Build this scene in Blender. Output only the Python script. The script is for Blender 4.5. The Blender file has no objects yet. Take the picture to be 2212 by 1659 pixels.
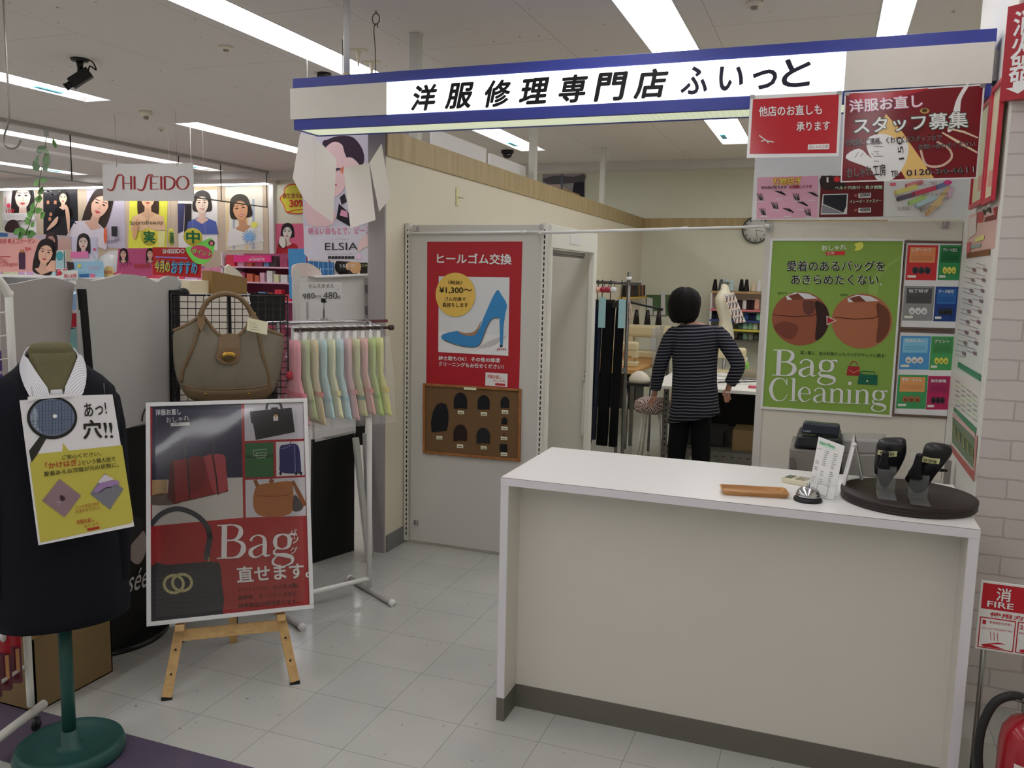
import bpy, bmesh, math, random
from mathutils import Vector, Matrix
random.seed(7)
SC = bpy.context.scene
COL = SC.collection
PI = math.pi
ZV = Vector((0, 0, 1))
# ---------------------------------------------------------------- camera, world, exposure
W, H, F = 2212.0, 1659.0, 1820.7
YAW, PIT, ROL = map(math.radians, (20.331, 7.284, 1.2226))
CAM = Vector((0, 0, 1.605))
_f = Vector((-math.sin(YAW)*math.cos(PIT), math.cos(YAW)*math.cos(PIT), -math.sin(PIT)))
_r = Vector((math.cos(YAW), math.sin(YAW), 0)); _u = _r.cross(_f)
RT = _r*math.cos(ROL) + _u*math.sin(ROL); UP = -_r*math.sin(ROL) + _u*math.cos(ROL); FW = _f
cam = bpy.data.objects.new('camera', bpy.data.cameras.new('camera')); COL.objects.link(cam)
cam.data.sensor_width = 36; cam.data.lens = F/W*36; cam.data.clip_start = .05
cam.matrix_world = Matrix(((RT.x, UP.x, -FW.x, CAM.x), (RT.y, UP.y, -FW.y, CAM.y), (RT.z, UP.z, -FW.z, CAM.z), (0, 0, 0, 1)))
SC.camera = cam
world = bpy.data.worlds.new('world'); SC.world = world; world.use_nodes = True
world.node_tree.nodes['Background'].inputs[0].default_value = (1, .97, .93, 1)
world.node_tree.nodes['Background'].inputs[1].default_value = .10
vs = SC.view_settings
vs.view_transform = 'Standard'; vs.look = 'None'; vs.gamma = 1; vs.use_curve_mapping = False
vs.exposure = 0.0
SC.cycles.max_bounces = 8; SC.cycles.diffuse_bounces = 4; SC.cycles.transparent_max_bounces = 12
LIGHT = 5.4            # radiance of the fluorescent diffusers
# ---------------------------------------------------------------- photo pixel -> point on a plane of the place
def ray(x, y): return RT*((x-W/2)/F) - UP*((y-H/2)/F) + FW
def hit(x, y, ax, val):
    d = ray(x, y); i = 'xyz'.index(ax); return CAM + d*((val-CAM[i])/d[i])
def Zm(x0, y0, s):
    def f(*a):
        if len(a) == 2 and not hasattr(a[0], '__len__'): return (x0+a[0]*s, y0+a[1]*s)
        return [(x0+p[0]*s, y0+p[1]*s) for p in (a[0] if len(a) == 1 else a)]
    return f
# ---------------------------------------------------------------- materials
def lin(c): return tuple((v/255/12.92 if v/255 <= .04045 else ((v/255+.055)/1.055)**2.4) for v in c[:3])
ALB = 1.45
_m = {}
def mat(c, rough=.5, spec=.4, metal=0, noise=.06, scale=30, bump=0, emit=0, alpha=1, trans=0, coat=0, raw=False, ior=1.45):
    key = (c, rough, spec, metal, noise, scale, bump, emit, alpha, trans, coat, raw)
    if key in _m: return _m[key]
    m = bpy.data.materials.new('surface'); m.use_nodes = True
    N, L = m.node_tree.nodes, m.node_tree.links
    b = N['Principled BSDF']
    a = lin(c); y_ = .21*a[0]+.72*a[1]+.07*a[2]; a = a if raw else tuple(min(.86, (v*.92+y_*.08)*ALB) for v in a)
    if noise > 0:
        tc = N.new('ShaderNodeTexCoord'); nz = N.new('ShaderNodeTexNoise'); nz.inputs['Scale'].default_value = scale; nz.inputs['Detail'].default_value = 3
        mx = N.new('ShaderNodeMix'); mx.data_type = 'RGBA'
        mx.inputs[6].default_value = tuple(v*(1-noise) for v in a)+(1,); mx.inputs[7].default_value = tuple(min(.9, v*(1+noise)) for v in a)+(1,)
        L.new(tc.outputs['Object'], nz.inputs['Vector']); L.new(nz.outputs['Fac'], mx.inputs[0]); L.new(mx.outputs[2], b.inputs['Base Color'])
        if bump:
            bp = N.new('ShaderNodeBump'); bp.inputs['Strength'].default_value = bump; bp.inputs['Distance'].default_value = .004
            L.new(nz.outputs['Fac'], bp.inputs['Height']); L.new(bp.outputs['Normal'], b.inputs['Normal'])
    else: b.inputs['Base Color'].default_value = a+(1,)
    b.inputs['Roughness'].default_value = rough; b.inputs['Specular IOR Level'].default_value = spec; b.inputs['Metallic'].default_value = metal
    b.inputs['IOR'].default_value = ior
    if coat: b.inputs['Coat Weight'].default_value = coat; b.inputs['Coat Roughness'].default_value = .06
    if emit: b.inputs['Emission Color'].default_value = lin(c)+(1,); b.inputs['Emission Strength'].default_value = emit
    if alpha < 1: b.inputs['Alpha'].default_value = alpha
    if trans: b.inputs['Transmission Weight'].default_value = trans
    _m[key] = m
    return m
def paper(c): return mat(tuple(c), .35, .3, noise=.03, scale=12)
def ink(c): return mat(tuple(c), .4, .25, noise=.02, scale=12)
def gloss(c): return mat(tuple(c), .12, .5, noise=.02, scale=8)
WHITE = (222, 219, 214)
CHROME = mat((200, 200, 205), .16, .5, 1, noise=.02, raw=True)
STEEL = mat((150, 150, 150), .3, .5, 1, noise=.03, raw=True)
BLACKP = mat((26, 26, 27), .35, .4, noise=.1)
PWHITE = mat((214, 212, 206), .4, .4, noise=.02, scale=6)
CLEAR = mat((242, 246, 246), .03, .5, noise=0, alpha=.08, raw=True)
def node_mat(fn, rough=.5, spec=.4):
    m = bpy.data.materials.new('surface'); m.use_nodes = True
    N, L = m.node_tree.nodes, m.node_tree.links; b = N['Principled BSDF']
    b.inputs['Roughness'].default_value = rough; b.inputs['Specular IOR Level'].default_value = spec
    fn(N, L, b); return m
def C4(c, k=None): return tuple(min(.9, v*(ALB if k is None else k)) for v in lin(c))+(1,)
# ---------------------------------------------------------------- mesh builder (world coordinates, many materials)
ORG = {}
class MB:
    def __init__(s): s.v = []; s.f = []; s.m = []; s.mats = []; s.smooth = []
    def mi(s, m):
        if m not in s.mats: s.mats.append(m)
        return s.mats.index(m)
    def add(s, vs, fs, m, sm=False):
        k = len(s.v); s.v += [Vector(p) for p in vs]; i = s.mi(m)
        for f in fs: s.f.append([k+j for j in f]); s.m.append(i); s.smooth.append(sm)
        return s
    def box(s, a, b, m):
        x0, y0, z0 = a; x1, y1, z1 = b
        return s.add([(x0,y0,z0),(x1,y0,z0),(x1,y1,z0),(x0,y1,z0),(x0,y0,z1),(x1,y0,z1),(x1,y1,z1),(x0,y1,z1)],
              [(0,3,2,1),(4,5,6,7),(0,1,5,4),(1,2,6,5),(2,3,7,6),(3,0,4,7)], m)
    def obox(s, c, u, v, w, m):          # oriented box from centre and three half vectors
        c, u, v, w = map(Vector, (c, u, v, w))
        P = [c-u-v-w, c+u-v-w, c+u+v-w, c-u+v-w, c-u-v+w, c+u-v+w, c+u+v+w, c-u+v+w]
        return s.add(P, [(0,3,2,1),(4,5,6,7),(0,1,5,4),(1,2,6,5),(2,3,7,6),(3,0,4,7)], m)
    def bar(s, p, q, w, t, m, up=(0,0,1)):   # rectangular bar p->q, width w, thickness t
        p, q = Vector(p), Vector(q); d = (q-p); e = d.cross(Vector(up))
        if e.length < 1e-6: e = Vector((1,0,0))
        e.normalize(); g = e.cross(d).normalized()
        return s.obox((p+q)/2, d/2, e*w/2, g*t/2, m)
    def quad(s, P, m): return s.add(P, [tuple(range(len(P)))], m)
    def slab(s, P, n, t, m):            # outline P extruded by -n*t
        n = Vector(n).normalized()*t; k = len(P)
        vs = [Vector(p) for p in P]+[Vector(p)-n for p in P]
        return s.add(vs, [tuple(range(k)), tuple(range(2*k-1, k-1, -1))]+[(i, i+k, (i+1)%k+k, (i+1)%k) for i in range(k)], m)
    def tube(s, path, r, m, n=10, cap=True, closed=False):
        P = [Vector(p) for p in path]; R = r if hasattr(r, '__len__') else [r]*len(P)
        vs = []; k = len(P); up = None
        for i, p in enumerate(P):
            if closed: t = P[(i+1)%k]-P[i-1]
            else: t = P[min(i+1, k-1)]-P[max(i-1, 0)]
            t.normalize()
            if up is None: up = Vector((0,0,1)) if abs(t.z) < .9 else Vector((1,0,0))
            a = up-t*up.dot(t)
            if a.length < 1e-4: a = Vector((0,1,0))-t*t.y
            a.normalize(); up = a; b = t.cross(a)
            vs += [p+(a*math.cos(2*PI*j/n)+b*math.sin(2*PI*j/n))*R[i] for j in range(n)]
        fs = [(i*n+j, i*n+(j+1)%n, (i+1)*n+(j+1)%n, (i+1)*n+j) for i in range(k-1) for j in range(n)]
        if closed: fs += [((k-1)*n+j, (k-1)*n+(j+1)%n, (j+1)%n, j) for j in range(n)]
        elif cap: fs += [tuple(range(n-1, -1, -1)), tuple(range((k-1)*n, k*n))]
        return s.add(vs, fs, m, True)
    def lathe(s, prof, c, m, n=24, axis=(0,0,1), cap=True, sx=1, sy=1):
        c = Vector(c); w = Vector(axis).normalized(); a = Vector((1,0,0)) if abs(w.x) < .9 else Vector((0,1,0))
        a = (a-w*a.dot(w)).normalized(); b = w.cross(a); vs = []
        for r, z in prof: vs += [c+w*z+(a*math.cos(2*PI*j/n)*sx+b*math.sin(2*PI*j/n)*sy)*r for j in range(n)]
        k = len(prof); fs = [(i*n+j, i*n+(j+1)%n, (i+1)*n+(j+1)%n, (i+1)*n+j) for i in range(k-1) for j in range(n)]
        if cap: fs += [tuple(range(n-1, -1, -1)), tuple(range((k-1)*n, k*n))]
        return s.add(vs, fs, m, True)
    def loft(s, rings, m, cap=True, sm=True):
        n = len(rings[0]); k = len(rings); vs = [p for r in rings for p in r]
        fs = [(i*n+j, i*n+(j+1)%n, (i+1)*n+(j+1)%n, (i+1)*n+j) for i in range(k-1) for j in range(n)]
        if cap: fs += [tuple(range(n-1, -1, -1)), tuple(range((k-1)*n, k*n))]
        return s.add(vs, fs, m, sm)
    def ball(s, c, r, m, n=12, sx=1, sy=1, sz=1, axis=(0,0,1)):
        k = max(6, n//2+2)
        return s.lathe([(max(1e-4, r*math.sin(PI*i/k)), -r*sz*math.cos(PI*i/k)) for i in range(k+1)], c, m, n, axis, True, sx, sy)
    def build(s, name, parent=None, bevel=0, sub=0, org=None, solid=0):
        if parent is not None: o0 = ORG[parent]
        elif org is not None: o0 = Vector(org)
        else:
            xs = [p.x for p in s.v]; ys = [p.y for p in s.v]; zs = [p.z for p in s.v]
            o0 = Vector(((min(xs)+max(xs))/2, (min(ys)+max(ys))/2, min(zs)))
        me = bpy.data.meshes.new(name)
        me.from_pydata([tuple(p-o0) for p in s.v], [], s.f)
        for m in s.mats: me.materials.append(m)
        me.polygons.foreach_set('material_index', s.m); me.polygons.foreach_set('use_smooth', s.smooth); me.update()
        o = bpy.data.objects.new(name, me); COL.objects.link(o)
        if parent is not None: o.parent = parent
        else: o.location = o0
        ORG[o] = o0
        if bevel:
            b = o.modifiers.new('bevel', 'BEVEL'); b.width = bevel; b.segments = 2; b.limit_method = 'ANGLE'; b.angle_limit = .7
        if solid:
            b = o.modifiers.new('solid', 'SOLIDIFY'); b.thickness = solid; b.offset = 0
        if sub:
            b = o.modifiers.new('sub', 'SUBSURF'); b.levels = sub; b.render_levels = sub
        return o
def tag(o, label, cat, group=None):
    o['label'] = label; o['category'] = cat
    if group: o['group'] = group
    return o
def thing(name, label, cat, loc, group=None):
    o = bpy.data.objects.new(name, None); o.empty_display_size = .05; COL.objects.link(o); o.location = loc
    ORG[o] = Vector(loc); return tag(o, label, cat, group)
def struct(o, stuff=False): o['kind'] = 'structure'; return o
# ---------------------------------------------------------------- lettering
_tc = {}
def glyphs(txt, bold=0.0, space=1.0):
    key = (txt, bold, space)
    if key in _tc: return _tc[key]
    cu = bpy.data.curves.new('t', 'FONT'); cu.body = txt; cu.resolution_u = 3; cu.offset = bold; cu.space_character = space; cu.fill_mode = 'FRONT'
    ob = bpy.data.objects.new('t', cu); COL.objects.link(ob)
    dg = bpy.context.evaluated_depsgraph_get(); me = bpy.data.meshes.new_from_object(ob.evaluated_get(dg))
    vs = [tuple(v.co[:2]) for v in me.vertices]; fs = [tuple(p.vertices) for p in me.polygons]
    bpy.data.objects.remove(ob); bpy.data.curves.remove(cu); bpy.data.meshes.remove(me)
    if not vs: vs = [(0, 0), (1, 0), (0, 1)]; fs = []
    x0 = min(v[0] for v in vs); x1 = max(v[0] for v in vs); y0 = min(v[1] for v in vs); y1 = max(v[1] for v in vs)
    _tc[key] = (vs, fs, x0, x1, y0, y1); return _tc[key]
class Panel:
    """A flat face in the place: point o, normal n (towards the viewer)."""
    def __init__(s, o, n, step=.0007):
        s.o = Vector(o); s.n = Vector(n).normalized(); s.step = step
        s.u = Vector((0,0,1)).cross(s.n).normalized(); s.v = s.n.cross(s.u)
    def at(s, p, k=0):
        d = ray(*p); q = CAM+d*((s.o-CAM).dot(s.n)/d.dot(s.n)); return q+s.n*(s.step*k)
    def poly(s, mb, pts, m, k=1): mb.quad([s.at(p, k) for p in pts], m)
    def ell(s, mb, c, rx, ry, m, k=1, n=28, a0=0, a1=2*PI, rot=0):
        P = []
        for i in range(n):
            t = a0+(a1-a0)*i/(n if a1-a0 > 6.28 else n-1)
            dx, dy = rx*math.cos(t), ry*math.sin(t)
            P.append((c[0]+dx*math.cos(rot)-dy*math.sin(rot), c[1]+dx*math.sin(rot)+dy*math.cos(rot)))
        s.poly(mb, P, m, k)
    def line(s, mb, pts, w, m, k=1):
        for i in range(len(pts)-1):
            a, b = Vector(pts[i]), Vector(pts[i+1]); d = b-a
            if d.length < 1e-6: continue
            e = Vector((-d.y, d.x)).normalized()*w/2
            s.poly(mb, [a+e, b+e, b-e, a-e], m, k)
    def stroke(s, mb, pts, ws, m, k=1):      # brush stroke with changing width (px)
        L, R = [], []
        for i, p in enumerate(pts):
            a = Vector(pts[max(0, i-1)]); b = Vector(pts[min(len(pts)-1, i+1)]); d = (b-a).normalized(); e = Vector((-d.y, d.x))
            w = ws[i] if hasattr(ws, '__len__') else ws
            L.append(Vector(p)+e*w/2); R.append(Vector(p)-e*w/2)
        for i in range(len(pts)-1): s.poly(mb, [L[i], L[i+1], R[i+1], R[i]], m, k)
    def text(s, mb, txt, bl, br, tl, m, bold=0, k=2, space=1.0):
        vs, fs, x0, x1, y0, y1 = glyphs(txt, 0, space)
        A = s.at(bl, k); B = s.at(br, k)-A; T = s.at(tl, k)-A
        w = x1-x0+2*bold; h = max(1e-6, y1-y0+2*bold)
        sh = [(0, 0)]
        if bold > .02: sh = [(bold*math.cos(PI*i/4), bold*math.sin(PI*i/4)) for i in range(8)]+[(0, 0)]
        elif bold > 0: sh = [(-bold, -bold), (bold, -bold), (-bold, bold), (bold, bold)]
        for i, (dx, dy) in enumerate(sh):      # copies a hair apart so that faces never coincide
            o = s.n*(s.step*.09*i); mb.add([A+o+B*((x+dx-x0+bold)/w)+T*((y+dy-y0+bold)/h) for x, y in vs], fs, m)
    def line_text(s, mb, txt, bl, br, h, m, bold=0, k=2, space=1.0):
        d = Vector(br)-Vector(bl); e = Vector((d.y, -d.x)).normalized()*h
        s.text(mb, txt, bl, br, Vector(bl)+e, m, bold, k, space)
def spline(P, n=6, closed=False):
    P = [Vector(p) for p in P]; out = []; k = len(P)
    rng = range(k if closed else k-1)
    for i in rng:
        if closed: a, b, c, d = P[i-1], P[i], P[(i+1)%k], P[(i+2)%k]
        else: a, b, c, d = P[max(0, i-1)], P[i], P[i+1], P[min(k-1, i+2)]
        for j in range(n):
            t = j/n; out.append(.5*((2*b)+(c-a)*t+(2*a-5*b+4*c-d)*t*t+(3*b-a-3*c+d)*t**3))
    if not closed: out.append(P[-1])
    return out
class Poster:
    """A printed sheet: sheet, picture, lettering and frame parts under one Empty."""
    def __init__(s, name, label, cat, o, n, quad, paperc, group=None, thick=.0015, step=.0007, glossy=False, sheetname='sheet'):
        s.p = Panel(o, n, step); s.q = quad
        P = [s.p.at(q) for q in quad]
        zmin = min(P, key=lambda a: a.z); c = sum(P, Vector())/len(P)
        s.t = thing(name, label, cat, (c.x, c.y, zmin.z), group)
        s.pic = MB(); s.let = MB(); s.mat = gloss if glossy else ink
        mb = MB(); mb.slab(P, s.p.n, thick, (gloss if glossy else paper)(paperc)); mb.build(sheetname, s.t)
        q = quad
        s.uv = lambda u, v: ((1-v)*((1-u)*Vector(q[0])+u*Vector(q[1]))+v*((1-u)*Vector(q[3])+u*Vector(q[2])))
    def poly(s, pts, c, k=1): s.p.poly(s.pic, pts, s.mat(c), k)
    def ell(s, c, rx, ry, col, k=1, **kw): s.p.ell(s.pic, c, rx, ry, s.mat(col), k, **kw)
    def line(s, pts, w, c, k=2): s.p.line(s.pic, pts, w, s.mat(c), k)
    def stroke(s, pts, w, c, k=2): s.p.stroke(s.pic, pts, w, s.mat(c), k)
    def text(s, txt, bl, br, h, c, bold=0, k=4, space=1.0):
        mb = MB(); s.p.line_text(mb, txt, bl, br, h, s.mat(c), bold, k, space); mb.build('lettering', s.t)
    def ptext(s, txt, bl, br, tl, c, bold=0, k=4):
        mb = MB(); s.p.text(mb, txt, bl, br, tl, s.mat(c), bold, k); mb.build('lettering', s.t)
    def lstroke(s, pts, w, c, k=4): s.p.stroke(s.let, pts, w, s.mat(c), k)
    def lpoly(s, pts, c, k=4): s.p.poly(s.let, pts, s.mat(c), k)
    def fakelines(s, bl, br, h, c, n, gap, k=4):      # rows of tiny print
        bl, br = Vector(bl), Vector(br); d = br-bl
        for i in range(n):
            y = Vector((0, gap*i)); t = 0
            while t < 1:
                w = random.uniform(.04, .12); a = bl+d*t+y; b = bl+d*min(1, t+w)+y
                s.p.poly(s.let, [a, b, b-Vector((0, h)), a-Vector((0, h))], s.mat(c), k); t += w+.025
    def frame(s, w, c, thick=.008, name='frame', rough=.4):
        P = [s.p.at(q) for q in s.q]; mb = MB(); n = len(P); m = mat(tuple(c), rough, .4, noise=.02)
        ctr = sum(P, Vector())/n
        for i in range(n):
            a, b = P[i], P[(i+1)%n]; d = (b-a).normalized(); e = s.p.n.cross(d).normalized()
            mb.obox((a+b)/2+s.p.n*(thick/2-.002), (b-a)/2+d*(w/2 if i % 2 == 0 else -w/2), e*w/2, s.p.n*thick/2, m)
        mb.build(name, s.t, bevel=.0015)
    def done(s, pic='picture', let='lettering'):
        if s.pic.f: s.pic.build(pic, s.t)
        if s.let.f: s.let.build(let, s.t)
        return s.t
# ---------------------------------------------------------------- ceiling lights (the light of the place)
ZC = 3.0
DIFF = mat((253, 250, 252), .5, .2, noise=0, emit=LIGHT, raw=True)
HOUS = mat((205, 203, 200), .4, .3, noise=.02)
ROWS = [(-6.02, -5.73, -3.0, 5.67), (-6.02, -5.73, 6.7, 10.0), (-3.335, -3.03, -3.0, 9.12), (-1.125, -.825, -3.0, 9.12), (.155, .325, -3.0, 8.6), (-.25, .05, 6.2, 9.9),  # last row here is added, out of view, to brighten the workroom
        (-8.4, -8.1, -3.0, 10.0), (-10.9, -10.6, -3.0, 10.0), (-13.2, -12.9, -3.0, 10.0)]
LBL = ['long ceiling light row at far left ending above the security camera', 'ceiling light row beyond a gap, left of the blue sign end', 'broad ceiling light row passing behind the hanging pole of the blue sign',
       'ceiling light row running over the middle of the blue sign', 'ceiling light row close to the brick pillar at right', 'short ceiling light row over the workroom hidden behind the red notices',
       'ceiling light row beyond the glass smoke barrier nearest the glass', 'middle ceiling light row beyond the glass smoke barrier', 'farthest ceiling light row beyond the glass smoke barrier']
for (x0, x1, y0, y1), lb in zip(ROWS, LBL):
    t = thing('ceiling_light', 'white recessed '+lb, 'ceiling light', ((x0+x1)/2, (y0+y1)/2, ZC), 'recessed ceiling light rows')
    mb = MB(); d = .075
    for a, b in (((x0+.001, y0+.001, ZC-.003), (x0+.008, y1-.001, ZC+d)), ((x1-.008, y0+.001, ZC-.003), (x1-.001, y1-.001, ZC+d)), ((x0+.008, y0+.001, ZC-.003), (x1-.008, y0+.008, ZC+d)), ((x0+.008, y1-.008, ZC-.003), (x1-.008, y1-.001, ZC+d)),
                 ((x0+.008, y0+.008, ZC+d-.006), (x1-.008, y1-.008, ZC+d))): mb.box(a, b, HOUS)
    mb.build('housing', t)
    mb = MB(); mb.box((x0+.012, y0+.02, ZC+.012), (x1-.012, y1-.14, ZC+.03), DIFF); mb.build('diffuser', t)
    mb = MB(); mb.box((x0+.04, y1-.55, ZC+.002), (x0+.09, y1-.30, ZC+.0115), mat((70, 180, 215), .4)); mb.build('sticker', t)['label'] = 'blue sticker on the lamp cover'
# ================================================================ the setting
YB = 11.0; XW = -2.31
def floor_mat(N, L, b):
    tc = N.new('ShaderNodeTexCoord'); mp = N.new('ShaderNodeMapping'); L.new(tc.outputs['Object'], mp.inputs['Vector'])
    mp.inputs['Location'].default_value = (1.145, -2.62, 0); mp.inputs['Scale'].default_value = (1, 1, 1)
    br = N.new('ShaderNodeTexBrick'); br.offset = 0; br.squash = 1
    L.new(mp.outputs['Vector'], br.inputs['Vector'])
    br.inputs['Scale'].default_value = 1; br.inputs['Brick Width'].default_value = .3; br.inputs['Row Height'].default_value = .3
    br.inputs['Mortar Size'].default_value = .0011; br.inputs['Mortar Smooth'].default_value = .2; br.inputs['Bias'].default_value = 0
    br.inputs['Color1'].default_value = C4((167, 168, 164)); br.inputs['Color2'].default_value = C4((171, 172, 167)); br.inputs['Mortar'].default_value = C4((118, 118, 112))
    sep = N.new('ShaderNodeSeparateXYZ'); L.new(tc.outputs['Object'], sep.inputs[0])
    def rng(sock, a, c):
        g = N.new('ShaderNodeMath'); g.operation = 'GREATER_THAN'; g.inputs[1].default_value = a; L.new(sock, g.inputs[0])
        l = N.new('ShaderNodeMath'); l.operation = 'LESS_THAN'; l.inputs[1].default_value = c; L.new(sock, l.inputs[0])
        m = N.new('ShaderNodeMath'); m.operation = 'MULTIPLY'; L.new(g.outputs[0], m.inputs[0]); L.new(l.outputs[0], m.inputs[1]); return m.outputs[0]
    mx = N.new('ShaderNodeMix'); mx.data_type = 'RGBA'; L.new(rng(sep.outputs['Y'], 1.84, 2.12), mx.inputs[0])
    L.new(br.outputs['Color'], mx.inputs[6]); mx.inputs[7].default_value = C4((82, 74, 92))
    nz = N.new('ShaderNodeTexNoise'); nz.inputs['Scale'].default_value = 2.2; nz.inputs['Detail'].default_value = 5; L.new(tc.outputs['Object'], nz.inputs['Vector'])
    sp = N.new('ShaderNodeTexNoise'); sp.inputs['Scale'].default_value = 38; sp.inputs['Detail'].default_value = 1; L.new(tc.outputs['Object'], sp.inputs['Vector'])
    rmp = N.new('ShaderNodeValToRGB'); rmp.color_ramp.elements[0].position = .73; rmp.color_ramp.elements[0].color = (0,0,0,1); rmp.color_ramp.elements[1].position = .8; L.new(sp.outputs['Fac'], rmp.inputs[0])
    m2 = N.new('ShaderNodeMix'); m2.data_type = 'RGBA'; m2.blend_type = 'MULTIPLY'; m2.inputs[0].default_value = .25; L.new(mx.outputs[2], m2.inputs[6]); L.new(nz.outputs['Fac'], m2.inputs[7])
    m3 = N.new('ShaderNodeMix'); m3.data_type = 'RGBA'; L.new(rmp.outputs[0], m3.inputs[0]); L.new(m2.outputs[2], m3.inputs[6]); m3.inputs[7].default_value = C4((120, 112, 104))
    L.new(m3.outputs[2], b.inputs['Base Color'])
    r2 = N.new('ShaderNodeMapRange'); r2.inputs[3].default_value = .07; r2.inputs[4].default_value = .2; L.new(nz.outputs['Fac'], r2.inputs[0]); L.new(r2.outputs[0], b.inputs['Roughness'])
    n3 = N.new('ShaderNodeTexNoise'); n3.inputs['Scale'].default_value = 9; L.new(tc.outputs['Object'], n3.inputs['Vector'])
    bp = N.new('ShaderNodeBump'); bp.inputs['Strength'].default_value = .04; bp.inputs['Distance'].default_value = .02; L.new(n3.outputs['Fac'], bp.inputs['Height']); L.new(bp.outputs['Normal'], b.inputs['Normal'])
def ceil_mat(N, L, b):
    tc = N.new('ShaderNodeTexCoord'); mp = N.new('ShaderNodeMapping'); L.new(tc.outputs['Object'], mp.inputs['Vector'])
    mp.inputs['Rotation'].default_value = (0, 0, PI/2); mp.inputs['Location'].default_value = (-4.15, -2.04, 0)
    br = N.new('ShaderNodeTexBrick'); br.offset = .5; L.new(mp.outputs['Vector'], br.inputs['Vector'])
    br.inputs['Scale'].default_value = 1; br.inputs['Brick Width'].default_value = 1.82; br.inputs['Row Height'].default_value = .91
    br.inputs['Mortar Size'].default_value = .002; br.inputs['Mortar Smooth'].default_value = .3
    base = C4((196, 190, 185)); br.inputs['Color1'].default_value = base; br.inputs['Color2'].default_value = base; br.inputs['Mortar'].default_value = C4((150, 145, 140))
    vo = N.new('ShaderNodeTexNoise'); vo.inputs['Scale'].default_value = 17; vo.inputs['Detail'].default_value = 2; L.new(tc.outputs['Object'], vo.inputs['Vector'])
    r = N.new('ShaderNodeValToRGB'); r.color_ramp.elements[0].position = .715; r.color_ramp.elements[0].color = (0,0,0,1); r.color_ramp.elements[1].position = .75; r.color_ramp.elements[1].color = (.75,.75,.75,1); L.new(vo.outputs['Fac'], r.inputs[0])
    m = N.new('ShaderNodeMix'); m.data_type = 'RGBA'; L.new(r.outputs[0], m.inputs[0]); L.new(br.outputs['Color'], m.inputs[6]); m.inputs[7].default_value = C4((120, 115, 110))
    L.new(m.outputs[2], b.inputs['Base Color'])
def brick_mat(N, L, b):
    tc = N.new('ShaderNodeTexCoord'); mp = N.new('ShaderNodeMapping'); L.new(tc.outputs['Object'], mp.inputs['Vector']); mp.inputs['Rotation'].default_value = (PI/2, 0, 0)
    nz = N.new('ShaderNodeTexNoise'); nz.inputs['Scale'].default_value = 14; nz.inputs['Detail'].default_value = 3; L.new(tc.outputs['Object'], nz.inputs['Vector'])
    ad = N.new('ShaderNodeMix'); ad.data_type = 'VECTOR'; ad.inputs[0].default_value = .012; L.new(mp.outputs[0], ad.inputs[4]); L.new(nz.outputs['Color'], ad.inputs[5])
    br = N.new('ShaderNodeTexBrick'); L.new(ad.outputs[1], br.inputs['Vector'])
    br.inputs['Scale'].default_value = 1; br.inputs['Brick Width'].default_value = .215; br.inputs['Row Height'].default_value = .073; br.inputs['Mortar Size'].default_value = .0055; br.inputs['Mortar Smooth'].default_value = .8
    br.inputs['Color1'].default_value = C4((188, 180, 179)); br.inputs['Color2'].default_value = C4((183, 175, 175)); br.inputs['Mortar'].default_value = C4((164, 154, 154))
    L.new(br.outputs['Color'], b.inputs['Base Color'])
    bp = N.new('ShaderNodeBump'); bp.inputs['Strength'].default_value = .25; bp.inputs['Distance'].default_value = .004; bp.invert = True; L.new(br.outputs['Fac'], bp.inputs['Height']); L.new(bp.outputs['Normal'], b.inputs['Normal'])
def wood_mat(c1, c2, sx=60, sy=2, sz=2):
    def fn(N, L, b):
        tc = N.new('ShaderNodeTexCoord'); mp = N.new('ShaderNodeMapping'); L.new(tc.outputs['Object'], mp.inputs['Vector']); mp.inputs['Scale'].default_value = (sx, sy, sz)
        nz = N.new('ShaderNodeTexNoise'); nz.inputs['Scale'].default_value = 1; nz.inputs['Detail'].default_value = 4; nz.inputs['Roughness'].default_value = .6; L.new(mp.outputs[0], nz.inputs['Vector'])
        mx = N.new('ShaderNodeMix'); mx.data_type = 'RGBA'; mx.inputs[6].default_value = C4(c1); mx.inputs[7].default_value = C4(c2)
        mr = N.new('ShaderNodeMapRange'); mr.inputs[1].default_value = .35; mr.inputs[2].default_value = .65; L.new(nz.outputs['Fac'], mr.inputs[0]); L.new(mr.outputs[0], mx.inputs[0]); L.new(mx.outputs[2], b.inputs['Base Color'])
    return node_mat(fn, .45, .35)
FLOOR = node_mat(floor_mat, .12, .5); CEIL = node_mat(ceil_mat, .8, .2); BRICK = node_mat(brick_mat, .6, .3)
CREAM = mat((199, 192, 172), .55, .3, noise=.02, scale=3); CREAM2 = mat((214, 208, 184), .55, .3, noise=.02, scale=3)
STOREW = mat((205, 203, 198), .6, .3, noise=.03, scale=3)
LWOODX = wood_mat((166, 148, 112), (148, 130, 94), 2, 14, 1.5); LWOODY = wood_mat((172, 152, 112), (156, 138, 100), 14, 2, 1.5)
X0, X1, Y0, Y1 = -14.5, 1.35, -4.0, YB
mb = MB(); mb.box((X0, Y0, -.05), (X1, Y1, 0), FLOOR); struct(mb.build('floor', org=(0, 0, 0)))
mb = MB()
xs = sorted({X0, X1} | {r[0] for r in ROWS} | {r[1] for r in ROWS})
for a, b in zip(xs[:-1], xs[1:]):
    segs = sorted((r[2], r[3]) for r in ROWS if abs(r[0]-a) < 1e-6 and abs(r[1]-b) < 1e-6); y = Y0
    for s0, s1 in segs+[(Y1, Y1)]:
        if s0 > y: mb.box((a, y, ZC), (b, s0, ZC+.04), CEIL)
        y = s1
struct(mb.build('ceiling', org=(0, 0, ZC)))
mb = MB(); mb.box((X0, 10.15, 2.9), (X1, 10.4, ZC), mat((178, 174, 170), .6, .3, noise=.02)); struct(mb.build('trim_1'))
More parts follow.
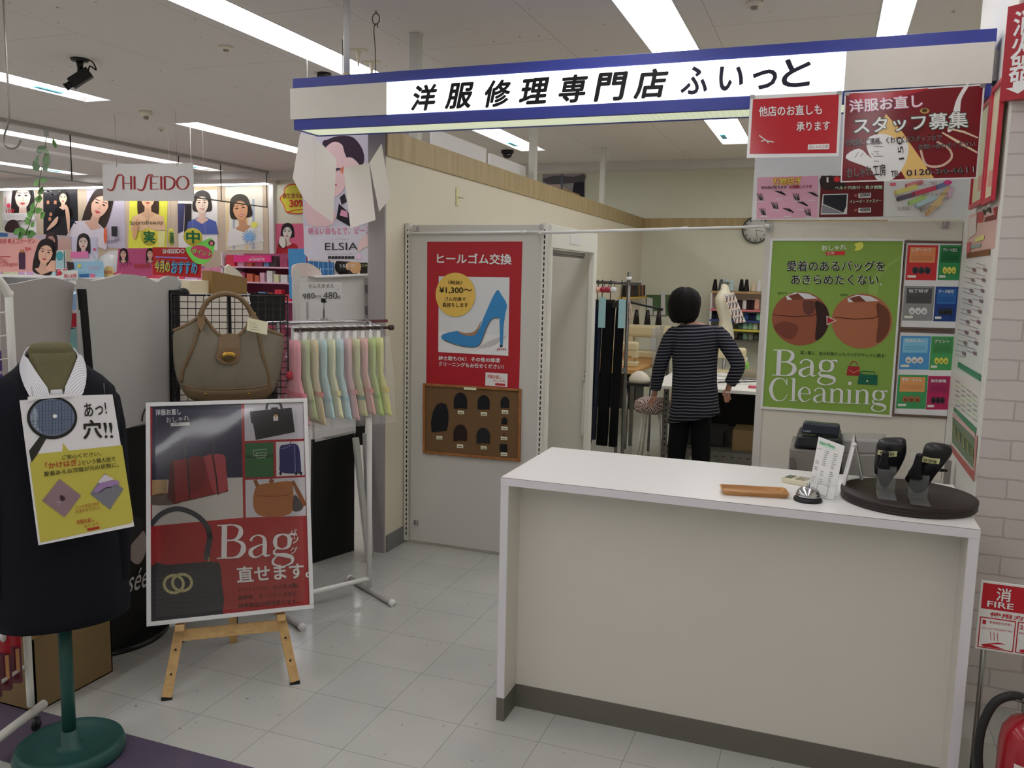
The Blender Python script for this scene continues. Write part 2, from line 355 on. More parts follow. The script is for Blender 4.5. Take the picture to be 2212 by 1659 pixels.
mb = MB(); mb.box((X0, YB, 0), (X1, YB+.1, ZC), CREAM2); struct(mb.build('wall_back'))
mb = MB(); mb.box((X0-.1, Y0, 0), (X0, Y1, ZC), STOREW); struct(mb.build('wall_left'))
mb = MB(); mb.box((X1, Y0, 0), (X1+.1, Y1, ZC), CREAM2); struct(mb.build('wall_right'))
mb = MB(); mb.box((X0, Y0-.1, 0), (X1, Y0, ZC), STOREW); struct(mb.build('wall_front'))
# shop partition at the left with its timber band, grey end and skirting
mb = MB(); mb.box((XW-.1, 4.18, 0), (XW, YB, 2.38), CREAM); struct(mb.build('wall_partition'))
mb = MB(); mb.box((XW, 4.175, 2.243), (XW+.012, YB-.012, 2.385), LWOODX); struct(mb.build('trim_2'))
mb = MB(); mb.box((XW, YB-.012, 2.243), (.6, YB, 2.385), LWOODY); struct(mb.build('trim_3'))
mb = MB(); mb.box((XW-.104, 4.165, 0), (XW-.002, 4.18, 2.38), mat((140, 135, 136), .5, .3, noise=.02)); struct(mb.build('trim_4'))
mb = MB(); mb.box((XW, 4.185, 0), (XW+.008, 4.395, .1), mat((110, 110, 108), .5, .3)); struct(mb.build('baseboard_left'))
# brick-papered pillar
PX, PY = .567, 3.52
PWALL = mat((208, 204, 196), .5, .3, noise=.02, scale=4)
mb = MB(); mb.box((PX+.002, PY, 0), (X1, 4.42, ZC), BRICK); struct(mb.build('wall_pillar', org=(PX, PY, 0)))
mb = MB(); mb.box((PX-.006, PY+.002, 0), (PX+.002, 4.42, ZC), PWALL); struct(mb.build('trim_5'))
# shop partition on the right that carries the green poster, and the board above it
PART = mat((196, 191, 179), .45, .35, noise=.015, scale=2)
mb = MB(); mb.box((-.305, 4.40, 0), (PX-.008, 4.44, 1.9), PART); mb.box((-.312, 4.395, 0), (-.275, 4.445, 1.9), mat((186, 182, 176), .4))
struct(mb.build('wall_counter'))
mb = MB(); mb.box((-.378, 4.372, 1.906), (PX-.01, 4.394, 2.5), mat((216, 212, 206), .4, .3, noise=.02)); struct(mb.build('trim_6'))
# glass smoke barrier hanging from the ceiling
gl = thing('smoke_barrier', 'clear glass smoke barrier hanging from the ceiling over the cosmetics aisle', 'glass panel', (-7.5, 8.0, 2.5))
GLASS = mat((225, 232, 236), .02, .6, noise=0, alpha=.13, raw=True, ior=1.6)
mb = MB(); mb.box((-7.505, Y0+.05, 2.505), (-7.495, 10.14, 2.965), GLASS); mb.build('pane', gl)
mb = MB(); mb.box((-7.53, Y0+.05, 2.965), (-7.47, 10.14, 3.0), mat((150, 146, 142), .4)); mb.build('top_channel', gl)
mb = MB(); mb.box((-7.51, Y0+.05, 2.49), (-7.49, 10.14, 2.505), STEEL); mb.build('bottom_rail', gl)
for y in (6.83, 8.4, 9.16, 10.12):
    mb = MB(); mb.tube([(-7.488, y, 2.5), (-7.488, y, 2.97)], .006, BLACKP, 6); mb.build('hanger_rod', gl)
# ================================================================ lettering with serifs, figures on posters
T_, t_ = .1, .026
SER = {
 'B': (.60, [([(.16,0),(.16,.7)],[.105]*2), ([(.02,.69),(.3,.69)],[.022]*2), ([(.02,.01),(.3,.01)],[.022]*2),
   ('s',[(.16,.69),(.32,.69),(.46,.62),(.47,.5),(.4,.4),(.3,.37),(.16,.37)],[.022,.024,.07,.1,.06,.024,.02]), ('s',[(.16,.37),(.34,.37),(.5,.3),(.53,.17),(.46,.05),(.34,.01),(.16,.01)],[.02,.024,.07,.11,.07,.024,.022])]),
 'a': (.46, [('s',[(.07,.34),(.1,.41),(.2,.455),(.31,.41),(.34,.3),(.34,.08),(.37,.02),(.45,.04)],[.06,.035,.022,.05,.085,.085,.04,.015]), ('s',[(.34,.27),(.2,.23),(.08,.15),(.08,.06),(.16,.0),(.26,.03),(.34,.11)],[.018,.03,.07,.085,.03,.018,.018])]),
 'g': (.49, [('s',[(.22,.455),(.11,.41),(.08,.3),(.11,.19),(.22,.15),(.33,.19),(.36,.3),(.33,.41),(.22,.455)],[.02,.06,.085,.06,.02,.06,.085,.06,.02]), ('s',[(.32,.41),(.38,.455),(.47,.43)],[.018,.03,.06]),
   ('s',[(.13,.18),(.06,.1),(.1,.04),(.28,.015),(.41,-.04),(.4,-.15),(.22,-.215),(.06,-.16),(.05,-.07),(.13,.02)],[.018,.04,.05,.085,.075,.04,.02,.05,.045,.02])]),
 'C': (.6, [('s',[(.52,.52),(.45,.65),(.31,.71),(.15,.62),(.07,.35),(.15,.08),(.31,-.01),(.46,.05),(.54,.2)],[.02,.024,.022,.08,.11,.08,.022,.022,.02]), ([(.52,.7),(.52,.5)],[.03]*2)]),
 'l': (.23, [([(.12,0),(.12,.73)],[.085]*2), ([(.03,.72),(.12,.72)],[.02]*2), ([(.01,.01),(.23,.01)],[.02]*2)]),
 'e': (.43, [('s',[(.07,.25),(.36,.25)],[.02]*2), ('s',[(.36,.25),(.34,.38),(.22,.455),(.1,.38),(.06,.23),(.11,.07),(.23,0),(.38,.1)],[.06,.05,.02,.06,.09,.07,.024,.016])]),
 'n': (.5, [([(.11,0),(.11,.44)],[.085]*2), ([(.02,.435),(.11,.435)],[.02]*2), ([(.0,.01),(.22,.01)],[.02]*2), ('s',[(.12,.32),(.2,.42),(.3,.445),(.38,.37),(.385,.2),(.385,.0)],[.02,.03,.04,.08,.085,.085]), ([(.28,.01),(.49,.01)],[.02]*2)]),
 'i': (.23, [([(.11,0),(.11,.44)],[.085]*2), ([(.02,.435),(.11,.435)],[.02]*2), ([(.0,.01),(.22,.01)],[.02]*2), ([(.065,.64),(.155,.64)],[.09]*2)]),
}
def serif(P, word, o, ux, uy, c, k=5, sp=1.0):       # o pixel origin, ux/uy pixel vectors of one em
    o, ux, uy = Vector(o), Vector(ux), Vector(uy); x = 0; em = ux.length; mb = MB()
    for ch in word:
        adv, st = SER[ch]
        for j_, q in enumerate(st):
            sp_ = q[0] == 's'; pts, ws = (q[1], q[2]) if sp_ else q
            if sp_:
                n = 5; pp = spline(pts, n); wws = []
                for i in range(len(pts)-1): wws += [ws[i]+(ws[i+1]-ws[i])*j/n for j in range(n)]
                wws.append(ws[-1]); pts, ws = pp, wws
            P.p.stroke(mb, [o+ux*(x+p[0])+uy*p[1] for p in pts], [max(.9, w*em) for w in ws], P.mat(c), k+.15*j_)
        x += adv*sp
        mb.build('letter', P.t); mb = MB()
SKIN = (206, 168, 148)
def woman(P, c, s, hair=(38, 28, 26), skin=SKIN, dress=None, k=2, lean=0, long=True, smile=False, face=True):
    """A simple printed portrait: c = face centre px, s = face half height px."""
    c = Vector(c); R = lambda x, y: c+Vector((x*math.cos(lean)-y*math.sin(lean), x*math.sin(lean)+y*math.cos(lean)))*s
    L = 2.1 if long else .85
    P.poly(spline([R(*p) for p in [(0,-1.45),(.75,-1.1),(1.0,-.2),(1.05,L*.7),(.7,L),(-.75,L),(-1.05,L*.6),(-1.0,-.2),(-.75,-1.1)]], 4, True), hair, k)
    if dress: P.poly([R(*p) for p in [(-.35,1.45),(-1.5,1.95),(-1.75,3.3),(1.75,3.3),(1.5,1.95),(.35,1.45)]], dress, k+1)
    P.poly([R(*p) for p in [(-.3,.5),(-.35,1.5),(-.75,1.72),(0,2.2),(.75,1.72),(.35,1.5),(.3,.5)]], tuple(int(v*.93) for v in skin), k+2)
    P.poly(spline([R(*p) for p in [(0,-1.0),(.55,-.8),(.7,-.1),(.55,.6),(.2,1.02),(-.2,1.02),(-.55,.6),(-.7,-.1),(-.55,-.8)]], 4, True), skin, k+3)
    if face:
        for q in (-1, 1):
            P.poly([R(q*.12,-.12), R(q*.3,-.2), R(q*.5,-.1), R(q*.3,-.05)], (40, 30, 28), k+4)
            P.line([R(q*.1,-.34), R(q*.52,-.36)], max(.6, .06*s), (70, 50, 44), k+4)
        P.line([R(.02,-.05), R(.1,.3), R(-.04,.33)], max(.5, .04*s), (170, 128, 112), k+4)
        P.poly([R(*p) for p in [(-.26,.56),(-.08,.5),(0,.53),(.08,.5),(.26,.56),(0,.72)]], (180, 60, 66), k+4)
        if smile: P.poly([R(*p) for p in [(-.2,.57),(.2,.57),(0,.66)]], (240, 236, 232), k+5)
    P.poly(spline([R(*p) for p in [(-.72,.1),(-.7,-.7),(-.1,-1.12),(.6,-.9),(.74,-.1),(.45,-.62),(-.05,-.8),(-.5,-.5)]], 3, True), hair, k+5)
# ================================================================ blue shop sign
SY = 3.8; SF = (0, -1, 0)
BLUE = mat((52, 62, 140), .35, .4, noise=.03); SGREY = mat((196, 192, 184), .4, .35, noise=.02)
sg = thing('shop_sign', 'long blue banded light-up shop sign hung over the white counter', 'sign', (-1.06, 3.91, 2.33))
def X_at(px, py, y): return hit(px, py, 'y', y).x
sx0, sx1, sz0, sz1 = -2.655, .537, 2.330, 2.586
zb1, zb2 = sz0+.052, sz1-.05
mb = MB()
mb.box((sx0+.012, SY, zb2), (sx1+.004, SY+.22, sz1), BLUE); mb.box((sx0+.016, SY, sz0), (sx1, SY+.02, zb1), BLUE); mb.box((sx0+.016, SY+.2, sz0), (sx1, SY+.22, zb1), BLUE)
mb.box((sx0+.016, SY+.02, sz0), (sx0+.036, SY+.2, zb1), BLUE); mb.box((sx1-.02, SY+.02, sz0), (sx1, SY+.2, zb1), BLUE); mb.box((sx0+.016, SY+.02, zb1), (sx1, SY+.2, zb2), BLUE)
mb.build('casing', sg, bevel=.002)
lx0, lx1 = X_at(836, 220, SY), X_at(1826, 150, SY)
mb = MB(); mb.box((sx0, SY-.006, zb1), (lx0, SY, zb2), SGREY); mb.build('blank_panel', sg)
mb = MB(); mb.box((lx1, SY-.006, zb1), (sx1, SY, zb2), SGREY); mb.build('blank_panel', sg)
mb = MB(); mb.box((lx0, SY-.005, zb1), (lx1, SY, zb2), mat((250, 253, 252), .3, .3, noise=0, emit=1.15, raw=True)); mb.build('light_panel', sg)['label'] = 'lit white panel with dark lettering'
def ribmat(N, L, b):
    tc = N.new('ShaderNodeTexCoord'); wv = N.new('ShaderNodeTexWave'); wv.inputs['Scale'].default_value = 12; L.new(tc.outputs['Object'], wv.inputs['Vector'])
    mx = N.new('ShaderNodeMix'); mx.data_type = 'RGBA'; mx.inputs[6].default_value = (.56, .62, .42, 1); mx.inputs[7].default_value = (.68, .74, .54, 1); L.new(wv.outputs['Fac'], mx.inputs[0])
    L.new(mx.outputs[2], b.inputs['Base Color']); L.new(mx.outputs[2], b.inputs['Emission Color']); b.inputs['Emission Strength'].default_value = .75
mb = MB(); mb.box((sx0+.036, SY+.02, sz0+.004), (sx1-.02, SY+.2, sz0+.012), node_mat(ribmat, .3, .3)); mb.build('bottom_louvre', sg)['label'] = 'pale green lit underside'
SP = Panel((0, SY-.005, 2.4), SF); mb = MB(); INKB = ink((24, 24, 26)); INKN = ink((34, 34, 52))
for ch, x0, y0, x1, y1 in [('洋',886,181,948,240),('服',960,177,1027,235.5),('修',1041,171,1108,232.5),('理',1119,167,1190,226),('専',1203,160,1273,223),('門',1282,155,1357,219.5),('店',1367,147.5,1446,214)]:
    sh = (y1-y0)*.19; w = x1-x0-sh; SP.text(mb, ch, (x0, y1+1), (x0+w, y1+1-w*.055), (x0+sh, y0+3), INKB, .03, 2); mb.build('sign_character', sg); mb = MB()
for ch, x0, y0, x1, y1 in [('ふ',1469,143,1534,205.5),('い',1549,142,1610,197.5),('っ',1622,150,1681,194.5),('と',1686,126,1756,190)]:
    sh = (y1-y0)*.12; w = x1-x0-sh; SP.text(mb, ch, (x0, y1), (x0+w, y1-w*.05), (x0+sh, y0+2), INKN, .022, 2); mb.build('sign_character', sg); mb = MB()
mb = MB(); px = X_at(749, 150, SY+.1); mb.tube([(px, SY+.1, sz1-.002), (px, SY+.1, ZC)], .0165, mat((214, 214, 212), .25, .5), 14); mb.tube([(px, SY+.1, sz1), (px, SY+.1, sz1+.03)], .02, mat((196, 186, 150), .5), 14); mb.build('hanging_pole', sg)
mb = MB(); mb.box((sx1-.001, SY+.05, zb1+.02), (PX-.006, SY+.15, zb2-.02), STEEL); mb.build('wall_bracket', sg)
# ---- two red notices hung on the sign
z5 = Zm(1200, 0, .2893); z6 = Zm(1572, 0, .2893)
P = Poster('hanging_notice', 'glossy red notice with white border hung on the blue sign', 'notice', (0, SY-.016, 2.3), SF, z5([(1455,715),(2145,680),(2112,1166),(1427,1180)]), (226, 222, 222), glossy=True)
P.poly(z5([(1475,742),(2117,705),(2097,1143),(1449,1150)]), (168, 30, 42), 1)
W1 = (232, 226, 226)
P.text('他店のお直しも', z5(1520,872), z5(1990,856), 76*.2893, W1, .014); P.text('承ります', z5(1800,982), z5(2052,972), 68*.2893, W1, .014)
P.lstroke(z5([(1522,1012),(1575,1052),(1632,1062)]), 2.2, W1); P.lstroke(z5([(1535,1056),(1572,1046),(1590,1070)]), 2, W1)
P.lpoly(z5([(1885,1080),(2045,1074),(2043,1114),(1883,1118)]), W1); P.text('おしゃれ工房', z5(1895,1110), z5(2035,1106), 24*.2893, (150,60,66), 0, 6)
mb = MB()
for q in (z5(1470,722), z5(2120,692)): c = P.p.at(q, 2); mb.obox(c, (.009,0,0), (0,.002,0), (0,0,.007), STEEL)
P.done(); mb.build('clip', P.t)
P = Poster('hanging_notice', 'dark red staff notice with sewing scissors and tape hung right of the red notice', 'notice', (0, SY-.016, 2.3), SF, z6([(872,692),(1922,626),(1862,1332),(842,1362)]), (222, 216, 218), glossy=True)
P.poly(z6([(884,700),(1906,640),(1852,1322),(852,1352)]), (110, 22, 32), 1)
P.poly(spline(z6([(900,700),(1200,690),(1500,660),(1300,720),(1000,760)]), 4, True), (158, 30, 44), 2)
P.poly(z6([(1120,1000),(1180,850),(1300,980),(1540,1330),(1330,1336)]), (206, 168, 96), 2)
P.poly(z6([(1300,970),(1400,900),(1480,960),(1380,1060)]), (92, 20, 28), 2)
P.poly(spline(z6([(1770,640),(1800,640),(1745,740),(1730,860),(1690,960),(1640,980),(1680,840),(1710,740)]), 4, True), (206, 206, 214), 3)
P.poly(spline(z6([(880,1180),(980,1110),(1090,1190),(1180,1150),(1290,1030),(1350,1090),(1320,1230),(1230,1340),(1120,1345),(1060,1260)]), 4, True), (210, 204, 216), 3)
P.poly(spline(z6([(1040,1040),(1160,1000),(1270,1060),(1240,1200),(1150,1230),(1060,1160)]), 4, True), (226, 222, 232), 4)
for i in range(5): P.line([z6(950+i*40,1180-i*10), z6(975+i*38,1135+i*6)], 1, (60,50,56), 5)
for i in range(6): P.line([z6(1090,1060+i*36), z6(1130+(i%2)*30,1060+i*36)], 1, (60,50,56), 5)
P.stroke(spline(z6([(1440,1120),(1480,1230),(1590,1240),(1670,1180),(1650,1110),(1560,1060)]), 4), 5, (188, 160, 140), 4)
P.stroke(z6([(1600,990),(1720,1060),(1862,1140)]), [3,6,4], (196,176,150), 4); P.stroke(z6([(1640,960),(1760,985),(1868,1030)]), [3,5,3], (196,176,150), 4)
P.ell(z6(1470,828), 10, 6, (176, 140, 74), 3); P.ell(z6(1470,826), 6, 4, (70,50,30), 4)
for d, c, b, k in ((1, (206, 92, 150), .05, 5), (0, (240, 226, 236), .012, 7)): P.text('洋服お直し', z6(915-6*d,842+5*d), z6(1455+6*d,800+5*d), (92+10*d)*.2893, c, b, k)
for d, c, b, k in ((1, (36, 84, 76), .055, 5), (0, (206, 224, 228), .014, 7)): P.text('スタッフ募集', z6(945-7*d,1002+6*d), z6(1795+7*d,955+6*d), (118+12*d)*.2893, c, b, k)
for tx, bl, br, h in (('お気軽にご連絡、くわしくはスタッフまで', (880,1092), (1600,1052), 50), ('お問い合わせください', (1420,1120), (1850,1096), 44), ('おしゃれ工房', (890,1336), (1182,1310), 84), ('TEL', (1220,1322), (1282,1318), 44), ('0120-34-4611', (1335,1315), (1846,1288), 44)):
    P.text(tx, z6(*bl), z6(*br), h*.2893, (190,180,184), .03, 8); P.text(tx, z6(*bl), z6(*br), h*.2893, (22,20,24), .006, 10)
P.text('150', z6(1318,1190), z6(1300,1020), 40*.2893, (40,36,40), 0, 6)
mb = MB()
for q in (z6(890,702), z6(1905,640)): c = P.p.at(q, 2); mb.obox(c, (.009,0,0), (0,.002,0), (0,0,.007), STEEL)
P.done(); mb.build('clip', P.t)
# ---- three small sheets on the white board
BY = 4.3705
P = Poster('flyer', 'pink flyer with scissors and knives, leftmost on the board over the green poster', 'flyer', (0, BY, 2), SF, z6([(222,1325),(676,1312),(671,1625),(214,1635)]), (206, 150, 172), 'small flyers on the white board')
for d, c, b, k in ((1, (206,70,40), .06, 4), (0, (240, 206, 70), .01, 6)): P.text('刃物研ぎ', z6(335,1384+2*d), z6(552,1380+2*d), (56+6*d)*.2893, c, b, k)
P.text('切れ味が戻ります', z6(250,1412), z6(440,1410), 22*.2893, (60,40,46), .02); P.text('お気軽にどうぞ', z6(460,1410), z6(630,1404), 24*.2893, (150,30,40), .03)
for i, (x, y) in enumerate([(245,1470),(380,1450),(515,1470),(625,1460),(355,1535),(545,1530),(265,1580),(440,1580),(600,1585)]):
    for j in range(4): a = (.35 if i % 2 else 1.1)+.12*j; P.stroke([z6(x-30+j*14,y-26), z6(x-30+j*14+52*math.cos(a), y-26+52*math.sin(a))], [1.2,3.4], (58,52,54) if (i+j)%3 else (120,116,118))
    P.line([z6(x-24,y+36), z6(x+30,y+35)], 1.6, (236,228,230))
P.done()
P = Poster('flyer', 'dark red flyer showing a black laptop and prices, middle of the board', 'flyer', (0, BY, 2), SF, z6([(697,1312),(1168,1316),(1160,1616),(681,1622)]), (98, 28, 34), 'small flyers on the white board')
P.poly(spline(z6([(700,1320),(830,1320),(880,1390),(780,1420),(700,1400)]), 4, True), (52, 40, 40), 1)
P.poly(z6([(710,1450),(898,1446),(890,1600),(694,1602)]), (222, 220, 218), 2); P.poly(z6([(716,1458),(890,1452),(884,1540),(864,1588),(712,1522)]), (36, 38, 46), 3); P.poly(z6([(708,1528),(862,1592),(700,1592)]), (126,128,134), 3)
P.ell(z6(815,1340), 7, 6, (200, 40, 50), 3); P.text('I', z6(738,1362), z6(752,1362), 11, (230,226,226))
P.text('ベルト穴あけ・長さ調整', z6(800,1416), z6(1156,1410), 26*.2893, (170,206,170), .02); P.text('イレージ・ファスナー', z6(910,1520), z6(1150,1512), 26*.2893, (170,206,170), .02)
for q, y in (('2000', 1470), ('4000', 1580)): P.poly(z6([(975,y-26),(1070,y-30),(1068,y+6),(975,y+8)]), (226,222,220), 3); P.text(q, z6(985,y), z6(1062,y-4), 24*.2893, (40,36,36), .02); P.text('¥', z6(945,y), z6(965,y), 20*.2893, (220,120,110))
P.done()
P = Poster('flyer', 'white flyer with rolls of coloured cloth, rightmost on the board over the green poster', 'flyer', (0, BY, 2), SF, z6([(1180,1316),(1800,1316),(1788,1612),(1174,1616)]), (216, 212, 206), 'small flyers on the white board')
for i, (x0, y0, x1, y1, c) in enumerate([(1330,1390,1460,1356,(206,130,130)),(1250,1440,1420,1390,(224,196,110)),(1380,1452,1560,1400,(196,70,96)),(1265,1488,1400,1450,(90,84,100)),(1350,1520,1480,1466,(160,196,110)),(1400,1540,1560,1470,(170,196,210)),(1440,1570,1620,1480,(166,160,150)),(1500,1580,1660,1400,(220,180,120)),(1480,1600,1600,1500,(232,176,130)),(1560,1400,1650,1366,(110,120,160)),(1640,1480,1675,1400,(210,170,190))]):
    P.stroke([z6(x0,y0), z6(x1,y1)], 10, c, 2+i); P.ell(z6(x0,y0), 2.4, 4.6, tuple(int(v*.8) for v in c), 14+i)
P.ell(z6(1640,1366), 9, 5, (216,60,130), 26); P.poly(z6([(1212,1366),(1256,1364),(1256,1388),(1212,1390)]), (226,96,120), 2)
P.text('お直し、ご相談', z6(1405,1392), z6(1560,1386), 8, (120,70,70), 0, 30); P.text('素材に合った縫製糸を使用', z6(1240,1478), z6(1640,1462), 7, (130,100,96), 0, 30); P.text('お気軽にご相談ください', z6(1270,1578), z6(1580,1568), 9, (104,98,96), 0, 30)
P.done()
# ---- green Bag Cleaning poster
zg = Zm(1600, 440, 480/1659)
GQ = zg([(232,268),(1222,270),(1120,1587),(155,1522)])
P = Poster('framed_poster', 'green bag cleaning poster in a thin white frame behind the counter', 'poster', (0, 4.394, 1.4), SF, GQ, (118, 150, 58), thick=.004, step=.0006)
P.frame(.012, (214, 214, 210)); 
P.poly(spline(zg([(980,560),(1180,395),(1180,420),(1040,560),(1000,900),(960,700)]), 4, True), (130, 162, 70), 1)
for tx, bl, br, h in (('愛着のあるバッグを', (345,503), (1078,506), 76), ('あきらめたくない', (378,602), (1028,606), 72)):
    P.text(tx, zg(*bl), zg(*br), h*.2893, (206,212,196), .045, 3); P.text(tx, zg(*bl), zg(*br), h*.2893, (28,32,30), .01, 5)
P.ell(zg(1045,602), 2, 2, (200,206,190), 3)
for cx, cy, rx, ry, base, dark in ((448,858,215,200,(138,76,54),1), (905,876,226,206,(158,94,64),0)):
    P.ell(zg(cx,cy), rx*.2893, ry*.2893, base, 2, n=40)
    P.poly(zg([(cx-110,cy-168),(cx-40,cy-196),(cx+60,cy-186),(cx+130,cy-150),(cx-100,cy-140)]), (196,196,200), 3)
    P.poly(zg([(cx-95,cy-170),(cx-20,cy-190),(cx+30,cy-146),(cx-60,cy-140)]), (110,58,42), 4)
    P.poly(spline(zg([(cx+110,cy-130),(cx+190,cy-90),(cx+212,cy+10),(cx+180,cy+110),(cx+110,cy+160),(cx+120,cy)]), 4, True), (50,32,30) if dark else (104,58,40), 3)
    P.line(zg([(cx-205,cy-30),(cx-60,cy-14),(cx+90,cy-22),(cx+120,cy-40)]), 1.6, (66,34,28), 4)
    if dark:
        P.poly(spline(zg([(cx-200,cy+60),(cx-120,cy+20),(cx-20,cy+60),(cx-60,cy+150),(cx-140,cy+130)]), 4, True), (110,56,44), 3); P.poly(spline(zg([(cx+20,cy-130),(cx+110,cy-120),(cx+90,cy-40),(cx+30,cy-40)]), 4, True), (94,54,46), 3)
    else: P.line(zg([(cx+125,cy-140),(cx+118,cy-40)]), 1.4, (80,40,30), 4)
P.text('Before', zg(280,678), zg(348,672), 5.5, (50,66,30), 0); P.text('After', zg(740,692), zg(806,686), 5.5, (50,66,30), 0)
P.poly(zg([(640,836),(716,872),(642,908)]), (214,206,196), 5); P.poly(zg([(645,845),(704,872),(647,899)]), (160,26,44), 6)
P.text('買い替え、処分対象だったバッグがキレイに甦る!', zg(445,1126), zg(1082,1150), 28*.2893, (40,50,30), .004)
serif(P, 'Bag', zg(230,1282), (92,2.5), (3.5,-80), (200,206,214)); serif(P, 'Cleaning', zg(205,1466), (75,3.2), (2.5,-68), (200,206,214))
P.poly(zg([(800,1212),(886,1216),(892,1286),(790,1280)]), (150,34,44), 4); P.stroke(spline(zg([(812,1212),(830,1180),(860,1184),(876,1214)]), 4), 1.6, (150,34,44), 4); P.line(zg([(806,1240),(842,1262),(884,1242)]), 1, (196,150,90), 5)
P.poly(zg([(884,1272),(1022,1278),(1018,1352),(872,1346)]), (20,92,70), 6); P.stroke(spline(zg([(900,1272),(906,1252),(990,1256),(998,1276)]), 4), 2, (20,92,70), 6); P.line(zg([(884,1290),(944,1318),(1018,1296)]), 1, (16,70,56), 7); P.ell(zg(944,1324), 2, 2, (220,206,120), 8)
P.text('おしゃれ', zg(605,352), zg(790,345), 40*.2893, (226,206,186), .03); P.poly(zg([(636,360),(778,354),(778,382),(636,384)]), (196,34,44), 4); P.text('工房', zg(645,380), zg(700,378), 20*.2893, (240,226,220), 0, 6)
P.poly(spline(zg([(850,300),(905,288),(916,318),(890,346),(850,350),(862,325)]), 3, True), (206,206,70), 3)
mb = MB()
for a, b in (((535,122),(455,262)), ((925,120),(985,262))):
    A, B = P.p.at(zg(*a), 8), P.p.at(zg(*b), 8); mb.tube([A, B], .0013, mat((225,222,214), .5), 5)
P.done(); mb.build('hanging_cord', P.t)
# ---- two brown framed sheets of menu cards
zf = Zm(1900, 440, .2894)
for nm, q, cards in (('upper', [(192,282),(622,290),(576,938),(146,928)], [((212,308,440,570),(186,44,50),(222,130,80)), ((452,308,617,570),(40,128,72),(26,96,54)), ((188,614,414,872),(128,128,128),(74,74,76)), ((420,618,590,878),(32,58,120),(40,96,160))]),
                     ('lower', [(144,948),(575,962),(512,1594),(98,1574)], [((162,986,384,1236),(64,136,190),(110,176,214)), ((388,990,560,1242),(60,146,80),(60,130,70)), ((140,1276,362,1528),(54,140,80),(220,144,80)), ((364,1286,534,1536),(166,36,82),(150,40,84))])):
    P = Poster('framed_sheet', 'brown framed sheet of repair menu cards, %s of the two beside the green poster' % nm, 'notice', (0, 4.394, 1.4), SF, [Vector(zf(*p)) for p in q], (214, 212, 206), 'framed repair menu sheets', thick=.004)
    P.frame(.011, (92, 74, 64))
    for i, ((a, b, c, d), c1, c2) in enumerate(cards):
        sk = -.075
        S = lambda x, y: zf(x+sk*(y-b), y+.012*(x-a))
        w, h = c-a, d-b
        P.poly([S(a,b), S(c,b), S(c,d), S(a,d)], c1, 1); P.poly([S(a+w*.08,b+h*.06), S(c-w*.08,b+h*.06), S(c-w*.08,b+h*.5), S(a+w*.08,b+h*.5)], c2, 2)
        tw = ['レザーケア','プリーツ加工','包丁研ぎ','データ転写','布団丸洗い','プリント','毛布・ふとん','財布修理'][i+(4 if nm == 'lower' else 0)]
        P.text(tw, S(a+w*.14,b+h*.19), S(a+w*.8,b+h*.19), h*.1*.2894, (232,206,206) if i != 2 else (230,230,230), .02)
        P.fakelines(S(a+w*.14,b+h*.32), S(a+w*.84,b+h*.32), .9, tuple(int(v*.7) for v in c2), 3, h*.05*.2894)
        sh = [(54,56,64),(226,206,70),(216,216,216),(44,46,50),(206,206,200),(222,200,70),(150,96,60),(50,44,50)][i+(4 if nm == 'lower' else 0)]
        for j in range(3): P.ell(S(a+w*(.3+.2*j),b+h*.72), w*.1*.2894, h*.1*.2894, sh, 3+j); P.ell(S(a+w*(.3+.2*j),b+h*.74), w*.05*.2894, h*.04*.2894, tuple(int(v*.7) for v in sh), 6+j)
        P.poly([S(a+w*.06,b+h*.86), S(a+w*.34,b+h*.86), S(a+w*.34,b+h*.93), S(a+w*.06,b+h*.93)], (230,206,190), 3)
    P.done()
def bracket(name, label, c, s=.016):
    mb = MB(); c = Vector(c)
    mb.obox(c, (s,0,0), (0,.003,0), (0,0,s*1.05), CHROME); mb.obox(c+Vector((0,-.008,s*.25)), (s*.28,0,0), (0,.008,0), (0,0,s*.6), CHROME); mb.obox(c+Vector((-s*.2,-.014,-s*.2)), (s*.7,0,0), (0,.003,0), (0,0,s*.2), CHROME)
    return tag(mb.build(name, bevel=.002), label, 'bracket', 'chrome wall brackets')
bracket('wall_bracket', 'chrome bracket on the partition right of the green poster top', hit(2042,486,'y',4.391))
bracket('wall_bracket', 'chrome bracket at the top left corner of the counter partition holding the rod', hit(1661,491,'y',4.385))
# ================================================================ fitting room beside the partition
DOORW = mat((178, 176, 170), .42, .4, noise=.03, scale=3)
fr = thing('fitting_room', 'white panelled fitting room with red heel poster on its front', 'fitting room', (-1.87, 4.9, 0))
mb = MB(); mb.box((-2.262, 4.40, .02), (-1.472, 4.432, 1.885), DOORW); mb.build('front_panel', fr, bevel=.002)
SLOT = mat((196, 193, 186), .4, .4, noise=.02)
for x, ln in ((-2.29, 1), (-1.462, 1)):
    mb = MB(); mb.box((x-.012, 4.392, .015), (x+.014, 4.436, 1.895), SLOT); mb.build('slotted_post', fr)
    mb = MB(); n = 62
    for i in range(n): z = .05+i*1.82/n; mb.box((x+.001, 4.3905, z), (x+.008, 4.393, z+.019), BLACKP)
    mb.build('slot_row', fr)
FRW = mat((206, 204, 192), .4, .4, noise=.02)
mb = MB(); mb.box((-1.462, 4.437, 1.765), (-1.43, 5.41, 1.89), FRW); mb.box((-1.462, 4.437, 0), (-1.43, 4.46, 1.765), FRW); mb.box((-1.462, 5.33, 0), (-1.43, 5.41, 1.765), FRW); mb.build('side_frame', fr, bevel=.002)
mb = MB(); mb.box((-2.30, 5.38, .0), (-1.464, 5.41, 1.885), mat((196, 194, 182), .45, .4, noise=.03)); mb.build('back_panel', fr)
mb = MB(); mb.box((-1.4295, 4.78, 1.80), (-1.4275, 4.98, 1.85), mat((216, 214, 206), .3)); mb.build('name_plate', fr)
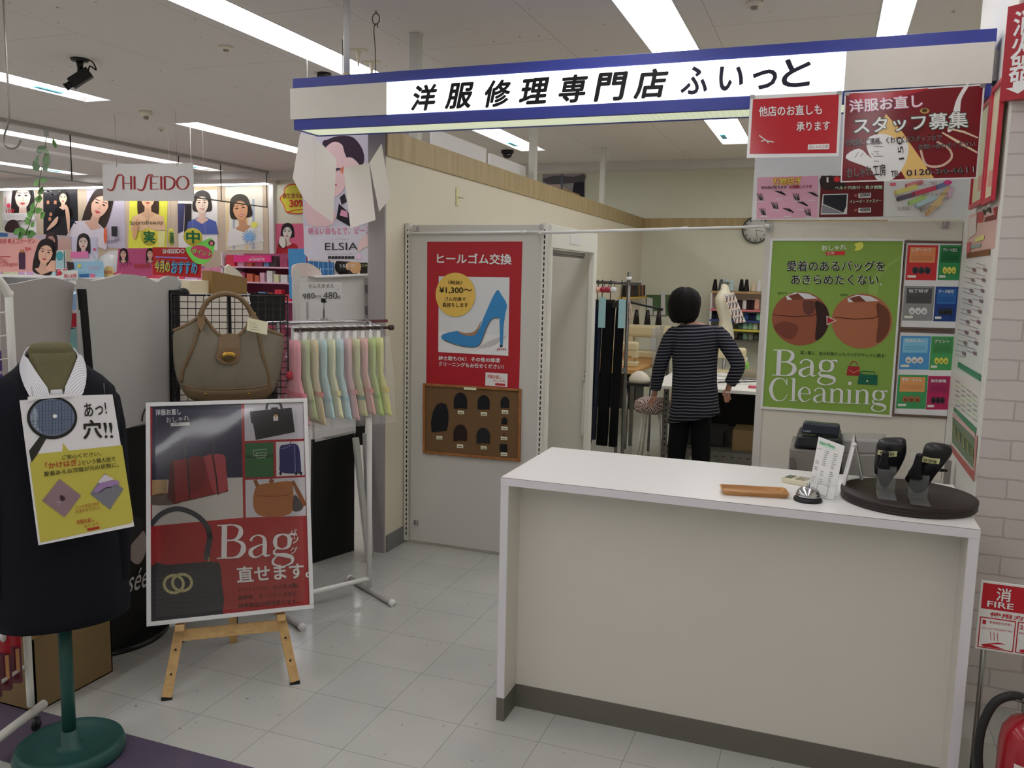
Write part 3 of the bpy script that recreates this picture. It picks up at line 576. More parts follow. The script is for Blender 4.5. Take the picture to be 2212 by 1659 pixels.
mb = MB(); mb.tube([(-1.50, 4.46, 1.735), (-1.50, 5.33, 1.735)], .008, STEEL, 8); mb.box((-1.51, 4.46, 1.745), (-1.49, 5.33, 1.762), STEEL); mb.build('curtain_rail', fr)
mb = MB(); rings = []
for i in range(15):
    z = 1.73-i*1.62/14; sq = .55 if i == 4 else 1.0; R = []
    for j in range(40):
        t = j/40*2*PI; rr = (1+.24*math.sin(9*t+.5*i*.2))*(1 if i > 4 else .8+.05*i)
        R.append(Vector((-1.50+.022*math.cos(t)*rr*sq, 4.545+.075*math.sin(t)*rr*sq, z)))
    rings.append(R)
mb.loft(rings, mat((196, 194, 204), .8, .2, noise=.04)); mb.build('curtain', fr)['label'] = 'gathered pale lilac curtain with a tie'
for px, py in ((899, 494), (1172, 490), (899, 1129)):
    c = hit(px, py, 'y', 4.397); mb = MB(); s = .0155
    mb.obox(c, (s,0,0), (0,.003,0), (0,0,s), CHROME); mb.obox(c+Vector((s*.2,-.008,0)), (s*.3,0,0), (0,.008,0), (0,0,s*.7), CHROME); mb.build('corner_bracket', fr, bevel=.002)
RODW = mat((214, 210, 202), .3, .4, noise=.02)
def rod(name, label, a, b, r, joint):
    mb = MB(); a, b = Vector(a), Vector(b); j = a.lerp(b, joint)
    mb.tube([a, j], r, RODW, 10); mb.tube([j, b], r*.8, RODW, 10); mb.tube([j-(b-a).normalized()*.02, j+(b-a).normalized()*.012], r*1.25, RODW, 10)
    for e, d in ((a, 1), (b, -1)): mb.tube([e, e+(b-a).normalized()*.02*d], r*1.5, mat((190,188,182), .5), 10)
    return tag(mb.build(name), label, 'rod', 'white tension rods')
rod('tension_rod', 'white tension rod across the top of the fitting room front', (-2.29, 4.38, 1.838), (-1.29, 4.378, 1.848), .007, .72)
rod('tension_rod', 'white tension rod spanning the shop entrance from fitting room to counter partition', hit(1163,503,'y',4.345), hit(1662,489,'y',4.345), .008, .66)
# shoe horn on the fitting room back panel
sh = thing('shoehorn', 'long cream shoehorn hanging on a hook inside the fitting room', 'shoehorn', hit(1262, 944, 'y', 5.36))
CRM = mat((214, 210, 190), .3, .5)
A, B = hit(1263, 826, 'y', 5.345), hit(1258, 942, 'y', 5.34); mb = MB()
mb.loft([[p+Vector((w*math.cos(t), .004*math.sin(t), 0)) for t in [2*PI*j/10 for j in range(10)]] for p, w in ((A, .006), (A.lerp(B,.2), .008), (A.lerp(B,.5), .012), (A.lerp(B,.9), .017), (B, .012))], CRM); mb.build('blade', sh)
c = hit(1262, 814, 'y', 5.345); mb = MB(); mb.tube([c+Vector((.014*math.cos(t), 0, .02*math.sin(t))) for t in [2*PI*j/16 for j in range(16)]], .005, CRM, 8, closed=True); mb.build('loop', sh)
mb = MB(); mb.tube([hit(1264,802,'y',5.378), hit(1263,806,'y',5.345), hit(1263,812,'y',5.345)], .0025, STEEL, 6); mb.build('hook', sh)
# ---- heel poster
zh = Zm(840, 460, 460/1908); s_h = 460/1908
P = Poster('wall_poster', 'red heel repair poster with a blue high heel on the fitting room front', 'poster', (0, 4.3985, 1.4), SF, zh([(344,258),(1196,255),(1166,1588),(335,1530)]), (158, 30, 40), thick=.0012)
P.poly(zh([(447,568),(1082,577),(1070,1280),(443,1246)]), (192, 194, 196), 1)
P.poly(zh([(446,1060),(1072,1100),(1070,1280),(443,1246)]), (202, 203, 203), 2)
P.poly(spline(zh([(800,1205),(900,1150),(1000,1110),(1060,1110),(950,1180),(860,1210)]), 4, True), (172, 172, 172), 3)
SB = (44, 122, 178)
P.poly(spline(zh([(470,1105),(500,1082),(560,1066),(625,1058),(655,1080),(700,1098),(745,1098),(790,1070),(820,1020),(850,940),(880,870),(915,790),(945,730),(978,690),(1010,735),(1040,780),(1060,830),(1050,880),(1035,930),(1020,980),(1000,955),(985,940),(950,938),(915,960),(890,1000),(865,1050),(845,1110),(820,1165),(790,1195),(740,1204),(670,1195),(600,1175),(530,1152),(485,1135)]), 3, True), SB, 4)
P.poly(zh([(994,950),(1048,880),(1030,1010),(1022,1190),(998,1190)]), SB, 5)
P.poly(spline(zh([(625,1060),(680,1075),(745,1070),(790,1040),(830,960),(800,1060),(760,1098),(700,1098),(650,1085)]), 3, True), (150,116,90), 6)
P.stroke(spline(zh([(500,1142),(600,1180),(700,1200),(780,1200),(830,1160),(880,1030),(930,950),(985,942)]), 4), 1.5, (96,72,56), 7)
P.poly(zh([(998,1184),(1022,1184),(1020,1202),(998,1202)]), (40,36,40), 7)
for i in range(5): P.line(zh([(984+i*14, 1212),(972+i*20, 1230)]), 1.6, (150,40,44), 7)
P.ell(zh(600,732), 177*s_h, 197*s_h, (206,168,70), 8, n=48)
P.text('ヒールゴム交換', zh(432,455), zh(1100,464), 95*s_h, (206,206,210), .022)
DK = (44, 32, 22)
P.text('（税抜）', zh(535,640), zh(660,642), 36*s_h, DK, .01, 10); P.text('¥1,300〜', zh(456,724), zh(748,726), 60*s_h, DK, .022, 10); P.text('ゴム交換で', zh(502,788), zh(694,790), 36*s_h, DK, .012, 10); P.text('長持ちします', zh(484,844), zh(714,846), 42*s_h, DK, .012, 10)
P.text('紳士靴もOK！ その他の修理', zh(447,1318), zh(996,1342), 40*s_h, (214,206,206), .016); P.text('クリーニングもお任せください！', zh(447,1370), zh(1028,1400), 40*s_h, (214,206,206), .016)
P.poly(zh([(868,1428),(1066,1440),(1062,1560),(864,1546)]), (212,210,210), 3); P.text('洋服お直し', zh(884,1478), zh(1010,1488), 34*s_h, (190,70,60), .01, 8); P.text('おしゃれ', zh(940,1512), zh(1046,1520), 26*s_h, (190,70,60), 0, 8); P.poly(zh([(955,1524),(1045,1530),(1044,1550),(955,1544)]), (176,40,44), 6)
P.done()
# ---- cork board with heel rubber samples
zk = Zm(840, 780, 460/1734); s_k = 460/1734
def cork(N, L, b):
    tc = N.new('ShaderNodeTexCoord'); nz = N.new('ShaderNodeTexNoise'); nz.inputs['Scale'].default_value = 160; nz.inputs['Detail'].default_value = 4; L.new(tc.outputs['Object'], nz.inputs['Vector'])
    mx = N.new('ShaderNodeMix'); mx.data_type = 'RGBA'; mx.inputs[6].default_value = C4((78, 58, 38)); mx.inputs[7].default_value = C4((120, 92, 62)); L.new(nz.outputs['Fac'], mx.inputs[0]); L.new(mx.outputs[2], b.inputs['Base Color'])
CORK = node_mat(cork, .8, .2); FRAMEW = wood_mat((146, 98, 58), (126, 82, 46), 30, 30, 30)
cbq = zk([(290,190),(1070,235),(1062,807),(290,740)]); CP = Panel((0, 4.392, .8), SF)
cb = thing('cork_board', 'wood framed cork board of heel rubber samples under the red poster', 'cork board', CP.at(cbq[3]))
mb = MB(); Q = [CP.at(q) for q in cbq]; mb.slab(Q, CP.n, .006, CORK); mb.build('cork_sheet', cb)
mb = MB(); ctr = sum(Q, Vector())/4
for i in range(4):
    a, b = Q[i], Q[(i+1)%4]; d = (b-a).normalized(); e = CP.n.cross(d)
    mb.obox((a+b)/2+CP.n*.003, (b-a)/2+d*(.007 if i % 2 else -.007), e*.007, CP.n*.007, FRAMEW)
mb.build('frame', cb, bevel=.002)
mb = MB(); CP.poly(mb, zk([(618,210),(718,216),(718,235),(618,230)]), paper((206,200,170)), 16); mb.build('title_strip', cb)
RUB = mat((24, 24, 28), .6, .3, noise=.2, scale=200, bump=.2); RUBB = mat((38, 26, 26), .6, .3, noise=.2, scale=200)
def arch(cx, top, w, h, dish=.06): return [(cx-w/2+w*.02, top+h), *[(cx-w/2*math.cos(t), top+h*.55-h*.55*math.sin(t)) for t in [PI*i/12 for i in range(13)]], (cx+w/2-w*.02, top+h), (cx, top+h-h*dish)]
for lb, pts, m, tg in (('large black half sole sample at the left of the cork board', [(352,578),(345,500),(362,410),(390,358),(430,338),(466,352),(484,410),(487,470),(480,530),(470,566)], RUB, (388,608,436,636)),
        ('wide black heel rubber, first of the upper row on the cork board', arch(584,256,108,132), RUB, (562,402,612,430)), ('black heel rubber with plain edge, second of the upper row on the cork board', arch(773,276,98,114,.0), RUB, (749,414,800,444)),
        ('narrow black heel rubber at the top right of the cork board', arch(946,290,70,90,.0), RUB, (920,398,972,428)), ('brownish black heel rubber at the bottom of the cork board', arch(583,516,110,134), RUBB, (555,676,606,706)),
        ('patterned black heel rubber with pins, right of the brownish one', arch(770,542,112,130), mat((30,30,33), .4, .5, noise=.5, scale=120, bump=.6), (749,690,798,718)), ('tiny black heel lift under the narrow heel rubber', arch(942,458,46,56,.0), RUB, (916,532,968,560)),
        ('black dot of rubber, smallest sample on the cork board', [(932,590),(942,590),(942,600),(932,600)], RUB, (912,614,964,642)), ('square black rubber sample at the bottom right of the cork board', [(906,674),(964,676),(963,740),(905,736)], RUB, (912,742,964,770))):
    mb = MB(); mb.slab([CP.at(zk(*p), 7) for p in pts], CP.n, .0035, m); tag(mb.build('rubber_sample'), lb, 'shoe rubber', 'rubber samples on the cork board')
    mb = MB(); a, b_, c, d = tg; CP.poly(mb, zk([(a,b_),(c,b_+3),(c,d+2),(a,d)]), paper((206,202,176)), 2); CP.line(mb, zk([(a+9,(b_+d)/2+3),(c-8,(b_+d)/2+5)]), 1.4, ink((70,64,50)), 4); mb.build('price_tag', cb)
# ================================================================ small fittings on the partition
c = hit(988, 425, 'x', XW+.004); lp = thing('key_latch', 'cream latch plate with a hook on the partition above the fitting room', 'latch', c-Vector((0,0,.05)))
CP1 = mat((206, 196, 150), .4); mb = MB(); mb.obox(c, (.004,0,0), (0,.02,0), (0,0,.058), CP1); mb.build('plate', lp, bevel=.002)
mb = MB(); mb.tube([c+Vector((.004,0,-.004)), c+Vector((.03,.01,-.006)), c+Vector((.032,.03,-.006))], .004, mat((180,174,150), .3, .5, .4), 8); mb.build('hook', lp)
# ================================================================ pillar side: red frames, flyers, price list
PS = Panel((PX-.007, 4, 1.5), (-1, 0, 0), .001)
RED = (176, 40, 58)
zq = Zm(2020, 300, 192/1225); zq2 = Zm(1980, 0, 232/1283)
def pframe(label, y0, y1, z0, z1, off):
    t = thing('red_frame', label, 'notice frame', (PX-.007-off, (y0+y1)/2, z0), 'red notice frames on the pillar')
    x = PX-.009-off; mb = MB(); m = mat(RED, .35, .4, noise=.03); w = .02
    for a, b in (((y0,z0),(y1,z0+w)), ((y0,z1-w),(y1,z1)), ((y0,z0+w),(y0+w,z1-w)), ((y1-w,z0+w),(y1,z1-w))): mb.box((x-.014, a[0], a[1]), (x, b[0], b[1]), m)
    mb.build('frame', t, bevel=.0015)
    mb = MB(); mb.box((x-.006, y0+w, z0+w), (x-.001, y1-w, z1-w), paper((210,200,166))); mb.build('sheet', t)
    mb = MB(); mb.quad([(x-.0065, y0+.07, z0+.06), (x-.0065, y0+.16, z0+.06), (x-.0065, y0+.16, z0+.12), (x-.0065, y0+.07, z0+.12)], ink((206,150,130))); mb.build('picture', t)
a1 = hit(2167, 425, 'x', PX-.02); b1 = hit(2170, 170, 'x', PX-.02); a2 = hit(2130, 420, 'x', PX-.02); a3 = hit(2101, 443, 'x', PX-.02)
pframe('red framed cream notice on the pillar side, the one nearer the front edge', max(a1.y, PY+.012), a2.y-.01, a1.z, b1.z, .012)
pframe('red framed cream notice on the pillar side, the one behind', a2.y+.012, a3.y, a3.z-.02, b1.z-.02, .012)
P = Poster('pillar_flyer', 'red and pink flyer in a clear sleeve taped to the pillar over the price list', 'flyer', PS.o, PS.n, zq([(470,1050),(868,925),(822,1500),(430,1640)]), (198, 160, 150), step=.001)
P.poly(zq([(582,1020),(690,992),(660,1150),(580,1160)]), (170,40,44), 1); P.poly(zq([(690,1080),(860,1030),(845,1110),(680,1150)]), (110,26,34), 1); P.poly(zq([(810,960),(866,930),(855,1060),(830,1090)]), (150,30,40), 2)
P.poly(zq([(480,1100),(580,1060),(570,1300),(470,1380)]), (214,190,182), 2); P.text('M', zq(690,1050), zq(790,1015), 12, (40,34,34), .03); P.poly(zq([(560,1370),(690,1320),(680,1390),(560,1420)]), (206,196,110), 3)
P.poly(zq([(500,1470),(640,1440),(636,1490),(500,1510)]), (130,150,140), 3); P.poly(zq([(445,1575),(768,1515),(764,1600),(440,1645)]), (112,70,44), 3)
P.poly(zq([(450,1430),(500,1420),(490,1560),(440,1580)]), (196,90,100), 3)
P.done()
zp = Zm(1900, 440, .2894)
P = Poster('price_list', 'tall white price list with green bands down the pillar side', 'price list', PS.o, PS.n, [zp(655,395), zp(848,350), (2102,1042), (2049,968)], (206, 208, 198), step=.001)
for a, b, c, d in ((590,1180,764,1280),):
    P.poly(zp([(590,1178),(762,1278),(758,1328),(585,1218)]), (40,124,84), 2)
zr = Zm(2000, 820, 212/1256)
P.poly(zr([(362,345),(655,620),(640,700),(358,400)]), (44,120,80), 2); P.poly(zr([(345,470),(640,760),(615,1150),(335,800)]), (92,112,84), 1); P.poly(zr([(318,820),(620,1180),(622,1310),(310,890)]), (168,78,76), 2); P.poly(zr([(640,700),(668,720),(630,1300),(612,1180)]), (180,120,112), 2)
P.poly(zr([(350,420),(640,690),(636,740),(350,470)]), (196,160,150), 3)
for i in range(14): P.line([zr(360+i*19, 560+i*24), zr(365+i*19, 690+i*26)], 1.6, [(110,130,60),(150,150,70),(60,90,70)][i%3], 4)
for i in range(9):
    for col in (0, 1):
        yy = 470+i*78; x = 648+col*82-i*9.5
        for j in range(2): P.line([zp(x, yy+j*30-col*26), zp(x+70, yy+j*30+22-col*26)], 1.1, (104,84,104) if col else (120,110,130), 3)
        P.lpoly(zp([(x+52, yy+6), (x+74, yy+14), (x+74, yy+40), (x+52, yy+32)]), (120,90,104), 4)
for i in range(6):
    for j in range(4): P.line([zr(385+j*75, 10+i*62+j*58), zr(440+j*75, 40+i*62+j*62)], 1.3, [(96,110,96),(150,190,90),(100,110,110)][(i+j)%3], 3)
P.done(let='price_rows')
# ================================================================ fire extinguisher signs
def vface(P, D, a, b): return P+D*a+Vector((0,0,1))*b
fs = thing('extinguisher_sign', 'red projecting fire extinguisher sign high on the brick pillar', 'sign', (.70, PY-.07, 2.26))
A = hit(2178, 14, 'y', PY-.005); B = hit(2171, 219, 'y', PY-.005); x0 = A.x; z1, z0 = A.z, B.z
apex = Vector((x0+.17, PY-.125, 0)); left = Vector((x0, PY-.002, 0)); right = Vector((x0+.34, PY-.002, 0)); REDS = mat((150, 24, 38), .35, .4, noise=.02)
mb = MB(); Zv = lambda p, z: (p.x, p.y, z)
mb.add([Zv(left,z0),Zv(apex,z0),Zv(right,z0),Zv(left,z1),Zv(apex,z1),Zv(right,z1)], [(0,1,4,3),(1,2,5,4),(0,2,1),(3,4,5),(0,3,5,2)], REDS); mb.build('body', fs)
d = (apex-left); n = d.cross(Vector((0,0,1))).normalized(); n = n if n.y < 0 else -n
FP = Panel((left.x, left.y, z0), n, .0008); mb = MB(); FW_ = ink((222, 216, 208)); hgt = z1-z0; Ld = d.normalized()
def put(txt, cx, cz, s, bold):
    vs_, fs_, xa, xb, ya, yb = glyphs(txt, bold); o = Vector((left.x, left.y, z0))+Ld*cx+Vector((0,0,cz))+FP.n*.0012
    mb.add([o+Ld*((v[0]-xa)/(xb-xa)-.5)*s*.9+Vector((0,0,1))*((v[1]-ya)/(yb-ya)-.5)*s for v in vs_], fs_, FW_)
for ch, q in (('消', .80), ('火', .56), ('器', .32)): put(ch, .062, hgt*q, .085, .02); mb.build('lettering', fs); mb = MB(); o = Vector((left.x, left.y, z0))+FP.n*.0012; T2 = lambda a, b: o+Ld*a+Vector((0,0,b*hgt))
mb.quad([T2(.042,.19),T2(.082,.19),T2(.082,.13),T2(.105,.13),T2(.062,.055),T2(.019,.13),T2(.042,.13)], FW_); mb.build('arrow', fs)
fx = thing('extinguisher_stand', 'white instruction board on a thin pole behind the fire extinguisher', 'sign stand', (.6, 2.77, 0))
zt = Zm(2040, 1200, 172/622); IY = 2.76
P2 = Panel((0, IY, .7), SF); TLq = P2.at(zt(288,193)); 
sc = 172/622
bx0, bz1 = TLq.x, TLq.z; bw, bh = .30, P2.at(zt(288,193)).z-P2.at(zt(250,728)).z
mb = MB(); mb.box((bx0, IY, bz1-bh), (bx0+bw, IY+.006, bz1), mat((214,208,210), .3, .4, noise=.02)); mb.build('board', fx, bevel=.002)
mb = MB(); K = lambda u, v, k=1: Vector((bx0+bw*u, IY-.0006*k, bz1-bh*v))
def kq(a, b, c, d, m, k=1): mb.quad([K(a,b,k),K(c,b,k),K(c,d,k),K(a,d,k)], m)
RI = ink((172, 24, 40)); WI = ink((226,220,220))
kq(.02,.03,.98,.40,RI); kq(.02,.52,.335,.97,RI); kq(.03,.535,.325,.955,WI,2); kq(.35,.52,.65,.97,RI); kq(.36,.535,.64,.955,WI,2); kq(.67,.52,.98,.97,RI); kq(.68,.535,.97,.955,WI,2)
for i, (u, a) in enumerate(((.1,0),(.43,.2),(.75,0))):
    mb.add([K(u-.05,.92,3),K(u+.1,.86,3),K(u+.17,.87,3),K(u+.03,.9,3),K(u+.17,.95,3),K(u-.03,.95,3)], [(0,1,2,3,4,5)], RI)
    for j in range(3): mb.quad([K(u+.02+j*.03,.72,3),K(u+.025+j*.03,.72,3),K(u+.035+j*.03,.84,3),K(u+.03+j*.03,.84,3)], RI)
mb.build('picture', fx)
def kt(txt, u0, u1, v, h, m, bold=.01, k=4):
    mb = MB(); bold = min(bold, .016)
    vs_, fs_, xa, xb, ya, yb = glyphs(txt, bold)
    mb.add([K(u0+(u1-u0)*(x-xa)/(xb-xa), v-h*(y-ya)/(yb-ya), k) for x, y in vs_], fs_, m); mb.build('lettering', fx)
for tx, u in (('消', .14), ('火', .44), ('器', .74)): kt(tx, u, u+.13, .26, .19, WI, .03)
kt('FIRE', .07, .30, .36, .085, WI, .02); kt('EXTINGUISHER', .40, .95, .36, .085, WI, .02); kt('使用方法', .1, .5, .50, .07, RI, .02)
for i, tx in enumerate(('安全栓を引き抜く', 'ホースを火元に', 'レバーを強く握る')): u = .045+.325*i; kt(str(i+1), u, u+.03, .62, .06, RI, .03); kt(tx, u+.06, u+.26, .60, .04, RI, .005); kt('PULL OUT THE SAFETY PIN' if i == 0 else 'REMOVE HOSE AND AIM' if i == 1 else 'SQUEEZE THE LEVER', u, u+.26, .69, .028, RI, 0)
mb = MB(); pxx = P2.at(zt(335,740)).x; pb = P2.at((2127, 1400)).x
mb.tube([(pb, IY+.012, 0), (pb, IY+.012, bz1-bh*.3)], .008, STEEL, 10); mb.build('pole', fx); mb = MB(); mb.lathe([(.06, .0), (.06, .008), (.012, .014)], (pb+.05, IY+.04, 0), STEEL, 24); mb.build('base', fx)
ex = thing('fire_extinguisher', 'red fire extinguisher standing on the floor right of the counter', 'fire extinguisher', (.612, 2.60, 0))
EC = Vector((.612, 2.60, 0)); er = .078; RE = mat((150, 20, 34), .2, .5, noise=.03, coat=.5)
# scale so the neck sits where the photo shows it
mb = MB(); mb.lathe([(er*.94, 0), (er, .012), (er, .33), (er*.93, .365), (er*.7, .395), (er*.36, .412), (er*.3, .42)], EC, RE, 32); mb.build('cylinder', ex)
mb = MB(); mb.lathe([(.026, .418), (.03, .424), (.03, .45), (.024, .456)], EC, STEEL, 20); mb.build('neck_collar', ex)
mb = MB(); mb.obox(EC+Vector((.005,0,.472)), (.02,0,0), (0,.014,0), (0,0,.016), STEEL); mb.obox(EC+Vector((.06,-.0,.50)), (.07,0,.012), (0,.011,0), (0,0,.006), BLACKP); mb.obox(EC+Vector((.06,0,.465)), (.065,0,-.01), (0,.011,0), (0,0,.005), BLACKP); mb.build('lever', ex, bevel=.003)
mb = MB(); mb.tube(spline([EC+Vector(p) for p in [(-.02,-.0,.462),(-.06,-.01,.468),(-.1,-.015,.44),(-.125,-.02,.37),(-.128,-.02,.28),(-.115,-.02,.19),(-.105,-.02,.13),(-.1,-.015,.08)]], 6), .0125, mat((30,30,31), .5), 10); mb.build('hose', ex)
mb = MB(); mb.tube([EC+Vector((-.018,0,.461)), EC+Vector((-.05,-.005,.467))], .014, STEEL, 10); mb.box(EC+Vector((-.118,-.03,.075)), EC+Vector((-.06,-.004,.10)), STEEL); mb.build('hose_fitting', ex)
def wrap(a0, a1, z0_, z1_, m, k=1, n=10):
    r = er+.0006*k
    P_ = [EC+Vector((r*math.sin(a), -r*math.cos(a), 0)) for a in [a0+(a1-a0)*i/n for i in range(n+1)]]
    mb.add([p+Vector((0,0,z0_)) for p in P_]+[p+Vector((0,0,z1_)) for p in P_], [(i, i+1, i+n+2, i+n+1) for i in range(n)], m)
mb = MB(); wrap(-.95, 1.2, .02, .245, ink((34,40,110))); wrap(-.65, .5, .275, .298, ink((206,190,184)))
for a, z, c in ((-.72,.205,(226,226,226)),(-.3,.2,(226,206,40)),(-.5,.155,(40,120,190)),(.1,.2,(220,220,220)),(.15,.15,(200,60,60))):
    r = er+.0018; P_ = []
    for i in range(14): t = 2*PI*i/14; aa = a+.17*math.cos(t); P_.append(EC+Vector((r*math.sin(aa), -r*math.cos(aa), z+.017*math.sin(t))))
    mb.quad(P_, ink(c))
mb.build('label_sticker', ex)
# ================================================================ easel with the bag repair poster
EN = Vector((.601, -.736, .311)).normalized(); EV = Vector((-.196, .241, .95)).normalized(); EU = Vector((.775, .632, 0)).normalized()
EO = Vector((-2.155, 2.650, .683))
za = Zm(280, 840, 440/2212); zb = Zm(280, 1120, 440/2212); ZS = 440/2212
P = Poster('framed_poster', 'bag repair poster in a silver frame standing on the wooden easel', 'poster', EO, EN, [(320,875),(659,865),(673,1310),(322,1348)], (150, 34, 42), thick=.012, step=.0006, glossy=True)
P.frame(.016, (190, 190, 192), .014)
NAVY = (44, 44, 66)
P.poly(za([(248,188),(1212,168),(1226,962),(244,990)]), NAVY, 1); P.poly(za([(244,990),(1226,962),(1234,1398),(244,1490)]), (176, 172, 168), 2); P.poly(za([(244,990),(410,988),(410,1150),(244,1170)]), (160, 132, 90), 3)
P.poly(spline(za([(244,1160),(420,1130),(600,1180),(520,1250),(244,1260)]), 3, True), (92,78,72), 3)
P.poly(za([(440,780),(1028,714),(1052,880),(1070,1110),(480,1252),(410,1190)]), (128, 30, 36), 4); P.poly(za([(440,780),(476,778),(500,1246),(410,1190)]), (84, 26, 32), 5)
P.poly(spline(za([(800,740),(1020,716),(1046,880),(1060,1090),(920,1130),(840,900)]), 3, True), (158, 62, 72), 5); P.poly(spline(za([(640,760),(780,745),(840,860),(780,1080),(640,1100)]), 3, True), (112, 24, 30), 5)
P.stroke(za([(622,750),(640,980),(654,1200)]), 3.4, (50,30,34), 6); P.stroke(za([(900,720),(940,950),(960,1150)]), 3.4, (50,30,34), 6)
P.stroke(spline(za([(612,760),(610,600),(690,480),(800,455),(880,500),(912,600),(908,725)]), 5), 3, (58,54,62), 6)
P.line(za([(470,1250),(1068,1112)]), 1.4, (80,50,36), 6)
P.text('洋服お直し', za(284,292), za(560,280), 66*ZS, (196,196,206), .012); P.text('おしゃれ', za(400,372), za(650,345), 60*ZS, (196,196,206), 0); P.lpoly(za([(446,372),(652,360),(654,398),(448,408)]), (206,206,210)); P.text('工房', za(470,398), za(540,394), 24*ZS, NAVY, 0, 6)
P.poly(za([(1245,166),(1882,146),(1892,540),(1250,566)]), (176,172,180), 2)
P.poly(za([(1305,245),(1760,205),(1795,470),(1370,556),(1340,380),(1320,370)]), (38,36,42), 3); P.stroke(spline(za([(1485,225),(1500,160),(1560,152),(1630,160),(1652,215)]), 4), 5, (46,46,58), 4)
P.poly(za([(1535,205),(1612,200),(1612,290),(1540,292)]), (34,32,38), 4); P.poly(za([(1560,300),(1612,294),(1614,346),(1562,350)]), (206,206,206), 5); P.poly(za([(1560,284),(1610,278),(1586,318)]), (180,140,60), 6)
P.poly(za([(1252,590),(1562,580),(1566,955),(1256,966)]), (44,92,52), 2); P.poly(za([(1256,720),(1562,712),(1562,745),(1256,760)]), (36,72,42), 3)
for q in ([(1340,670),(1485,655),(1488,720),(1345,728),(1340,670)], [(1370,700),(1475,690),(1470,745),(1385,752),(1370,700)]): P.stroke(za(q), 1.8, (130,150,130), 4)
P.poly(za([(1588,578),(1896,566),(1902,938),(1594,952)]), (190,188,192), 2)
P.poly(spline(za([(1632,630),(1700,605),(1780,595),(1830,620),(1850,700),(1862,900),(1820,920),(1640,905),(1630,800)]), 3, True), (40,40,92), 3); P.line(za([(1790,610),(1800,915)]), 1.5, (120,120,170), 4); P.stroke(za([(1640,650),(1700,640),(1760,605)]), 1.5, (110,110,160), 4)
for x in (1640,1808,1860): P.ell(za(x,918), 3, 4, (30,30,40), 4)
P.stroke(za([(1745,600),(1748,572)]), 1.6, (60,60,80), 4)
P.poly(za([(1256,990),(1906,958),(1916,1378),(1262,1398)]), (176,174,180), 2)
P.poly(spline(za([(1390,1050),(1560,1020),(1750,1005),(1775,1100),(1780,1250),(1740,1360),(1560,1392),(1400,1370),(1345,1280),(1345,1160)]), 3, True), (150,92,48), 3); P.stroke(spline(za([(1385,1160),(1560,1168),(1700,1155),(1745,1130)]), 3), 1.6, (104,60,32), 4)
P.stroke(za([(1360,990),(1390,1060)]), 8, (120,72,42), 4); P.stroke(za([(1560,1015),(1520,990)]), 9, (120,72,42), 4); P.stroke(za([(1770,1000),(1840,1140),(1906,1270)]), [6,9,9], (124,72,40), 4); P.poly(spline(za([(1790,1150),(1880,1260),(1860,1320),(1770,1320)]), 3, True), (70,62,66), 3)
P.poly(za([(244,1490),(1234,1398),(1236,1440),(244,1496)]), (160,36,44), 3)
P.stroke(spline(za([(230,1480),(330,1370),(460,1310),(580,1310),(720,1370),(810,1450),(860,1540),(878,1640)]), 4), 11, (58,58,66), 5); P.stroke(spline(zb([(860,130),(872,220),(850,330),(835,450)]), 3), 12, (58,58,66), 5)
P.poly(spline(zb([(234,520),(400,505),(700,480),(940,470),(985,520),(1000,700),(1010,1040),(700,1074),(234,1112)]), 2, True), (46, 42, 52), 4)
for i in range(9): P.line(zb([(260,600+i*52),(620,585+i*50),(980,590+i*48)]), .8, (62,56,68), 5)
for cx, rx, ry in ((480,104,95),(570,104,90)):
    P.stroke([zb(cx+rx*math.cos(2*PI*i/28), 702+(10 if cx < 500 else -6)+ry*math.sin(2*PI*i/28)) for i in range(29)], 6.4, (168,158,110), 6)
    for i in range(14): P.ell(zb(cx+rx*math.cos(2*PI*i/14), 702+(10 if cx < 500 else -6)+ry*math.sin(2*PI*i/14)), 1, 1, (226,222,190), 7)
P.stroke(zb([(850,420),(870,440),(850,468)]), 2, (180,150,90), 6)
serif(P, 'Bag', zb(935,438), (112,-4.6), (1.5,-104), (206,206,208), 8)
for ch, x, y in (('バ', 1740, 195), ('ッ', 1755, 275), ('グ', 1745, 385)): P.text(ch, zb(x,y), zb(x+85,y-8), 74*ZS, (206,206,208), .004)
P.text('直せます。', zb(1170,700), zb(1975,640), 175*ZS, (208,206,206), .02, 8)
for i, tx in enumerate(('ハンドバッグ、ビジネス鞄、', '皮財布、スーツケースなど、', '皮革製品の修理承ります。')): P.text(tx, zb(1180,800+i*88), zb(1838,748+i*86), 50*ZS, (62,20,28), .008, 6)
P.done()
def filmfn(N, L, b):
    o = N['Material Output']; t = N.new('ShaderNodeBsdfTransparent'); g = N.new('ShaderNodeBsdfGlossy'); g.inputs['Roughness'].default_value = .04; f = N.new('ShaderNodeFresnel'); f.inputs['IOR'].default_value = 1.42
    m = N.new('ShaderNodeMixShader'); L.new(f.outputs[0], m.inputs[0]); L.new(t.outputs[0], m.inputs[1]); L.new(g.outputs[0], m.inputs[2]); L.new(m.outputs[0], o.inputs[0])
sm = lambda t: (lambda x: x*x*(3-2*x))(min(1, max(0, t)))
mb = MB(); q = [Vector(x) for x in ((336,889),(646,880),(658,1298),(338,1333))]; nu, nv2 = 16, 60; vs_ = []
for j in range(nv2+1):
    for i in range(nu+1):
        u, v = i/nu, j/nv2; p = (q[0]*(1-u)+q[1]*u)*(1-v)+(q[3]*(1-u)+q[2]*u)*v
        vs_.append(P.p.at(p, 16)+EN*(.004+.0062*sm((v-(.60-.2*u))/.24)*sm((1-v)/.12)+.0004*math.sin(11*u+9*v)))
mb.add(vs_, [(j*(nu+1)+i, (j+1)*(nu+1)+i, (j+1)*(nu+1)+i+1, j*(nu+1)+i+1) for j in range(nv2) for i in range(nu)], node_mat(filmfn), True); mb.build('cover_film', P.t)['label'] = 'clear wavy cover film'
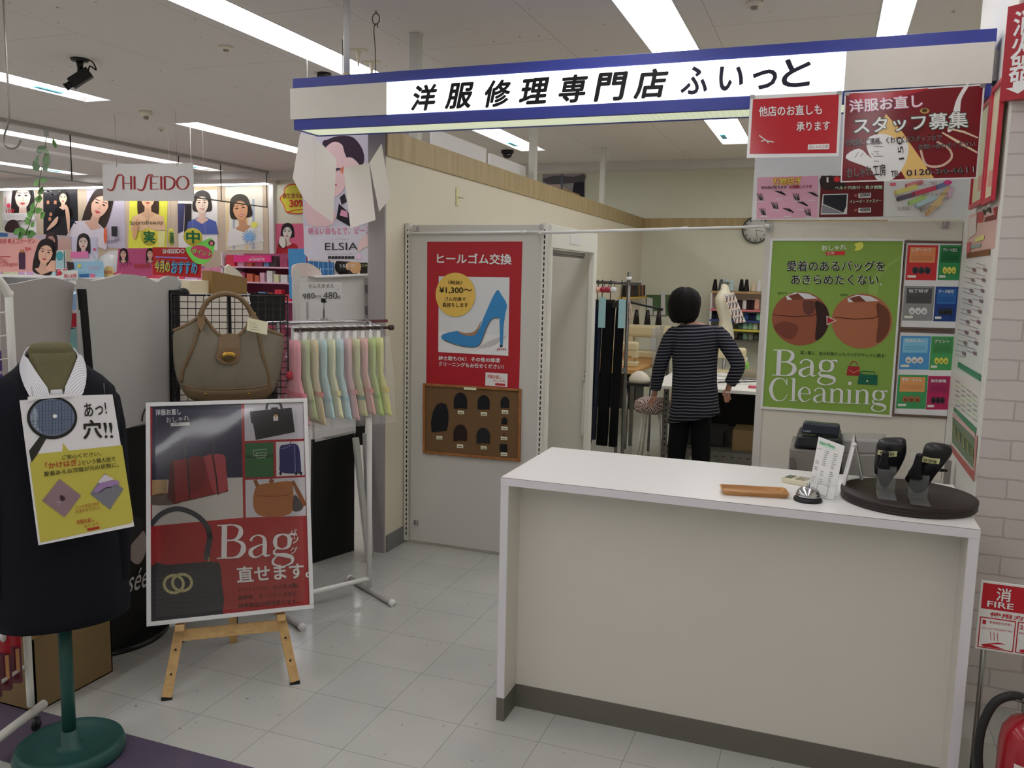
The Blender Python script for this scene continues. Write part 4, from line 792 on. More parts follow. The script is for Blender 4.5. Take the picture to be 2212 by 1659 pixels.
WOODL = wood_mat((184, 152, 104), (166, 134, 88), 3, 40, 40)
ea = thing('wooden_easel', 'light wooden tripod easel under the framed bag repair poster', 'easel', (-2.05, 2.55, 0))
apex = EO+EV*.40-EN*.06; f1, f2, f3 = Vector((-2.232,2.362,.008)), Vector((-1.866,2.652,.008)), Vector((-2.327,2.862,.0))
def flat_leg(p, q, m): mb = MB(); mb.bar(p, q, .026, .036, m, EN); return mb
for f, sgn in ((f1,-1),(f2,1)):
    top = apex+EU*.03*sgn; mb = MB(); d = top-f; e = d.cross(EN).normalized(); g = e.cross(d).normalized()
    mb.obox((top+f)/2, d/2, e*.018, g*.011, WOODL); lg = mb.build('leg', ea, bevel=.002)
    mb = MB(); mb.obox(f-Vector((0,0,.003)), EU*.019, Vector((.63,-.77,0))*.012, (0,0,.005), BLACKP); mb.build('rubber_foot', lg)
    for t in (.075, .155): mb = MB(); mb.lathe([(.0045,-.001),(.0045,.002)], f.lerp(top, t)+EN*.0115, mat((60,44,30), .4), 10, EN); mb.build('peg_hole', lg)
    c = P.p.at((388,1343) if sgn < 0 else (607,1321))-EV*.0225; mb = MB(); mb.obox(c-EN*.012, EU*.016, EN*.03, EV*.012, WOODL); mb.build('support_peg', ea, bevel=.002)
mb = MB(); top = apex-EN*.04; d = top-f3; mb.obox((top+f3)/2, d/2, EU*.016, Vector((.6,-.75,0))*.01, WOODL); mb.build('leg', ea, bevel=.002)
a, b = f1.lerp(apex-EU*.03, .2), f2.lerp(apex+EU*.03, .2); mb = MB(); mb.obox((a+b)/2, (b-a)/2*.96, EN*.009, EV*.022, WOODL); mb.build('cross_bar', ea, bevel=.002)
mb = MB(); mb.obox(apex-EN*.012, EU*.06, EN*.01, EV*.03, WOODL); mb.build('top_block', ea, bevel=.002)
# ================================================================ black mesh panel with the tote bag
GN = Vector((.656, -.755, 0)).normalized(); GU = Vector((.755, .656, 0)).normalized(); GO = Vector((-2.361, 3.032, 1.25))
GP = Panel(GO, GN); GB = mat((22, 22, 23), .35, .4, .3, noise=.05)
tl, tr, br_, bl = [GP.at(p) for p in ((371,637),(621,640),(623,864),(371,868))]
gt = thing('mesh_panel', 'black wire mesh panel holding the brown tote bag', 'mesh panel', Vector((GO.x, GO.y, bl.z)))
mb = MB()
for i in range(16): t = i/15; r = .0035 if i in (0, 15) else .0018; mb.tube([tl.lerp(tr, t), bl.lerp(br_, t)], r, GB, 6)
for i in range(17): t = i/16; r = .0035 if i in (0, 16) else .0018; mb.tube([tl.lerp(bl, t)-GN*.003, tr.lerp(br_, t)-GN*.003], r, GB, 6)
mb.build('wire_grid', gt)
for t in (.03, .5):
    p = bl.lerp(br_, t)-GN*.012; mb = MB(); mb.tube([Vector((p.x, p.y, 0)), p+Vector((0,0,.46))], .008, GB, 10); mb.tube([Vector((p.x, p.y, .008))+GN*.1, Vector((p.x, p.y, .008))-GN*.04], .008, GB, 8); mb.build('stand_leg', gt)
zt2 = Zm(340, 600, 540/2212)
def bagd(p):
    xx = (p[0]-620)/520; yy = (p[1]-800)/560
    return .014+.115*max(0, 1-xx*xx)**.55*max(.12, 1-abs(yy)**2.2)
def bp(p, e=0, back=False): return GP.at(zt2(*p))+GN*((bagd(p) if not back else .012)+e)
def interp(poly, t):
    ls = [(Vector(poly[i+1])-Vector(poly[i])).length for i in range(len(poly)-1)]; s = t*sum(ls)
    for i, l in enumerate(ls):
        if s <= l or i == len(ls)-1: return Vector(poly[i]).lerp(Vector(poly[i+1]), min(1, s/l))
        s -= l
TOP = spline([(140,462),(250,412),(340,356),(385,325),(425,356),(480,430),(548,492),(640,500),(712,492),(780,420),(835,322),(880,372),(980,455),(1108,505)], 4)
BOT = spline([(140,462),(142,600),(152,760),(180,880),(230,985),(330,1060),(600,1090),(900,1062),(1010,985),(1065,860),(1095,690),(1108,505)], 4)
FAB = mat((108, 101, 86), .8, .25, noise=.1, scale=60, bump=.15); LEA = mat((104, 82, 55), .45, .4, noise=.12, scale=40); GOLD = mat((190, 150, 70), .25, .5, 1, raw=True)
bg = thing('tote_bag', 'large taupe canvas tote bag with tan leather handles hanging on the mesh panel', 'handbag', bp((600,1088)))
NX, NY = 36, 14
for nm, back in (('body', False), ('back_body', True)):
    mb = MB(); vs_ = []
    for i in range(NX+1):
        t = .02+.96*i/NX; a, b = interp(TOP, t), interp(BOT, t)
        for j in range(NY+1):
            p = a.lerp(b, j/NY); q = bp(p, 0, back)
            if not back: q += GN*.004*math.sin(p[0]*.021+p[1]*.008)*math.sin(j/NY*PI)
            vs_.append(q)
    mb.add(vs_, [(i*(NY+1)+j, (i+1)*(NY+1)+j, (i+1)*(NY+1)+j+1, i*(NY+1)+j+1) for i in range(NX) for j in range(NY)], FAB, True)
    mb.build(nm, bg, solid=.003)
def strip(pts, w, m, e=.004, name='trim', close=False):
    pp = spline(pts, 4); mb = MB(); L, R = [], []
    for i, p in enumerate(pp):
        d = (pp[min(i+1, len(pp)-1)]-pp[max(i-1, 0)]).normalized(); n_ = Vector((-d.y, d.x))*w/2
        L.append(bp(p+n_, e)); R.append(bp(p-n_, e))
    mb.add(L+R, [(i, i+1, i+1+len(L), i+len(L)) for i in range(len(L)-1)], m, True); return mb.build(name, bg, solid=.003)
strip(TOP[::3]+[TOP[-1]], 24, LEA, .003, 'rim_trim')
strip([(378,370),(340,520),(290,650),(225,800),(215,900)], 22, LEA, .004, 'seam_trim'); strip([(860,380),(890,520),(920,680),(960,810),(975,920)], 22, LEA, .004, 'seam_trim')
strip([(225,925),(330,950),(600,955),(880,940),(985,915)], 14, LEA, .004, 'seam_trim')
mb = MB(); base = [(235,940),(400,958),(600,962),(850,950),(985,925),(1010,985),(900,1062),(600,1090),(330,1060),(240,990)]; N_ = 14; up_, lo_ = spline(base[:5], 4), spline(base[:5:-1]+[base[5]], 4)
rows = []
for j in range(4):
    rows.append([bp(interp([tuple(p) for p in up_], i/20).lerp(interp([tuple(p) for p in lo_], i/20), j/3), .004) for i in range(21)])
mb.loft([r for r in rows], mat((96, 80, 58), .6, .3, noise=.1), cap=False); mb.f = [f for f in mb.f if abs(f[0]%21-f[1]%21) < 2 and abs(f[0]-f[1]) < 20]; mb.m = mb.m[:len(mb.f)]; mb.smooth = mb.smooth[:len(mb.f)]; mb.build('base_patch', bg, solid=.003)
for off in (.02, -.006):
    mb = MB(); hp = spline([(382,335),(400,270),(450,195),(530,150),(620,140),(710,165),(775,225),(815,290),(835,335)], 5)
    mb.tube([GP.at(zt2(*p))+GN*(.05+off) for p in hp], .0105, LEA, 10); mb.build('handle', bg)
for x, dx in ((385,0),(835,0)):
    mb = MB(); mb.quad([bp(q, .03) for q in ((x-26,300),(x+26,300),(x+34,400),(x,460),(x-34,400))], LEA); mb.build('handle_patch', bg, solid=.004)
    mb = MB(); mb.ball(bp((x-2,298),.036), .006, GOLD, 10); mb.build('rivet', bg)
mb = MB(); fl = spline([(556,490),(706,490),(716,600),(722,670),(690,722),(620,740),(550,722),(512,676),(530,600)], 3, True); mb.slab([bp(q, .012) for q in fl], GN, .004, LEA); tab = mb.build('closure_tab', bg, bevel=.001)
mb = MB(); c = bp((620,668), .018); mb.lathe([(.029,-.003),(.029,.003),(.02,.006)], c, GOLD, 20, GN, sx=1, sy=.72); mb.build('clasp', tab)
mb = MB(); mb.slab([c+GU*.024*math.cos(t)+Vector((0,0,1))*(.011*math.sin(t)-.006)+GN*.008 for t in [2*PI*i/16 for i in range(16)]], GN, .002, mat((70,58,36), .3, .5, .6)); mb.build('clasp_plate', tab)
for q in ((422,995),(797,993)): mb = MB(); mb.ball(bp(q,.008), .005, GOLD, 8); mb.build('stud', bg)
pt = Panel(GO+GN*.15, GN); mb = MB(); q = [pt.at(p) for p in zt2([(800,352),(980,392),(970,506),(788,465)])]; mb.slab(q, GN, .001, paper((204,200,170)))
for i in range(4): pt.line(mb, zt2([(812,392+i*20),(870+i*12,404+i*20)]), .7, ink((110,100,80)), 1)
mb.build('price_tag', bg)
mb = MB(); mb.tube([pt.at(zt2(815,365)), bp((826,330), .03)], .0008, ink((220,220,210)), 4); mb.build('tag_string', bg)
for x in (432, 795):
    a = GP.at(zt2(x,140)); mb = MB(); b = GP.at(zt2(x+18,205))+GN*.05
    mb.tube(spline([a-GN*.006-Vector((0,0,.006)), a+Vector((0,0,.006)), a+GN*.012, a.lerp(b,.5), b+GN*.02-Vector((0,0,.01)), b-GN*.012-Vector((0,0,.014)), b-GN*.024], 4), .0016, CHROME, 6); tag(mb.build('s_hook'), 'chrome S hook on the %s side of the tote bag handle' % ('left' if x < 500 else 'right'), 'hook', 'hooks holding the tote bag')
# ================================================================ towel rack
RL, RR = Vector((-2.315, 3.19, 0)), Vector((-2.08, 3.60, 0)); RD = (RR-RL).normalized(); RQ = Vector((RD.y, -RD.x, 0))
RW = mat((206, 204, 200), .3, .4, noise=.03); RZ = hit(803, 694, 'y', 3.6).z
rk = thing('towel_rack', 'white tube garment rack on T feet with dress towels on its top rail', 'rack', (-2.2, 3.4, 0))
for p in (RL, RR):
    mb = MB(); z_ = .93 if p is RR else .9
    mb.tube([p+Vector((0,0,.02)), p+Vector((0,0,z_))], .0135, RW, 14); po = mb.build('post', rk)
    mb = MB(); mb.tube([p+Vector((0,0,z_)), p+Vector((0,0,RZ))], .010, CHROME, 12); mb.build('inner_post', po)
    mb = MB(); mb.tube([p+Vector((0,0,z_-.025)), p+Vector((0,0,z_+.012))], .017, CHROME, 12); mb.build('clamp', po)
    a, b = p+RQ*.215+Vector((0,0,.016)), p-RQ*.2+Vector((0,0,.016)); mb = MB(); mb.tube([a, b], .0155, mat((150,148,146), .35, .4), 14); ft = mb.build('foot', rk)
    mb = MB(); mb.tube([a-RQ*.008, a+RQ*.012], .0175, PWHITE, 14); mb.build('end_cap', ft); mb = MB(); mb.tube([b+RQ*.008, b-RQ*.012], .0175, PWHITE, 14); mb.build('end_cap', ft)
mb = MB(); mb.tube([RL+Vector((0,0,.075)), RR+Vector((0,0,.075))], .012, RW, 12); mb.build('base_bar', rk)
mb = MB(); mb.tube([RL-RD*.1+Vector((0,0,RZ)), RR+RD*.1+Vector((0,0,RZ))], .008, CHROME, 12); mb.build('top_rail', rk)
RB = RQ*.155; z_r = RZ-.022; BRN = mat((58, 44, 40), .35, .4)
mb = MB(); r0, r1 = RL+RD*.01+RB+Vector((0,0,z_r)), RR+RD*.03+RB+Vector((0,0,z_r)); mb.tube([r0, r1], .0075, BRN, 10); mb.tube([r1-RD*.012, r1+RD*.008], .0125, BRN, 12); mb.build('towel_rod', rk)
for p in (RL+RD*.03, RR-RD*.03): mb = MB(); c = p+Vector((0,0,RZ)); mb.tube([c+RB*1.1+Vector((0,0,-.022)), c+RB+Vector((0,0,-.034)), c+RB*.85+Vector((0,0,-.02)), c+RB*.1+Vector((0,0,.012)), c-RB*.1+Vector((0,0,.002))], .0025, CHROME, 6); mb.build('hook', rk)
TOW = [((206,120,136),(196,90,112),'strong pink'), ((150,176,110),(110,150,90),'leaf green with a dark bow'), ((206,176,130),(196,96,90),'cream orange with a red flower'), ((140,186,196),(120,170,190),'aqua blue'), ((206,196,146),(196,180,110),'pale cream'),
       ((150,190,204),(120,166,196),'light blue'), ((206,146,150),(206,120,130),'rose pink'), ((176,186,120),(70,120,90),'olive green with a dark bow'), ((206,140,140),(200,110,110),'coral pink'), ((140,180,70),(110,160,50),'bright green'), ((226,196,96),(216,176,60),'yellow')]
CLR = mat((245, 248, 248), .08, .5, noise=0, alpha=.10, raw=True)
n_t = len(TOW)
for i, (c1, c2, nm) in enumerate(TOW):
    o = r0.lerp(r1, .0+.84*i/(n_t-1)); o = Vector((o.x, o.y, z_r))
    t = thing('dress_towel', nm+' dress towel in a clear sleeve on the rack', 'towel', o-Vector((0,0,.40)), 'dress towels on the rack')
    rnd = random.Random(i); ht = .40+rnd.uniform(-.02,.012)
    prof = [(.0,.050,.012),(.05,.054,.013),(.12,.054,.013),(.17,.050,.013),(.22,.075,.014),(.30,.104,.0145),(.36,.124,.015),(1,.134,.0145)]
    def ring(z, w, d, ph): return [o+RQ*(w*math.cos(a)*(1+.03*math.sin(7*a+ph)))+RD*(d*math.sin(a)*(1+.16*math.sin(9*a+ph)))-Vector((0,0,z)) for a in [2*PI*j/30 for j in range(30)]]
    c1 = tuple(int(v*.74+w*.26) for v, w in zip(c1, (206,196,186))); c2 = tuple(int(v*.8+w*.2) for v, w in zip(c2, (206,196,186)))
    mt = mat(c1, .9, .1, noise=.1, scale=160, bump=.2)
    mb = MB(); mb.loft([ring(.045+min(z, .365)*(ht-.05)/.37 if z < 1 else ht, w, d, i*1.3) for z, w, d in prof], mt); mb.build('towel', t)
    mb = MB(); zz = .30 if i % 2 else .27; mb.loft([ring(zz, .098, .0158, i*1.3), ring(zz+.02, .104, .016, i*1.3)], mat(c2, .9, .1, noise=.1, scale=90), False); mb.build('waist_band', t)
    if 'flower' in nm or 'strong' in nm:
        mb = MB(); c = o-RD*.0175-RQ*.012-Vector((0,0,.19 if 'flower' in nm else .2)); mb.ball(c, .019, mat((170,60,70), .9, .1, noise=.2), 10); mb.build('flower', t)
    if 'bow' in nm: mb = MB(); c = o-RD*.018-RQ*.0-Vector((0,0,.285)); mb.ball(c, .012, mat((50,70,60), .9, .1), 8); mb.build('bow', t)
    mb = MB(); mb.loft([[o+RQ*(a*w)+RD*(b*.0170)-Vector((0,0,z)) for a, b in ((-1,-1),(1,-1),(1,1),(-1,1))] for z, w in ((.035,.08),(.2,.125),(.43,.14))], CLR, True, False); mb.build('clear_sleeve', t)
    mb = MB(); mb.obox(o-ZV*.032, RQ*.014, RD*.01, ZV*.021, PWHITE); mb.obox(o-RQ*.0125, RQ*.002, RD*.01, ZV*.0125, PWHITE); mb.obox(o+ZV*.0115, RQ*.014, RD*.01, ZV*.002, PWHITE); mb.build('hanger_loop', t)
# price sign over the rack
zs = Zm(620, 560, 260/2157); zs_ = 260/2157
P = Poster('price_card', 'clear sleeved handwritten towel price card clipped over the towel rack', 'price card', (0, 3.5, 1.5), SF, zs([(215,415),(980,412),(982,745),(222,766)]), (182, 182, 180), thick=.002)
HW = (70, 68, 66)
P.text('ドレスタオル', zs(405,518), zs(850,510), 74*zs_, HW, 0); P.text('一律', zs(868,556), zs(936,552), 28*zs_, (120,116,112), 0)
P.text('980', zs(292,718), zs(505,700), 100*zs_, HW, .002); P.text('円を', zs(515,705), zs(625,690), 52*zs_, HW, 0); P.text('480', zs(660,712), zs(905,712), 125*zs_, HW, .004); P.text('円', zs(908,722), zs(962,718), 66*zs_, HW, 0)
mb = MB(); a = P.p.at(zs(655,740), -3); b = P.p.at(zs(655,1050), -3); mb.tube([a, b], .004, STEEL, 8); mb.obox(a, (.012,0,0), (0,.005,0), (0,0,.01), BLACKP); 
for i in range(6): c = P.p.at(zs(600+i*24,1050), -3); mb.tube([c, c-Vector((0,0,.022))], .003, STEEL, 6)
mb.obox(P.p.at(zs(660,1072), -3), (.034,0,0), (0,.012,0), (0,0,.006), CLEAR)
P.done(); mb.build('clip_stand', P.t)
# ================================================================ backs of the cosmetics fixtures
FX = -2.70; FN = (1, 0, 0)
BKW = mat((158, 157, 154), .4, .35, noise=.03, scale=3); BKC = mat((198, 190, 178), .4, .35, noise=.02, scale=3); BKG = mat((146, 139, 136), .4, .35, noise=.02); BLK = mat((17, 17, 18), .45, .3, noise=.15, scale=6)
z6b = Zm(0, 560, 480/2212)
def fslab(mb, x, pts, m, th=.018):
    mb.slab([hit(p[0], p[1], 'x', x) for p in pts], (1,0,0), th, m)
f0 = thing('fixture_back', 'greige back board with curved top behind the suit mannequin', 'display fixture', (-2.78, 2.35, 0), 'backs of the cosmetics fixtures')
mb = MB(); top = spline([(2,616),(34,613),(65,607),(104,600),(130,603),(160,612)], 4); fslab(mb, -2.76, [tuple(p) for p in top]+[(158,640),(152,735),(150,830),(150,1215),(2,1240)], BKG); mb.build('back_board', f0)
mb = MB(); mb.box((-3.3,2.1,0), (-2.93,2.36,.9), BLK); mb.build('cabinet', f0)
f1_ = thing('fixture_back', 'white scalloped back board with black powder graphic below, left of the easel', 'display fixture', (-2.72, 2.75, 0), 'backs of the cosmetics fixtures')
mb = MB(); top = spline(z6b([(790,205),(940,212),(1090,182),(1200,152),(1350,156),(1470,186),(1560,228),(1620,190),(1690,166),(1760,182),(1800,250)]), 4)
fslab(mb, FX, [tuple(p) for p in top]+[(368,640),(368,898),(318,912),(267,927),(178,946),(172,640)], BKW); mb.build('back_board', f1_)
mb = MB(); fslab(mb, FX+.012, z6b([(800,298),(860,298),(925,1060),(960,1500),(905,1520),(866,1030)]), BLK); mb.build('black_post', f1_)
yl, yr = hit(178,946,'x',FX).y, hit(368,898,'x',FX).y; zl = hit(178,946,'x',FX).z
mb = MB(); mb.box((FX-.03, yl, .02), (FX-.002, yr, zl), BLK); mb.build('lower_panel', f1_)
mb = MB(); mb.lathe([(.27,0),(.27,.012),(.255,.02),(.1,.022)], (FX-.21, yl+.26, 0), mat((16,16,17), .2, .5), 40); mb.build('round_base', f1_)
VP_ = Panel((FX, 0, 0), FN, .001); zc = Zm(0, 1100, 480/2212); mb = MB()
VP_.poly(mb, spline(zc([(1150,80),(1380,80),(1425,150),(1410,260),(1340,350),(1240,385),(1150,390)]), 3, True), ink((40,40,42)), 1)
VP_.poly(mb, spline(zc([(1380,260),(1430,215),(1455,320),(1440,450),(1380,545),(1310,520),(1270,420),(1290,370)]), 3, True), ink((150,140,136)), 2); VP_.poly(mb, spline(zc([(1150,400),(1200,380),(1270,390),(1290,460),(1250,500),(1155,480)]), 3, True), ink((146,104,84)), 2)
rr = random.Random(3)
for i in range(60): VP_.ell(mb, zc(rr.uniform(1155,1290), rr.uniform(480,610)), .8, .8, ink([(130,100,84),(90,70,60),(170,150,140)][i%3]), 2, 6)
mb.build('picture', f1_)
mb = MB(); VP_.text(mb, 'Visée', zc(1120,890), zc(1455,770), zc(1165,650), ink((176,174,172)), .004, 3); mb.build('lettering', f1_)
mb = MB(); a = hit(316,880,'x',FX+.004); mb.tube(spline([hit(318,876,'x',FX+.004), hit(309,895,'x',FX+.004), hit(307,910,'x',FX+.004)], 4), .003, BLACKP, 6); mb.build('cable', f1_)
f2_ = thing('fixture_back', 'cream back board between black posts behind the mesh panel', 'display fixture', (-2.72, 3.3, 0), 'backs of the cosmetics fixtures')
mb = MB(); fslab(mb, FX-.01, [(386,638),(540,634),(540,872),(386,878)], BKC); mb.build('back_board', f2_)
mb = MB(); fslab(mb, FX+.012, [(369,627),(387,626),(389,900),(372,902)], BLK); mb.build('black_post', f2_)
y0_, y1_ = hit(388,870,'x',FX).y, hit(612,870,'x',FX).y
mb = MB(); fslab(mb, FX-.012, [(538,632),(616,636),(616,694),(538,698)], BLK); mb.build('dark_panel', f2_)
mb = MB(); mb.box((FX-.05, y0_, 0), (FX-.012, y1_, hit(388,874,'x',FX).z), BLK); mb.build('lower_panel', f2_)
mb = MB(); fslab(mb, FX-.014, [(540,698),(616,694),(616,872),(540,876)], mat((150, 60, 84), .5)); mb.build('pink_panel', f2_)
f3_ = thing('fixture_back', 'white fixture back with ledge and black lower panel beside the grey partition end', 'display fixture', (-2.6, 3.95, 0), 'backs of the cosmetics fixtures')
F3N = Vector((.952, -.305, 0)); F3 = Panel((-2.575, 3.90, 0), F3N, .001)
def p3(mb, pts, m, th=.018, off=0): mb.slab([F3.at(p)+F3N*off for p in pts], F3N, th, m)
BKW3 = mat((192, 190, 190), .4, .35, noise=.02)
mb = MB(); p3(mb, zs([(125,340),(1480,300),(1490,1300),(1400,2200),(150,2300)]), BKW3)
mb.build('back_board', f3_)
mb = MB(); p3(mb, [(677,880),(788,868),(788,930),(679,955)], BKW3, .018, .004); mb.build('skirt_board', f3_)
mb = MB(); p3(mb, [tuple(p) for p in spline(zs([(110,330),(110,170),(150,100),(280,70),(420,80),(540,150),(620,230),(640,330)]), 3)], mat((190,176,170), .4), .012, -.004); mb.build('scalloped_header', f3_)
mb = MB(); p3(mb, zs([(110,180),(215,180),(240,1300),(150,1300)]), mat((182,180,178), .4), .012, .006); mb.build('side_post', f3_)
mb = MB(); p3(mb, zs([(375,300),(1445,258),(1445,292),(440,335)]), PWHITE, .06, .04); mb.build('top_ledge', f3_, bevel=.003)
mb = MB(); p3(mb, zs([(1385,345),(1455,335),(1465,1200),(1400,1210)]), mat((150,150,156), .4), .01, .004); mb.build('hinge_strip', f3_)
for a, b in ((460,612),(842,996)): mb = MB(); p3(mb, zs([(1388,a),(1424,a),(1430,b),(1398,b)]), mat((96,94,100), .4), .006, .009); mb.build('hinge', f3_)
mb = MB(); p3(mb, zs([(345,760),(380,760),(385,1080),(345,1080)]), mat((150,146,152), .4), .004, .002); mb.build('slot_strip', f3_)
mb = MB(); p3(mb, [(676,950),(765,930),(764,1192),(674,1222)], BLK, .02, .004); mb.build('lower_panel', f3_)
mb = MB(); p3(mb, [(768,880),(788,876),(786,960),(767,962)], BLK, .012, .008); mb.build('dark_edge', f3_)
for k, (a, b, lb) in enumerate((((768,945),(797,1195),'pale'), ((790,935),(800,1150),'grey'))):
    A_, B_ = hit(a[0],a[1],'y',4.06+.075*k), hit(b[0],b[1],'y',4.0+.075*k); B_.z = .012; mb = MB(); mb.bar(B_, A_, .045, .02, mat((150,150,150) if k else (166,166,162), .4), (1,0,0))
    tag(mb.build('leaning_bar', bevel=.003), '%s folded metal bar leaning beside the grey partition end' % lb, 'bar', 'leaning metal bars')
# things on top of the fixtures
c = hit(396, 634, 'x', -2.74); mb = MB(); mb.ball(c+Vector((0,.0,.0)), .026, BLK, 16); tag(mb.build('black_ball'), 'round black knob at the top left corner of the mesh panel', 'knob')
mb = MB(); mb.slab([hit(p[0],p[1],'x',-2.73) for p in ((410,607),(461,606),(459,635),(410,634))], (1,0,0), .05, mat((206,190,160), .6)); tag(mb.build('card_box'), 'small cream card box standing behind the mesh panel top', 'box', 'boxes above the mesh panel')
mb = MB(); mb.slab([hit(p[0],p[1],'x',-2.71) for p in ((459,585),(534,601),(533,635),(458,635))], (1,0,0), .06, mat((128,100,58), .7, .2, noise=.08)); tag(mb.build('card_box'), 'brown open cardboard flap standing behind the mesh panel top', 'box', 'boxes above the mesh panel')
mb = MB(); mb.slab([hit(p[0],p[1],'x',-2.80) for p in ((488,577),(495,571),(515,585),(526,598),(488,592))], (1,0,0), .01, mat((206,196,180), .6)); tag(mb.build('card_piece'), 'pale torn card rising behind the brown cardboard flap', 'card')
# ================================================================ suit mannequin
MC = Vector((-2.255, 1.95, 0)); MN = Vector((.80, -.60, 0)).normalized(); MU = Vector((.60, .80, 0)).normalized(); ZV = Vector((0,0,1))
SUIT = mat((11, 12, 22), .75, .25, noise=.2, scale=220); TEAL = mat((26, 66, 62), .4, .4, noise=.08, scale=14); OLIVE = mat((92, 88, 62), .85, .15, noise=.1, scale=80)
mq = thing('suit_mannequin', 'headless tailor mannequin in a dark suit jacket on a teal pole stand', 'mannequin', (MC.x, MC.y, 0))
def mring(w, d, z, n=32, cx=0, cy=0): return [MC+MU*(w*math.copysign(abs(math.cos(a))**.85, math.cos(a))+cx)+MN*(d*math.sin(a)+cy)+ZV*z for a in [2*PI*j/n for j in range(n)]]
JK = [(.198,.145,.485),(.2,.148,.52),(.19,.14,.70),(.178,.128,.88),(.182,.135,1.0),(.19,.14,1.1),(.19,.132,1.17),(.176,.115,1.225),(.142,.098,1.262),(.105,.084,1.29),(.082,.076,1.318)]
mb = MB(); mb.loft([mring(*j) for j in JK], SUIT); mb.build('jacket', mq)
for s in (-1, 1):
    rs = []
    for x, y, z, r in ((.14,-.01,1.228,.045),(.165,-.012,1.19,.05),(.18,-.01,1.10,.048),(.186,.01,.92,.045),(.184,.03,.74,.042),(.178,.04,.60,.038)):
        rs.append([MC+MU*(s*(x-.012)+r*.8*math.cos(a))+MN*(y+r*math.sin(a))+ZV*(z+.0) for a in [2*PI*j/16 for j in range(16)]])
    mb = MB(); mb.loft(rs, SUIT); mb.build('sleeve', mq)
def jsurf(u, z, e=.0):          # point on the jacket front at lateral u, height z
    for (w0, d0, z0), (w1, d1, z1) in zip(JK[:-1], JK[1:]):
        if z0 <= z <= z1: t = (z-z0)/(z1-z0); w, d = w0+(w1-w0)*t, d0+(d1-d0)*t; break
    else: w, d = JK[-1][:2]
    x = min(.98, abs(u)/w); x = x**(1/.85); return MC+MU*u+MN*(d*math.sqrt(max(.02, 1-x*x))+e)+ZV*z
def shirt_fn(N, L, b):
    tc = N.new('ShaderNodeTexCoord'); wv = N.new('ShaderNodeTexWave'); wv.inputs['Scale'].default_value = 75; L.new(tc.outputs['Object'], wv.inputs['Vector'])
    mx = N.new('ShaderNodeMix'); mx.data_type = 'RGBA'; mx.inputs[6].default_value = C4((206,206,214)); mx.inputs[7].default_value = C4((168,168,180)); L.new(wv.outputs['Fac'], mx.inputs[0]); L.new(mx.outputs[2], b.inputs['Base Color'])
SHIRT = node_mat(shirt_fn, .7, .2)
def panel3(pts, e, m, name, th=.003):
    mb = MB(); ps = [jsurf(u, z, e) for u, z in pts]; mb.quad(ps, m); return mb.build(name, mq, solid=th)
def front(rows, e, m, name, n=8):
    mb = MB(); R_ = [[jsurf(a+(b-a)*i/n, z, e) for i in range(n+1)] for z, a, b in rows]
    mb.add([p for r in R_ for p in r], [(j*(n+1)+i, j*(n+1)+i+1, (j+1)*(n+1)+i+1, (j+1)*(n+1)+i) for j in range(len(R_)-1) for i in range(n)], m, True); return mb.build(name, mq, solid=.003)
front([(1.0,-.005,.02),(1.08,-.03,.032),(1.16,-.05,.05),(1.22,-.062,.062),(1.27,-.066,.066),(1.30,-.06,.06)], .006, SHIRT, 'shirt_front')
front([(1.0,-.002,.014),(1.1,-.014,.016),(1.17,-.014,.016),(1.2,-.012,.012)], .013, mat((186,186,190), .7, .2, noise=.1), 'necktie')
front([(1.2,-.013,.013),(1.225,-.019,.019),(1.238,-.015,.015)], .018, mat((176,176,180), .7, .2, noise=.1), 'tie_knot')
front([(1.0,-.02,.0),(1.08,-.095,-.026),(1.15,-.12,-.046),(1.175,-.1,-.052),(1.25,-.085,-.066),(1.285,-.08,-.068)], .010, SUIT, 'lapel'); front([(1.0,.0,.02),(1.08,.028,.095),(1.15,.046,.12),(1.175,.052,.1),(1.25,.066,.085),(1.285,.068,.08)], .010, SUIT, 'lapel')
for sg_ in (-1, 1):
    inn = [(.074,1.352,.012),(.06,1.318,.02),(.036,1.272,.028),(.006,1.226,.032)]; out_ = [(.094,1.308,.014),(.09,1.272,.022),(.078,1.226,.028),(.042,1.172,.032)]
    mb = MB(); mb.add([jsurf(u*sg_, z, e) for u, z, e in inn+out_], [(i, i+1, i+5, i+4) for i in range(3)], SHIRT); mb.build('collar_wing', mq, solid=.003, sub=1)
front([(1.215,-.012,.012),(1.245,-.03,.03),(1.285,-.05,.05),(1.315,-.06,.06),(1.345,-.062,.062)], .016, OLIVE, 'neck_front')
mb = MB(); nk = [(.066,.062,1.24),(.064,.062,1.28),(.062,.062,1.32),(.062,.064,1.352),(.054,.056,1.366),(.02,.02,1.372)]; mb.loft([mring(w, d, z, 24, .0, .0) for w, d, z in nk], OLIVE); mb.build('neck', mq)
def coll(k, n=28):
    top, bot = [], []
    for i in range(n+1):
        a = PI/2+(.30)+(2*PI-.60)*i/n; fr_ = (1+math.sin(a))/2
        top.append(MC+MU*.073*math.cos(a)+MN*(.072*math.sin(a)+.012*fr_)+ZV*(1.362-.095*fr_**1.5))
        bot.append(MC+MU*(.088+.012*fr_)*math.cos(a)+MN*((.084+.03*fr_**3)*math.sin(a)+.012*fr_)+ZV*(1.318-.095*fr_**1.5-.035*fr_**4))
    return top, bot
tp, bt = coll(0); mb = MB(); n_ = len(tp); mb.add(tp+bt, [(i, i+1, i+1+n_, i+n_) for i in range(n_-1)], SHIRT, True); mb.build('shirt_collar', mq, solid=.004)
mb = MB(); mb.tube([MC+ZV*.02, MC+ZV*.5], .021, TEAL, 18); mb.build('pole', mq)
mb = MB(); mb.lathe([(.165,0),(.17,.02),(.162,.045),(.15,.052),(.14,.04),(.05,.03),(.028,.034),(.024,.09)], MC, TEAL, 48); mb.build('base', mq)
